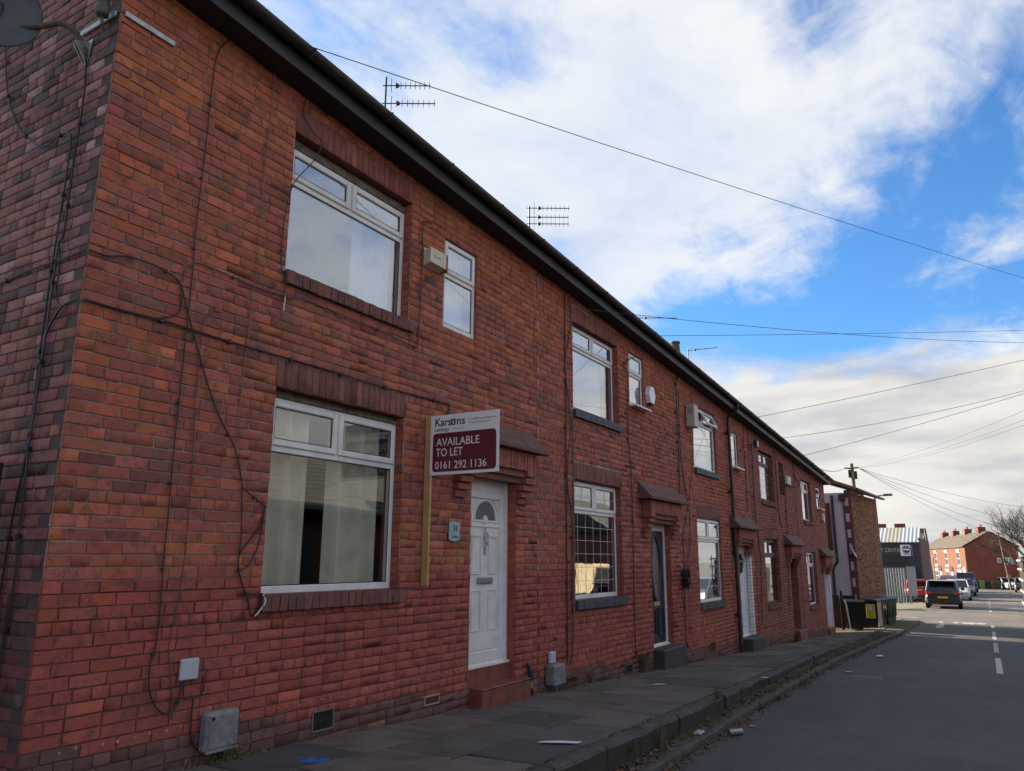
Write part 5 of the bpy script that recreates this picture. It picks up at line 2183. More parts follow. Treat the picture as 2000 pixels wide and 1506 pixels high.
tuft('weed', 11.85, -.05, pave_z(11.8, -.05), 90, .30, M_WEED, 'dry brown weed growing at the wall foot beside a dark air brick', 1)
tuft('weed', 9.9, -.06, pave_z(9.9, -.06), 30, .11, M_WEED, 'small dead weed on the pavement edge right of the second meter box', 2)
tuft('weed', 7.2, -2.05, zr(7.2) + .07, 24, .22, M_WEED, 'straggling dry grass at the foot of the tall kerb', 3)
tuft('weed', 9.3, -1.97, kerb_z(9.3), 30, .12, M_WEED, 'tuft of yellow grass on top of the kerb', 4)
tuft('weed', 6.5, -2.07, zr(6.5) + .16, 26, .08, M_MOSS, 'small green plant rooted in the dark kerb face', 5)
tuft('weed', 3.95, -.06, pave_z(3.95, -.06), 60, .09, M_WEED, 'patch of weeds beneath the nearest meter box', 6)
tuft('weed', 22.95, -.12, pave_z(22.95, -.12), 90, .16, M_MOSS, 'low green weed clump left of the dark brown doorway', 7)

M_PAPER = mat('paper', (.62, .63, .68), .8)


def scrap(name, pts, zf, m, label, cat='litter', lift=.008):
    mb = MB()
    r_ = random.Random(len(label))
    top = [(a, b, zf(a, b) + lift + abs(r_.gauss(0, .006))) for a, b in pts]
    mb.prism(top, (0, 0, -.0015))
    return tag(mb.build(name, m), label, cat)


scrap('paper_scrap', [(5.78, -1.55), (5.84, -1.57), (5.94, -1.68), (6.02, -1.83), (5.99, -1.85), (5.95, -1.83), (5.86, -1.72)], pave_z, M_PAPER, 'long white paper scrap on the near paving flags', 'paper', .014)
scrap('paper_scrap', [(10.05, -.88), (10.16, -.92), (10.26, -1.02), (10.2, -1.0), (10.1, -.97)], pave_z, mat('paper_grey', (.40, .37, .35), .9), 'crumpled pale scrap midway along the pavement', 'paper', .02)
scrap('paper_scrap', [(11.9, -1.84), (12.05, -1.86), (12.1, -1.93), (11.93, -1.93)], lambda a, b: kerb_z(a), M_PAPER, 'white scrap lying on the kerb edge', 'paper', .012)
scrap('lolly_stick', [(5.95, -.36), (5.96, -.355), (6.07, -.44), (6.06, -.447)], pave_z, mat('stick', (.34, .29, .22), .9), 'thin pale stick on the near flags', 'stick')
scrap('tissue', [(20.0, -2.48), (20.25, -2.45), (20.4, -2.56), (20.1, -2.6)], lambda a, b: zr(a), M_PAPER, 'white tissue in the gutter far along the road', 'litter', .03)
scrap('wrapper', [(15.9, -2.40), (16.1, -2.38), (16.15, -2.47), (15.95, -2.5)], lambda a, b: zr(a), mat('paper_grey', (.4, .37, .35), .9), 'pale flattened wrapper in the gutter beside the iron cover', 'litter', .02)
scrap('plastic_scrap', [(9.17, -2.36), (9.24, -2.37), (9.25, -2.41), (9.18, -2.40)], lambda a, b: zr(a), mat('orange_plastic', (.50, .12, .03), .6), 'small orange scrap among gutter leaves', 'litter', .02)
mb = MB()                                                  # crushed can
mb.tube([(8.56, -2.31, zr(8.6) + .035), (8.62, -2.345, zr(8.6) + .037), (8.66, -2.36, zr(8.6) + .03), (8.72, -2.40, zr(8.6) + .034)], .032, 9)
tag(mb.build('drink_can', mat('can_silver', (.30, .31, .33), .4, metal=.7, var=((.10, .10, .11), .6), vscale=40)), 'crushed silver can lying in the gutter leaves', 'can')
mb = MB()
mb.bbox(8.0, 8.16, -2.18, -2.10, zr(8.1) + .075, zr(8.1) + .105, .01)
tag(mb.build('food_carton', mat('carton_grey', (.20, .20, .21), .6, var=((.5, .5, .5), .6), vscale=30)), 'battered grey carton on the ledge behind the leaves', 'litter')
mb = MB()
r = random.Random(3)
for k in range(70):
    x, y = 4.30 + r.gauss(0, .05), -.55 + r.gauss(0, .06)
    s = .016 * math.exp(r.gauss(0, .5))
    mb.face([(x - s, y, pave_z(x, y) + .0055), (x, y - s, pave_z(x, y) + .0055), (x + s, y, pave_z(x, y) + .0055), (x, y + s, pave_z(x, y) + .0055)])
mb.build('survey_paint', mat('paint_blue', (.02, .11, .42), .6), pv)

# ---------------------------------------------------------------- the end of the row and beyond
M_RENDER = mat('white_render', (.58, .57, .60), .9, var=((.42, .41, .44), .5), vscale=2.0, bump=.2, bscale=30)
M_PIPEB = mat('downpipe_blue_black', (.018, .020, .028), .5)


def wall_bricks(name, A, B, z0, z1f, cols, parent, seed, back=None, topf=None, holes=()):
    """brick face from A to B (plan points), outward side to the right of A->B turned to face the street"""
    A, B = Vector((A[0], A[1], 0)), Vector((B[0], B[1], 0))
    L = (B - A).length
    U = (B - A) / L
    N = Vector((U.y, -U.x, 0))
    zt = max(z1f(0), z1f(L))
    rects = lay(0, L, z0, zt, list(holes), top=lambda u: z1f(u) - .03, seed=seed)
    r_ = random.Random(seed)
    cc = [vary(cols[min(len(cols) - 1, int(r_.random() * len(cols)))], r_, .2) for _ in rects]
    return bricks_mesh(name, rects, cc, A, U, N, parent)


# white and brick corner building
cb = empty('corner_building', (33.5, -.5, -1.2), 0, 'white rendered building with a tall brick side wall beyond the terrace end', 'building')
A, B = (33.4, -.52), (37.7, -.97)
mb = MB()
zt = 4.12
mb.prism([(33.41, -.505, -1.6), (37.68, -.955, -1.6), (37.9, 6.5, -1.6), (33.7, 6.5, -1.6)], (0, 0, zt + 1.52))
mb.build('wall', [M_MORTAR], cb)
mb = MB()
mb.box(33.36, 33.405, -.49, 6.4, -1.6, 4.05)
mb.build('rendered_wall', M_RENDER, cb)
wall_bricks('brickwork', A, B, -1.35, lambda u: 4.12 - .02 * u, [(.27, .125, .058), (.22, .10, .05), (.33, .17, .075), (.13, .065, .04)], cb, 5)
k = 0
z = -1.2
while z < 4.0:                                             # toothed brick quoins on the white wall
    q = MB()
    wdt = .26 if k % 2 == 0 else .12
    q.bbox(33.345, 33.42, -.535, -.535 + wdt, z + .005, z + .31, .008)
    q.build('quoin', mat('quoin_brick', (.17, .055, .04), .85, var=((.08, .035, .03), .7), vscale=14), cb)
    z += .315
    k += 1
mb = MB()
mb.hexa([(33.1, -.75, 4.13), (38.0, -1.2, 4.03), (38.2, 3.2, 5.6), (33.2, 3.2, 5.7), (33.1, -.75, 4.24), (38.0, -1.2, 4.13), (38.2, 3.2, 5.7), (33.2, 3.2, 5.8)])
mb.hexa([(33.2, 3.21, 5.7), (38.2, 3.21, 5.6), (38.2, 6.9, 4.1), (33.2, 6.9, 4.2), (33.2, 3.21, 5.8), (38.2, 3.21, 5.7), (38.2, 6.9, 4.2), (33.2, 6.9, 4.3)])
roof = mb.build('roof', mat('stone_slate', (.20, .16, .10), .85, var=((.10, .085, .06), .8), vscale=2.0), cb)
mb = MB()
mb.tube([(33.05, -.82, 4.16), (38.05, -1.28, 4.06)], .05, 8)
mb.build('gutter', M_BLACK, roof)
mb = MB()
mb.tube(smooth_path([(33.28, .18, 3.95), (33.28, .18, 1.6), (33.28, .16, 1.35), (33.26, .34, 1.05), (33.28, .36, .6), (33.28, .36, -1.2)], 4), .055, 8)
mb.tube([(33.30, -.20, 4.0), (33.30, -.24, 3.7), (33.30, -.26, 2.4), (33.30, -.30, -.1)], .035, 8)
mb.bbox(33.2, 33.35, -.34, -.08, 3.72, 3.98, .02)
mb.build('downpipe', M_PIPEB, cb)
mb = MB()
mb.bbox(33.33, 33.358, .30, .62, 1.75, 3.65, .01)
mb.build('window', mat('old_brown_board', (.09, .035, .02), .7), cb)
mb = MB()
mb.bbox(33.30, 33.36, .25, .66, 1.66, 1.74, .01)
mb.build('window_sill', M_RENDER, cb)
mb = MB()
mb.lathe([(.01, .0), (.16, .012), (.30, .055), (.29, .062), (.15, .02), (.005, .01)], (0, 0, 0), 'Y', 18)
o = mb.build('reflector', mat('dish_pale', (.30, .31, .33), .5))
d2 = empty('satellite_dish', (33.1, -.42, 1.75), 0, 'grey satellite dish on the white wall of the corner building', 'satellite dish')
o.parent = d2
o.matrix_basis = Matrix.Rotation(math.radians(180), 4, 'Z') @ Matrix.Rotation(math.radians(20), 4, 'X')
mb = MB()
mb.tube([(33.36, -.42, 1.62), (33.2, -.42, 1.62), (33.12, -.42, 1.74)], .02)
mb.tube([(33.1, -.44, 1.5), (33.0, -.70, 1.40), (32.98, -.80, 1.48)], .015)
mb.build('arm', M_BLACK, d2)

# mesh fence, post and low wall between the terrace and the corner building
fe = empty('mesh_fence', (31.0, .0, -1.2), 0, 'dark green mesh fence panel with a black post beside the last house', 'fence')
mb = MB()
for k in range(22):
    y = -.05 + .055 * k
    mb.box(31.28, 31.286, y, y + .006, -1.15, .15 + .05 * (k % 2))
for k in range(16):
    z = -1.1 + .08 * k
    mb.box(31.275, 31.281, -.06, 1.15, z, z + .006)
mb.build('mesh', mat('mesh_green', (.05, .07, .055), .6), fe)
mb = MB()
mb.bbox(31.20, 31.30, -.20, -.10, -1.25, .28, .01)
mb.build('post', M_BLACK, fe)
lw = empty('low_wall', (32.6, -.4, -1.2), 0, 'low brick wall topped by a black boarded panel before the corner building', 'wall')
mb = MB()
mb.box(32.5, 32.56, -.48, .9, -1.3, -.42)
mb.build('core', M_MORTAR_RED, lw)
rr_ = lay(-.9, .48, -1.3, -.42, [], seed=9)
rq = random.Random(2)
bricks_mesh('brickwork', rr_, [vary((.15, .05, .04), rq, .2) for _ in rr_], (32.495, 0, 0), (0, -1, 0), (-1, 0, 0), lw)
mb = MB()
mb.bbox(32.46, 32.60, -.50, .9, -.415, -.36, .01)
mb.bbox(32.50, 32.56, -.46, .9, -.355, .02, .006)
mb.bbox(32.47, 32.59, -.49, .9, .022, .06, .008)
mb.build('panel', M_BLACK, lw)


# wheelie bins
def wheelie(x, y, rz, body, lid, label, mark=None, back=None):
    b = empty('wheelie_bin', (x, y, corner_z(x, y)), rz, label, 'bin', 'wheelie bins at the terrace end')
    mb = MB()
    lo = [(-.20, -.24), (.20, -.24), (.20, .20), (-.20, .20)]
    hi = [(-.285, -.33), (.285, -.33), (.285, .33), (-.285, .33)]
    n = 5
    P = []
    for k in range(n + 1):
        t = k / n
        P.append([(a[0] + (c[0] - a[0]) * t, a[1] + (c[1] - a[1]) * t, .04 + .92 * t) for a, c in zip(lo, hi)])
    for k in range(n):
        for j in range(4):
            mb.face([P[k][j], P[k][(j + 1) % 4], P[k + 1][(j + 1) % 4], P[k + 1][j]])
    mb.face(P[0][::-1])
    mb.frame(-.305, .305, .925, .965, -.345, .345, .02, b=.004)
    for j in (-1, 1):
        mb.bbox(-.02 + .12 * j, .02 + .12 * j, -.318, -.27, .30, .80, .01)
    mb.build('body', body, b, local=True)
    mb = MB()
    mb.prism([(-.31, -.37, .968), (-.31, .33, .968), (-.31, .36, 1.02), (-.31, .20, 1.055), (-.31, -.25, 1.03), (-.31, -.37, .99)], (.62, 0, 0))
    mb.build('lid', lid, b, local=True)
    mb = MB()
    mb.tube([(-.24, .33, .95), (-.24, .40, .96), (.24, .40, .96), (.24, .33, .95)], .018, 6)
    mb.build('handle', lid, b, local=True)
    for sx in (-1, 1):
        mb = MB()
        mb.lathe([(.06, -.025), (.10, -.022), (.10, .022), (.06, .025)], (sx * .235, .27, .10), 'X', 14)
        mb.build('wheel', M_BLACK, b, local=True)
    return b


BB = mat('bin_black', (.008, .008, .010), .45, spec=.4)
BGR = mat('bin_green', (.028, .060, .024), .5, var=((.04, .07, .03), .5), vscale=7)
BGD = mat('bin_green_dark', (.012, .028, .020), .5)
BGREY = mat('bin_lid_grey', (.035, .035, .042), .5)
BBE = mat('bin_beige', (.40, .33, .27), .6, var=((.30, .24, .19), .5), vscale=9)
w1 = wheelie(30.95, -.62, math.radians(-75), BB, BB, 'big black wheelie bin nearest the last doorway')
w2 = wheelie(32.15, -.98, math.radians(-8), BB, BGREY, 'black wheelie bin with a yellow 20 sticker and beige front')
w3 = wheelie(33.15, -1.08, math.radians(-20), BGR, BGD, 'green wheelie bin marked with a white 14')
w4 = wheelie(34.05, -1.28, math.radians(-25), BGR, BGR, 'plain green wheelie bin nearest the road')
w5 = wheelie(34.4, -.62, math.radians(5), BGD, BGD, 'dark green wheelie bin half hidden behind the row, nearer the brick wall')
w6 = wheelie(35.3, -1.25, math.radians(-10), BGR, BGD, 'green wheelie bin farthest along, close to the lamp post')
# sticker on the side that looks down the street, beige front panel
mb = MB()
mb.bbox(-.30, -.286, -.26, .05, .36, .86, .002)
o = mb.build('sticker', mat('sticker_yellow', (.62, .52, .02), .5), w2, local=True)
mb = MB()
mb.lathe([(.105, -.0025), (.105, .0)], (-.302, -.105, .72), 'X', 20)
mb.build('sign_ring', M_RED, w2, local=True)
mb = MB()
mb.lathe([(.084, -.0028), (.084, .0)], (-.3035, -.105, .72), 'X', 20)
mb.build('sign_disc', M_UPVC2, w2, local=True)
mb = MB()
mb.bbox(-.27, .27, -.345, -.325, .06, .93, .012)
mb.build('front_panel', BBE, w2, local=True)


def bin_text(parent, body, size, x, y, z, m, right=(0, -1, 0)):
    cu = bpy.data.curves.new('lettering', 'FONT')
    cu.body = body
    cu.size = size
    cu.extrude = .0006
    cu.align_x = 'CENTER'
    cu.resolution_u = 2
    cu.materials.append(m)
    o = bpy.data.objects.new('lettering', cu)
    COL.objects.link(o)
    R, U = Vector(right), Vector((0, 0, 1))
    mw = Matrix((R, U, R.cross(U))).transposed().to_4x4()
    mw.translation = (x, y, z)
    o.matrix_basis = mw
    o.parent = parent
    return o


bin_text(w2, '20', .12, -.3075, -.105, .68, M_INK)
for t_, z in (('Think', .545), ('Slow', .475), ('Down', .405)):
    bin_text(w2, t_, .075, -.3015, -.105, z, M_INK)
bin_text(w3, '14', .26, -.02, -.352, .62, M_UPVC2, right=(1, 0, 0))

# street lamp and telegraph pole
lp = empty('street_lamp', (38.0, -.93, zr(38)), 0, 'grey street lamp with a flat head at the side street corner', 'street lamp')
mb = MB()
mb.tube([(38.0, -.95, zr(38)), (38.0, -.94, .2)], .075, 10)
mb.tube([(38.0, -.94, .2), (38.0, -.92, 4.12)], .062, 10, r1=.045)
mb.tube(smooth_path([(38.0, -.92, 4.10), (38.0, -.93, 4.18), (38.0, -1.05, 4.21), (38.0, -1.28, 4.24)], 4), .03, 8)
mb.build('column', mat('lamp_grey', (.16, .17, .165), .6, var=((.10, .10, .09), .6), vscale=6), lp)
mb = MB()
mb.bbox(37.88, 38.12, -1.66, -1.26, 4.20, 4.30, .03)
mb.build('lantern', mat('lantern_grey', (.13, .12, .11), .5), lp)
tp = empty('telegraph_pole', (50, 1.4, -1.3), 0, 'wooden telegraph pole rising behind the corner building roof', 'telegraph pole')
mb = MB()
mb.tube([(50, 1.28, -1.4), (50, 1.4, 7.1)], .15, 10, r1=.105)
mb.build('pole', mat('pole_wood', (.17, .14, .09), .85, var=((.09, .075, .05), .8), vscale=6), tp)
mb = MB()
mb.bbox(49.8, 50.0, 1.12, 1.36, 6.15, 6.62, .03)
mb.bbox(49.86, 50.04, 1.50, 1.62, 6.25, 6.72, .02)
mb.tube([(49.95, 1.4, 6.8), (49.95, 1.02, 6.84)], .045, 6)
mb.tube([(49.95, 1.4, 6.8), (49.95, 1.8, 6.84)], .045, 6)
mb.build('terminal_box', M_BLACK, tp)


def wire(P, label, rad=.009, sag=0.0, group='overhead wires'):
    a, b = Vector(P[0]), Vector(P[1])
    pts = []
    for k in range(25):
        t = k / 24
        p = a.lerp(b, t)
        p.z -= sag * 4 * t * (1 - t)
        pts.append(p)
    mb = MB()
    mb.tube(pts, rad * .68, 5)
    return tag(mb.build('overhead_wire', M_WIRE), label, 'wire', group)


ez = eave_z
wire([(3.75, -.30, 5.62), (26, -9, 8.28)], 'lone overhead wire from the nearest gutter across the upper sky', .0065, .10)
wire([(9.75, -.08, 5.03), (26, -9, 7.30)], 'overhead wire from the second house sagging to the right edge', .007, .22)
wire([(12.05, -.28, 5.17), (26, -9, 7.72)], 'straight overhead wire from the second house eaves across the blue band', .007, .04)
wire([(19.2, -.32, ez(19.2) + .16), (26, -9, 7.50)], 'overhead wire rising from the fourth house eaves to the right', .009, .05)
wire([(22.0, -.32, ez(22) + .16), (26, -9, 6.85)], 'sagging overhead wire rising from between the fourth and last houses', .009, .25)
wire([(25.0, -.32, ez(25) + .16), (26, -9, 6.82)], 'overhead wire rising from the last house eaves', .010, .08)
wire([(49.95, 1.0, 6.84), (26, -9, 6.8)], 'upper wire from the telegraph pole towards the right edge', .013, .35)
wire([(49.95, 1.0, 6.80), (26, -9, 6.45)], 'middle wire from the telegraph pole towards the right edge', .012, .40)
wire([(49.95, 1.0, 6.78), (26, -9, 6.22)], 'lowest wire from the telegraph pole towards the right edge', .012, .40)
for k, (px, py, pz, lab) in enumerate([(95, -11, 6.6, 'first'), (95, -11.5, 4.9, 'second'), (100, -11, 4.2, 'third'), (110, -10.5, 3.9, 'fourth')]):
    wire([(50, 1.0, 6.8), (px, py, pz)], lab + ' wire down from the telegraph pole over the far road', .016, .5 + .2 * k)
for k, (x, lab) in enumerate([(29.8, 'nearer'), (30.3, 'farther')]):
    wire([(50, 1.8, 6.84), (x, .6, ez(x) + .9)], lab + ' wire from the pole back to the last roof', .012, .3)

# television aerials and the chimney pot on the ridge
def aerial(x, z, arms, label, y=3.5, mast=1.6):
    a = empty('tv_aerial', (x, y, z - mast), 0, label, 'aerial')
    D = Vector((.518, -.855, 0.0))
    mb = MB()
    mb.tube([(x, y, z - mast), (x, y, z + .05)], .018, 6)
    mb.build('mast', M_GALV if False else M_BLACK, a)
    S = Vector((.45, .27, 0)).normalized()
    for (h, L, tilt) in arms:
        d_ = (D + Vector((0, 0, tilt))).normalized()
        p = Vector((x, y, z - h))
        mb = MB()
        mb.tube([p - d_ * .06, p + d_ * L], .011, 6)
        n = 9
        for k in range(n):
            q = p + d_ * (L * (.12 + .86 * k / (n - 1)))
            up = Vector((0, 0, .07 if k else .14))
            mb.tube([q - up, q + up], .006, 5)
        q = p + d_ * (L * .25)
        mb.bbox(q.x - .03, q.x + .03, q.y - .03, q.y + .03, q.z - .035, q.z + .035, .01)
        mb.build('boom', M_BLACK, a)
    return a


aerial(9.22, 9.84, [(.12, .80, 0), (.48, .90, 0)], 'double television aerial on the nearest chimney')
aerial(14.42, 9.50, [(.0, .95, 0), (.23, .93, 0), (.40, .93, 0)], 'triple television aerial on the second chimney')
aerial(25.95, 8.78, [(.03, 1.05, .12)], 'single tilted television aerial on the far chimney', mast=1.2)
aerial(20.9, 8.63, [(.05, 1.3, 0)], 'television aerial barely clearing the gutter line above the second house', mast=1.2)
cp_ = MB()
cp_.lathe([(.17, -.6), (.17, -.3), (.20, -.25), (.17, -.2), (.145, .28), (.17, .30), (.17, .36), (.11, .36), (.11, .1)], (24.55, 3.5, 8.36), n=14)
tag(cp_.build('chimney_pot', mat('pot_clay', (.14, .085, .05), .8, var=((.06, .045, .035), .8), vscale=6)), 'tall clay chimney pot showing over the gutter', 'chimney pot')


# palisade fence beyond the side street
fp = empty('palisade_fence', (56, .7, -1.4), 0, 'grey steel palisade fence with pointed pales across the side street', 'fence')
def pales(A, B, n, z0, h, m, parent, name='pale'):
    A, B = Vector((*A, 0)), Vector((*B, 0))
    d_ = (B - A) / n
    L = d_.length
    u = d_.normalized()
    nn = Vector((u.y, -u.x, 0))
    for k in range(n):
        p = A + d_ * (k + .16)
        q = p + u * (L * .62)
        mb = MB()
        z = zr(p.x) + z0
        t = nn * .02
        mb.hexa([(p.x, p.y, z), (q.x, q.y, z), (q.x + t.x, q.y + t.y, z), (p.x + t.x, p.y + t.y, z),
                 (p.x, p.y, z + h), (q.x, q.y, z + h), (q.x + t.x, q.y + t.y, z + h), (p.x + t.x, p.y + t.y, z + h)])
        c = (p + q) / 2
        mb.face([(p.x, p.y, z + h), (q.x, q.y, z + h), (c.x, c.y, z + h + .12)])
        o = mb.build(name, m, parent)
M_PAL = mat('palisade_galv', (.30, .31, .33), .5, metal=.3, var=((.18, .19, .20), .6), vscale=2)
pales((55.6, 2.6), (57.4, -.35), 20, .05, 2.2, M_PAL, fp)
mb = MB()
for z in (.5, 1.9):
    mb.tube([(55.63, 2.6, zr(56) + z), (57.43, -.35, zr(57) + z)], .03, 4)
mb.build('rail', M_PAL, fp)
pf = empty('sheet_fence', (58, -.4, -1.4), 0, 'plain grey steel sheet fence between the palisade and the parked red car', 'fence')
pales((57.5, -.38), (63.5, -.52), 9, .0, 2.35, mat('sheet_steel', (.30, .31, .31), .6, var=((.20, .21, .21), .7), vscale=.8), pf, 'sheet')
sf = empty('far_fence', (70, 1.2, -1.5), 0, 'dark grey boarded fence farther off behind the red car', 'fence')
pales((74, 1.6), (82, .1), 12, .0, 2.3, mat('sheet_dark', (.09, .095, .105), .6), sf, 'board')
hd = []
def hedge_spot(r_):
    t = r_.random()
    x, y = 55.3 + 6 * t, 2.4 - 3.4 * t + r_.gauss(0, .15) - .35
    return (x, y, zr(x) + .05 + abs(r_.gauss(0, .14)))
scatter('fence_foot_weeds', 900, hedge_spot, .09, mat('hedge_green', (.035, .045, .018), .9), 1.2, 31)

# dark unit with a striped roof and a sign
un = empty('industrial_unit', (80, 3, -1.7), 0, 'dark blue metal unit with a striped roof edge and centre sign', 'building')
mb = MB()
mb.box(80, 94, .12, 9.5, -1.9, 2.98)
mb.build('wall', mat('unit_navy', (.018, .024, .034), .5), un)
mb = MB()
mb.box(79.9, 80.0, .2, 9.5, .75, 1.05)
mb.box(79.9, 80.0, 1.2, 9.5, 1.1, 1.8)
mb.build('shutter', mat('unit_navy_dark', (.008, .012, .02), .5), un)
for k in range(4):
    mb = MB()
    mb.box(79.86, 79.99, .17 + .17 * k, .27 + .17 * k, -1.9, 2.95)
    mb.build('cladding_rib', mat('unit_rib', (.045, .06, .08), .5), un)
mb = MB()
mb.box(80.01, 94, -.05, .115, -1.9, 3.4)
mb.build('side_wall', mat('unit_brown', (.13, .085, .075), .8), un)
ST = [mat('stripe_pale', (.55, .56, .58), .5), mat('stripe_blue', (.16, .20, .25), .5), mat('stripe_cream', (.50, .44, .27), .5)]
for k in range(34):
    mb = MB()
    y = .02 + .16 * k
    mb.hexa([(79.75, y, 2.99), (79.75, y + .158, 2.99), (83, y + .158, 4.4), (83, y, 4.4), (79.75, y, 3.04), (79.75, y + .158, 3.04), (83, y + .158, 4.45), (83, y, 4.45)])
    mb.build('roof_sheet', ST[1] if k % 2 else (ST[2] if 9 <= k <= 17 else ST[0]), un)
sgn = MB()
sgn.box(79.86, 79.895, .66, 1.62, 1.78, 2.78)
sg = sgn.build('sign', M_UPVC2, un)
mb = MB()
lc = (79.855, 1.14, 2.36)
for (a0, a1) in ((200, 340), (20, 80), (100, 160)):
    pts = [(lc[0], lc[1] + .31 * math.cos(math.radians(a0 + (a1 - a0) * k / 8)), lc[2] + .31 * math.sin(math.radians(a0 + (a1 - a0) * k / 8))) for k in range(9)]
    mb.prism(pts + [(lc[0], lc[1], lc[2] + (.04 if a0 < 180 else -.06))], (-.006, 0, 0))
mb.tube([(lc[0] - .004, lc[1] + .30 * math.cos(2 * math.pi * k / 20), lc[2] + .30 * math.sin(2 * math.pi * k / 20)) for k in range(21)], .028, 5, cap=False)
mb.box(lc[0] - .005, lc[0] + .001, .80, 1.48, 1.96, 2.0)
mb.box(lc[0] - .005, lc[0] + .001, .90, 1.38, 1.88, 1.91)
mb.build('emblem', mat('emblem_blue', (.02, .06, .14), .5), sg)
text('lettering', 'T CENTRE', .50, (79.89, 3.28, 2.12), (0, -1, 0), (0, 0, 1), mat('sign_gold', (.50, .40, .24), .5), un, squash=.78)


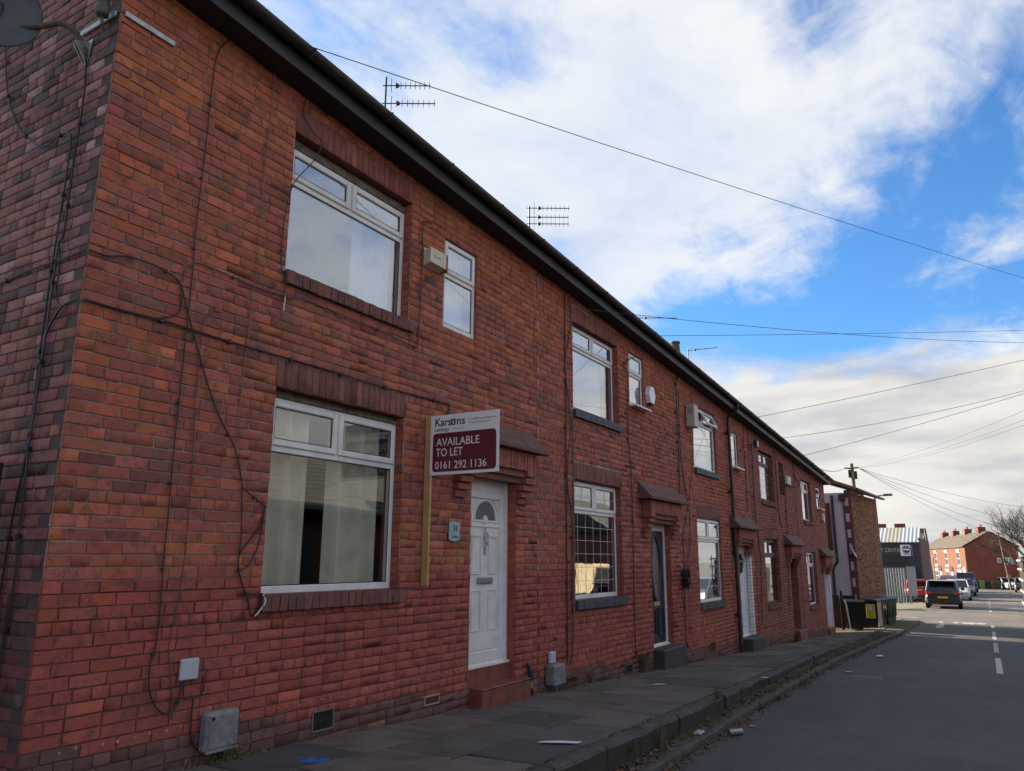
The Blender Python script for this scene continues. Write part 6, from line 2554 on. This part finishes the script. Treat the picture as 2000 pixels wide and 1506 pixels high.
# the terrace across the far end: facade in sun, gable towards us
def far_terrace():
    C = Vector((117, -2.9, 0))
    u = Vector((27, 6.1, 0)).normalized()
    v = Vector((u.y, -u.x, 0))
    zg, ze, zrg = -2.35, 3.12, 5.05
    wd = 6.0
    L = 46.0
    rz = math.atan2(u.y, u.x)
    R = Matrix.Translation(C) @ Matrix.Rotation(rz, 4, 'Z')

    def W(x, y, z):                                        # x along the facade, y into the block is -v... right of it
        p = R @ Vector((x, -y, z))
        return tuple(p)
    out = []
    pit = 7.6
    for k in range(4):
        x0, x1 = k * pit, (k + 1) * pit
        h = empty('terraced_house', W(x0, 0, zg), rz, ['sunlit red brick end house of the far row, its plain gable facing the road',
                                                      'second sunlit red brick house of the far row',
                                                      'third red brick house of the far row, partly behind the striped unit',
                                                      'fourth red brick house of the far row, roof and chimney only'][k], 'house', 'houses of the far row')
        mb = MB()
        bp = [W(x0 + .02, 0, zg), W(x1, 0, zg), W(x1, wd, zg), W(x0 + .02, wd, zg)]
        mb.hexa(bp + [(p[0], p[1], ze) for p in bp])
        wl_ = mb.build('wall', mat('far_brick', (.16, .062, .036), .9, var=((.11, .045, .028), .7), vscale=1.2), h)
        fix_normals(wl_)
        if k == 0:
            mb = MB()
            mb.face([W(x0, 0, zg), W(x0, 0, ze), W(x0, wd / 2, zrg), W(x0, wd, ze), W(x0, wd, zg)])
            mb.build('gable', mat('far_gable', (.24, .072, .044), .9, var=((.18, .055, .036), .6), vscale=.6), h)
        mb = MB()
        P = [W(x0 - .1, -.25, ze), W(x1, -.25, ze), W(x1, wd / 2, zrg), W(x0 - .1, wd / 2, zrg)]
        mb.hexa(P + [tuple(Vector(p) + Vector((0, 0, .12))) for p in P])
        P = [W(x0 - .1, wd / 2 + .01, zrg), W(x1, wd / 2 + .01, zrg), W(x1, wd + .25, ze), W(x0 - .1, wd + .25, ze)]
        mb.hexa(P + [tuple(Vector(p) + Vector((0, 0, .12))) for p in P])
        rf_ = fix_normals(mb.build('roof', mat('far_slate', (.095, .080, .058), .85, var=((.06, .052, .04), .7), vscale=1.0), h))
        mb = MB()
        xc = x0 + pit * .42
        ca = [W(xc, wd / 2 - .45, zrg - .5), W(xc + 1.5, wd / 2 - .45, zrg - .5), W(xc + 1.5, wd / 2 + .45, zrg - .5), W(xc, wd / 2 + .45, zrg - .5)]
        mb.hexa(ca + [tuple(Vector(p) + Vector((0, 0, 1.25))) for p in ca])
        fix_normals(mb.build('chimney', mat('far_chimney', (.20, .065, .045), .9, var=((.10, .04, .03), .6), vscale=2), rf_))
        for q in range(3):
            mb = MB()
            p = W(xc + .35 + .4 * q, wd / 2, zrg + .74)
            mb.lathe([(.11, 0), (.09, .35)], p, n=8)
            mb.build('chimney_pot', mat('far_pot', (.24, .13, .08), .9), rf_)
        GL = mat('far_glass', (.10, .12, .13), .12)

        def win(a, b, c, e, mid=True):
            w_ = MB()
            pts = [W(a, -.05, c), W(b, -.05, c), W(b, .06, c), W(a, .06, c)]
            w_.hexa(pts + [(p[0], p[1], p[2] + (e - c)) for p in pts])
            o_ = fix_normals(w_.build('window', M_UPVC2, h))
            t = .09
            for (c0, e0) in (((c + t, (c + e) / 2 - .04), ((c + e) / 2 + .04, e - t)) if mid else ((c + t, e - t),)):
                w_ = MB()
                pts = [W(a + t, -.07, c0), W(b - t, -.07, c0), W(b - t, -.04, c0), W(a + t, -.04, c0)]
                w_.hexa(pts + [(p[0], p[1], p[2] + (e0 - c0)) for p in pts])
                fix_normals(w_.build('pane', GL, o_))
            for (c0, e0) in ((c - .22, c - .01), (e + .01, e + .26)):
                w_ = MB()
                pts = [W(a - .2, -.12, c0), W(b + .2, -.12, c0), W(b + .2, .05, c0), W(a - .2, .05, c0)]
                w_.hexa(pts + [(p[0], p[1], p[2] + (e0 - c0)) for p in pts])
                fix_normals(w_.build('sill' if c0 < c else 'lintel', mat('far_stone', (.48, .44, .37), .8), o_))
        win(x0 + 2.9, x0 + 4.6, .75, 2.55)
        win(x0 + 2.9, x0 + 5.0, -1.65, -.1)
        mb = MB()
        dx0 = x0 + .6
        dpts = [W(dx0, -.06, zg + .2), W(dx0 + 1.1, -.06, zg + .2), W(dx0 + 1.1, .05, zg + .2), W(dx0, .05, zg + .2)]
        mb.hexa(dpts + [(p[0], p[1], p[2] + 2.0) for p in dpts])
        fix_normals(mb.build('door', M_UPVC2, h))
        mb = MB()
        ap = [W(dx0 - .25 + .8 * (1 - math.cos(math.radians(15 * q))), -.10, -.15 + .75 * math.sin(math.radians(15 * q))) for q in range(13)]
        mb.prism(ap, Vector(W(0, 0, 0)) - Vector(W(0, -.15, 0)))
        fix_normals(mb.build('door_arch', mat('far_stone' if k == 0 else 'far_dark', (.62, .58, .50) if k == 0 else (.03, .025, .02), .8), h))
        if k == 0:
            def gwin(a, b, c, e, n):
                w_ = MB()
                pts = [W(-.06, a, c), W(-.06, b, c), W(.05, b, c), W(.05, a, c)]
                w_.hexa(pts + [(p[0], p[1], p[2] + (e - c)) for p in pts])
                o_ = fix_normals(w_.build('window', M_UPVC2, h))
                for q in range(n):
                    w_ = MB()
                    a0, b0 = a + (b - a) * q / n + .08, a + (b - a) * (q + 1) / n - .05
                    pts = [W(-.08, a0, c + .1), W(-.08, b0, c + .1), W(-.05, b0, c + .1), W(-.05, a0, c + .1)]
                    w_.hexa(pts + [(p[0], p[1], p[2] + (e - c - .2)) for p in pts])
                    fix_normals(w_.build('pane', mat('gable_glass', (.30, .31, .30), .15), o_))
            gwin(3.55, 4.0, 1.15, 1.75, 1)
            gwin(4.3, 5.3, .95, 1.80, 2)
            gwin(4.35, 4.75, -1.9, -.35, 1)
    return W


far_terrace()
# chimneys of another row behind the unit
bk = empty('terraced_house', (150, 8, -2.6), 0, 'distant brick house behind the striped unit, only chimneys showing', 'house')
mb = MB()
mb.box(150, 158, 3.5, 22, -2.6, 4.2)
mb.build('wall', mat('far_brick', (.20, .066, .034), .9), bk)
mb = MB()
mb.prism([(149.8, 3.2, 4.2), (158.2, 3.2, 4.2), (154, 3.2, 6.9)], (0, 19, 0))
mb.build('roof', mat('far_slate', (.23, .19, .13), .8), bk)
for y in (9.5, 6.4):
    mb = MB()
    mb.box(153.5, 154.5, y, y + 1.7, 6.3, 7.75)
    mb.build('chimney', mat('far_chimney', (.20, .065, .045), .9), bk)

# ---------------------------------------------------------------- cars
def car(label, loc, rz, paint_, L=4.4, W=1.8, H=1.5, shape='hatch', plate=None, group='parked cars', back_open=False, roofm=None, name='parked_car'):
    c = empty(name, loc, rz, label, 'car', group)
    hl, hw = L / 2, W / 2
    sill = .22
    belt = H * .62
    # lower body: stations along the length (x, z bottom, z top, half width)
    if shape == 'pickup':
        st = [(-hl, .45, belt, .93), (-hl + .1, .35, belt + .02, .98), (0, .32, belt + .04, 1), (hl - 1.3, .32, belt + .04, 1), (hl - .25, .34, belt - .08, .97), (hl, .42, belt - .2, .90)]
        cabst = [(-.55, .92), (-.35, .80), (.75, .80), (1.25, .92)]
    elif shape == 'suv':
        st = [(-hl, .42, belt * .86, .88), (-hl + .10, .28, belt + .0, .96), (-hl + .5, .24, belt + .03, 1), (0, .22, belt + .02, 1), (hl - 1.25, .22, belt, 1), (hl - .45, .24, belt - .10, .97), (hl - .08, .28, belt - .22, .90), (hl, .40, belt - .34, .84)]
        cabst = [(-hl + .10, .90), (-hl + .55, .76), (.35, .78), (1.05, .92)]
    else:
        st = [(-hl, .42, belt * .85, .86), (-hl + .10, .27, belt, .95), (-hl + .5, .22, belt + .02, 1), (0, .20, belt + .01, 1), (hl - 1.2, .20, belt - .01, 1), (hl - .4, .22, belt - .13, .96), (hl - .06, .27, belt - .26, .88), (hl, .38, belt - .36, .82)]
        cabst = [(-hl + .20, .90), (-hl + .75, .76), (.25, .78), (1.05, .92)]
    mb = MB()
    rings = []
    for (x, zb, zt, k) in st:
        w_ = hw * k
        zm = zb + (zt - zb) * .55
        rings.append([(x, -w_ * .90, zb), (x, -w_, zb + .12), (x, -w_ * 1.0, zm), (x, -w_ * .93, zt - .02), (x, -w_ * .80, zt + .02), (x, w_ * .80, zt + .02), (x, w_ * .93, zt - .02), (x, w_, zm), (x, w_, zb + .12), (x, w_ * .90, zb)])
    n = 10
    for r0, r1 in zip(rings, rings[1:]):
        for j in range(n):
            mb.face([r0[j], r0[(j + 1) % n], r1[(j + 1) % n], r1[j]])
    mb.face(rings[0][::-1])
    mb.face(rings[-1])
    body = fix_normals(mb.build('body', paint_, c, local=True, smooth=False))
    # cabin glass and roof
    g = MB()
    (xa, ka), (xb, kb_), (xc, kc), (xd, kd) = cabst
    zb = belt + .015
    lo = [(xa, -hw * ka, zb), (xd, -hw * kd * .96, zb), (xd, hw * kd * .96, zb), (xa, hw * ka, zb)]
    hi = [(xb, -hw * kb_, H - .05), (xc, -hw * kc, H - .05), (xc, hw * kc, H - .05), (xb, hw * kb_, H - .05)]
    g.hexa(lo + hi)
    fix_normals(g.build('window', mat('car_glass', (.012, .014, .016), .08, spec=.7), c, local=True))
    p = MB()
    p.hexa([(xb - .06, -hw * kb_ - .015, H - .052), (xc + .06, -hw * kc - .015, H - .052), (xc + .06, hw * kc + .015, H - .052), (xb - .06, hw * kb_ + .015, H - .052),
            (xb + .1, -hw * kb_ * .88, H), (xc - .1, -hw * kc * .88, H), (xc - .1, hw * kc * .88, H), (xb + .1, hw * kb_ * .88, H)])
    for s in (-1, 1):
        for (q0, q1) in zip(((xa, ka), (xd, kd * .96)), ((xb, kb_), (xc, kc))):
            p.tube([(q0[0], s * hw * q0[1], zb), (q1[0], s * hw * q1[1], H - .045)], .045, 6)
        p.tube([((xb + xc) / 2 - .05, s * (hw * .90), zb), ((xb + xc) / 2 - .05, s * hw * kb_, H - .05)], .035, 6)
    p.build('roof', roofm or paint_, c, local=True)
    # bumpers, lights, plates
    b = MB()
    b.bbox(-hl - .05, -hl + .14, -hw * .90, hw * .90, .30, .56, .04)
    b.bbox(hl - .12, hl + .04, -hw * .86, hw * .86, .26, .48, .04)
    b.build('bumper', M_BLACK if shape == 'suv' else paint_, c, local=True)
    for s in (-1, 1):
        t = MB()
        t.bbox(-hl - .015, -hl + .22, s * hw * .80 - .16, s * hw * .80 + .10 * (1 if s > 0 else 1), belt * .80, belt * .95, .02)
        t.build('tail_light', mat('lamp_red', (.32, .012, .012), .25), c, local=True)
        t = MB()
        t.bbox(hl - .30, hl - .02, s * hw * .66 - .16, s * hw * .66 + .16, belt * .60, belt * .76, .03)
        t.build('headlight', mat('lamp_clear', (.75, .76, .78), .15, spec=.8), c, local=True)
        t = MB()
        t.bbox(.62, .82, s * (hw + .10) - .10, s * (hw + .10) + .10, belt + .0, belt + .15, .03)
        t.build('wing_mirror', paint_, c, local=True)
        for x in (-hl + .78, hl - .85):
            w_ = MB()
            R_ = .33 if shape != 'pickup' else .38
            w_.lathe([(R_ * .6, -.10), (R_ * .97, -.10), (R_, -.07), (R_, .07), (R_ * .97, .10), (R_ * .6, .10)], (x, s * (hw - .10), R_), 'Y', 18)
            wh = w_.build('wheel', mat('tyre', (.012, .012, .012), .8), c, local=True)
            w_ = MB()
            w_.lathe([(R_ * .60, -.105), (R_ * .55, -.112), (.02, -.09)] if s < 0 else [(.02, .09), (R_ * .55, .112), (R_ * .60, .105)], (x, s * (hw - .10), R_), 'Y', 12)
            w_.build('rim', mat('rim_alloy', (.30, .31, .32), .4, metal=.8), wh)
            a_ = MB()
            a_.lathe([(R_ + .05, -.012), (R_ + .06, .0), (R_ + .05, .012)], (x, s * (hw + .002), R_), 'Y', 18)
            a_.build('wheel_arch', M_BLACK, c, local=True)
    g = MB()
    g.bbox(hl - .02, hl + .035, -hw * .38, hw * .38, belt * .46, belt * .62, .02)
    g.build('grille', M_BLACK, c, local=True)
    for (x, s, m) in ((-hl - .056, -1, mat('plate_yellow', (.55, .40, .03), .5)), (hl + .042, 1, mat('plate_white', (.6, .6, .58), .5))):
        q = MB()
        zc = .66 if s < 0 else .38
        q.bbox(min(x, x + .02 * -s), max(x, x + .02 * -s), -.26, .26, zc - .055, zc + .055, .004)
        q.build('number_plate', m, c, local=True)
    if shape in ('suv', 'hatch'):
        q = MB()
        q.bbox(-hl - .02, -hl + .14, -hw * .62, hw * .62, belt * .885, belt * .915, .008)
        q.build('light_bar', mat('lamp_red', (.32, .012, .012), .25), c, local=True)
        q = MB()
        q.bbox(-hl + .18, -hl + .62, -hw * .70, hw * .70, H - .06, H - .02, .015)
        q.build('spoiler', paint_, c, local=True)
    if back_open:
        q = MB()
        q.hexa([(xb - .75, -hw * .7, H + .18), (xb + .05, -hw * .7, H - .02), (xb + .05, hw * .7, H - .02), (xb - .75, hw * .7, H + .18),
                (xb - .75, -hw * .7, H + .26), (xb + .05, -hw * .7, H + .05), (xb + .05, hw * .7, H + .05), (xb - .75, hw * .7, H + .26)])
        q.build('tailgate', paint_, c, local=True)
    return c


def carpaint(n, col):
    return mat('car_' + n, col, .34, coat=.35, spec=.4)


car('black sport utility car parked with its rear towards us', (53.9, -2.55, zr(53.9)), 0.015, carpaint('black', (.012, .013, .016)), 4.4, 1.84, 1.60, 'suv', roofm=carpaint('greyroof', (.20, .22, .25)))
car('bright red car half hidden behind the steel sheet fence', (72.8, .15, zr(72.8)), .12, carpaint('red', (.42, .012, .022)), 4.1, 1.75, 1.45)
car('silver car facing us behind the black car', (69.5, -2.85, zr(69.5)), math.pi + .02, carpaint('silver', (.34, .36, .38)), 4.4, 1.78, 1.50)
car('dark red car with its tailgate raised behind the silver one', (77.5, -2.0, zr(77.5)), math.pi, carpaint('darkred', (.10, .015, .018)), 4.2, 1.75, 1.5, back_open=True)
car('grey car in the shade behind the silver car', (83.5, -3.05, zr(83.5)), math.pi, carpaint('grey', (.085, .075, .078)), 4.3, 1.78, 1.48)
car('blue pickup truck before the far sunlit houses', (98, -2.95, zr(98)), math.pi + .05, carpaint('blue', (.025, .055, .16)), 5.0, 1.95, 2.05, 'pickup', name='pickup_truck')
car('white car facing us at the far gable', (117.0, -7.0, zr(117.0)), math.pi + .35, carpaint('white', (.72, .72, .70)), 4.4, 1.8, 1.48)
car('slate blue car at the right edge beyond the cage truck', (102.5, -8.35, zr(102.5)), -.03, carpaint('slate', (.13, .16, .22)), 4.3, 1.78, 1.6, 'suv')
car('dark blue car parked opposite the second house, seen in its window', (29.6, -7.45, zr(29.6) + .10), 0, carpaint('navy', (.04, .07, .12)), 4.2, 1.75, 1.46, group='cars parked on the far side')
car('white car parked opposite the middle house, seen in its window', (44.5, -9.3, zr(44.5) + .1), math.pi, carpaint('white', (.72, .72, .70)), 4.3, 1.78, 1.48, group='cars parked on the far side')

# cage-sided truck at the right edge
tr = empty('cage_truck', (45.5, -7.1, zr(45)), 0, 'black cage-sided truck with pale rails at the right edge of the road', 'truck')
z0 = zr(44)
mb = MB()
mb.bbox(43.2, 48.0, -8.2, -6.35, z0 + .75, z0 + .95, .03)
mb.bbox(48.1, 50.0, -8.15, -6.4, z0 + .6, z0 + 2.2, .10)
mb.bbox(43.4, 47.9, -8.0, -6.5, z0 + .96, z0 + 2.6, .05)
mb.build('chassis', M_BLACK, tr)
for k in range(16):
    x = 43.25 + .30 * k
    mb = MB()
    mb.bbox(x, x + .09, -6.40, -6.35, z0 + .95, z0 + 2.85, .006)
    mb.build('cage_bar', M_BLACK, tr)
for k in range(7):
    y = -8.15 + .28 * k
    mb = MB()
    mb.bbox(43.2, 43.25, y, y + .09, z0 + .95, z0 + 2.85, .006)
    mb.build('cage_bar', M_BLACK, tr)
for k, z in enumerate((.55, 1.15, 1.7, 2.2, 2.62)):
    mb = MB()
    mb.bbox(43.05, 48.0, -6.345, -6.27, z0 + z, z0 + z + .09, .012)
    mb.bbox(43.05, 43.15, -8.2, -6.35, z0 + z, z0 + z + .09, .012)
    mb.build('rail', mat('rail_pale', (.42, .36, .30), .7, var=((.25, .2, .17), .6), vscale=6), tr)
for x in (44.3, 49.2):
    for y in (-6.5, -8.05):
        mb = MB()
        mb.lathe([(.25, -.12), (.40, -.11), (.42, -.05), (.42, .05), (.40, .11), (.25, .12)], (x, y, z0 + .41), 'Y', 16)
        mb.build('wheel', mat('tyre', (.012, .012, .012), .8), tr)

# bins before the far gable
def small_bin(x, y, m, label):
    b = empty('wheelie_bin', (x, y, zr(x)), .2, label, 'bin', 'bins before the far gable')
    mb = MB()
    lo = [(-.22, -.24), (.22, -.24), (.22, .24), (-.22, .24)]
    hi = [(-.29, -.33), (.29, -.33), (.29, .33), (-.29, .33)]
    mb.hexa([(p[0], p[1], .02) for p in lo] + [(p[0], p[1], .98) for p in hi])
    mb.build('body', m, b, local=True)
    mb = MB()
    mb.prism([(-.30, -.36, .985), (-.30, .33, .985), (-.30, .33, 1.03), (-.30, -.30, 1.05)], (.60, 0, 0))
    mb.build('lid', m, b, local=True)


for (y, m, lab) in ((-3.75, BGR, 'dark green bin at the gable corner beside the arch'), (-4.35, mat('bin_lime', (.14, .30, .06), .5), 'lime green bin before the far gable'), (-5.0, BGD, 'dark bin between the lime and brown ones'),
                    (-5.55, mat('bin_brown', (.16, .06, .04), .5), 'brown bin before the far gable'), (-6.1, BGR, 'green bin beside the white car')):
    small_bin(115.6, y, m, lab)

# flag pole, far pole
fpz = empty('flag_pole', (104, .75, zr(104)), 0, 'leaning pole with a dark tattered flag before the far row', 'pole')
mb = MB()
mb.tube([(104, .35, zr(104)), (104, .75, 4.95)], .11, 8, r1=.08)
mb.build('pole', mat('pole_pale', (.24, .20, .14), .8), fpz)
mb = MB()
for k in range(6):
    a = (104, .80 + .16 * k, 4.6 - .28 * k + .1 * math.sin(2 * k))
    b = (104.1, .80 + .16 * (k + 1), 4.6 - .28 * (k + 1) + .1 * math.sin(2 * k + 2))
    t = .75
    mb.hexa([(a[0], a[1], a[2] - t), (b[0], b[1], b[2] - t * .9), (b[0] + .02, b[1], b[2] - t * .9), (a[0] + .02, a[1], a[2] - t), a, b, (b[0] + .02, b[1], b[2]), (a[0] + .02, a[1], a[2])])
mb.build('flag', mat('flag_dark', (.035, .04, .09), .8, var=((.20, .20, .22), .6), vscale=2.5), fpz)
mb = MB()
mb.tube([(112, -7.35, zr(112)), (112, -6.75, 4.75)], .12, 8, r1=.09)
tag(mb.build('telegraph_pole', mat('pole_wood2', (.17, .13, .09), .85)), 'slim leaning pole standing before the far gable', 'telegraph pole')
mb = MB()
mb.tube([(99, .0, zr(99)), (99, -.05, 1.6)], .06, 8)
mb.tube([(99, -.05, 1.6), (99, -.35, 1.75)], .05, 6)
tag(mb.build('sign_post', mat('lamp_grey', (.16, .17, .165), .6)), 'short pale post before the far ground floor window', 'post')

# bare tree with ivy at the right
tre = empty('bare_tree', (104, -9.6, -2.2), 0, 'bare winter tree with ivy on its trunk at the right edge', 'tree')
r = random.Random(12)
mb = MB()
tips = []


def limb(p, d_, L, rad, depth):
    pts = [p]
    q = p
    dd = d_.copy()
    for k in range(4):
        dd = (dd + Vector((r.gauss(0, .12), r.gauss(0, .12), r.gauss(.03, .08)))).normalized()
        q = q + dd * L / 4
        pts.append(q)
    mb.tube(pts, rad, 5 if depth < 3 else 3, r1=rad * .55, cap=False)
    if depth >= 5:
        return
    for k in range(4 if depth < 4 else 3):
        at = pts[2 + (k % 3)] if depth else pts[1 + k % 4]
        nd = (dd + Vector((r.gauss(0, .5), r.gauss(0, .5), r.gauss(.15, .35)))).normalized()
        limb(at, nd, L * (.60 + .2 * r.random()), max(.012, rad * .5), depth + 1)


for k in range(3):
    limb(Vector((104, -9.6 - .5 * k, -2.2 + .3 * k)), Vector((r.gauss(0, .1), .10 - .14 * k, 1)).normalized(), 4.2, .22, 0)
mb.build('branch', mat('bark', (.085, .065, .045), .9, var=((.05, .04, .03), .7), vscale=3), tre)
iv = MB()
for k in range(5200):
    z = -2.2 + 7.6 * r.random() ** .9
    rad = (1.25 * (1 - ((z + .2) / 7.0) ** 2 * .8)) * (.35 + .65 * r.random() ** .5)
    a = r.random() * 6.28
    p = Vector((104 + rad * math.cos(a), -10.2 + 1.25 * rad * math.sin(a), z + .25 * math.sin(3 * a)))
    d_ = Vector((r.gauss(0, 1), r.gauss(0, 1), r.gauss(0, 1))).normalized() * .10
    e = d_.cross(Vector((r.gauss(0, 1), r.gauss(0, 1), r.gauss(0, 1)))).normalized() * .07
    iv.face([p - d_, p + e, p + d_, p - e])
iv.build('ivy', mat('ivy_leaf', (.030, .055, .018), .6, var=((.07, .09, .03), .7), vscale=1.5), tre)

# ---------------------------------------------------------------- the other side of the street, seen in the windows
op = empty('opposite_building', (8, -9.7, zr(15)), 0, 'long low brick building with a grey slate roof opposite the terrace', 'building')
mb = MB()
mb.box(10.2, 28.4, -14.9, -9.65, -1.6, 2.62)
mb.build('wall', mat('opp_brick', (.14, .060, .040), .9, var=((.09, .04, .03), .7), vscale=2.5, bump=.4, bscale=30), op)
mb = MB()
mb.prism([(10.0, -9.3, 2.60), (10.0, -12.2, 4.31), (10.0, -15.1, 2.60), (10.0, -15.1, 2.5), (10.0, -12.2, 4.18), (10.0, -9.3, 2.5)], (18.6, 0, 0))
rfo = fix_normals(mb.build('roof', M_SLATE, op))
for row in range(11):
    t = row / 11
    y = -9.28 - 2.9 * t
    z = 2.61 + 1.71 * t
    mb = MB()
    mb.hexa([(10.0, y - .34, z + .16), (28.6, y - .34, z + .16), (28.6, y, z), (10.0, y, z), (10.0, y - .34, z + .185), (28.6, y - .34, z + .185), (28.6, y, z + .03), (10.0, y, z + .03)])
    fix_normals(mb.build('slate_course', M_SLATE, rfo))
mb = MB()
mb.tube([(10.0, -9.25, 2.55), (28.6, -9.25, 2.55)], .07, 8)
mb.build('gutter', M_BLACK, rfo)
for x in (12.0, 15.2, 20.5):
    mb = MB()
    for k in range(22):
        mb.bbox(x, x + 2.4, -9.645, -9.60, zr(x) + .05 + .1 * k, zr(x) + .145 + .1 * k, .01)
    mb.build('roller_shutter', mat('shutter_dark', (.035, .038, .045), .5), op)
of = empty('timber_fence', (28.6, -9.3, -1.05), 0, 'pale timber board fence opposite the second house', 'fence')
for k in range(30):
    mb = MB()
    x = 28.6 + .145 * k
    mb.bbox(x, x + .125, -9.36, -9.33, zr(x) + .1, zr(x) + 2.25 + rng.gauss(0, .01), .004)
    mb.build('board', mat('fence_timber', (.50, .42, .27), .8, var=((.36, .28, .17), .7), vscale=4), of)
op2 = empty('opposite_building', (33.2, -9.6, -1.1), 0, 'plain brick building opposite, beyond the timber fence', 'building')
mb = MB()
mb.box(33.2, 38.5, -15, -9.7, -1.6, 2.6)
mb.build('wall', mat('opp_brick2', (.22, .09, .06), .9, var=((.14, .06, .045), .7), vscale=2.0), op2)
mb = MB()
mb.prism([(33.0, -9.4, 2.6), (33.0, -12.4, 4.3), (33.0, -15.3, 2.6)], (5.7, 0, 0))
fix_normals(mb.build('roof', M_SLATE, op2))


# lettering becomes plain mesh
bpy.context.view_layer.update()
dg = bpy.context.evaluated_depsgraph_get()
for o in [q for q in scene.objects if q.type == 'FONT']:
    me = bpy.data.meshes.new_from_object(o.evaluated_get(dg))
    m_ = bpy.data.objects.new('lettering', me)
    COL.objects.link(m_)
    m_.parent = o.parent
    m_.matrix_parent_inverse = o.matrix_parent_inverse.copy()
    m_.matrix_basis = o.matrix_basis.copy()
    bpy.data.objects.remove(o)
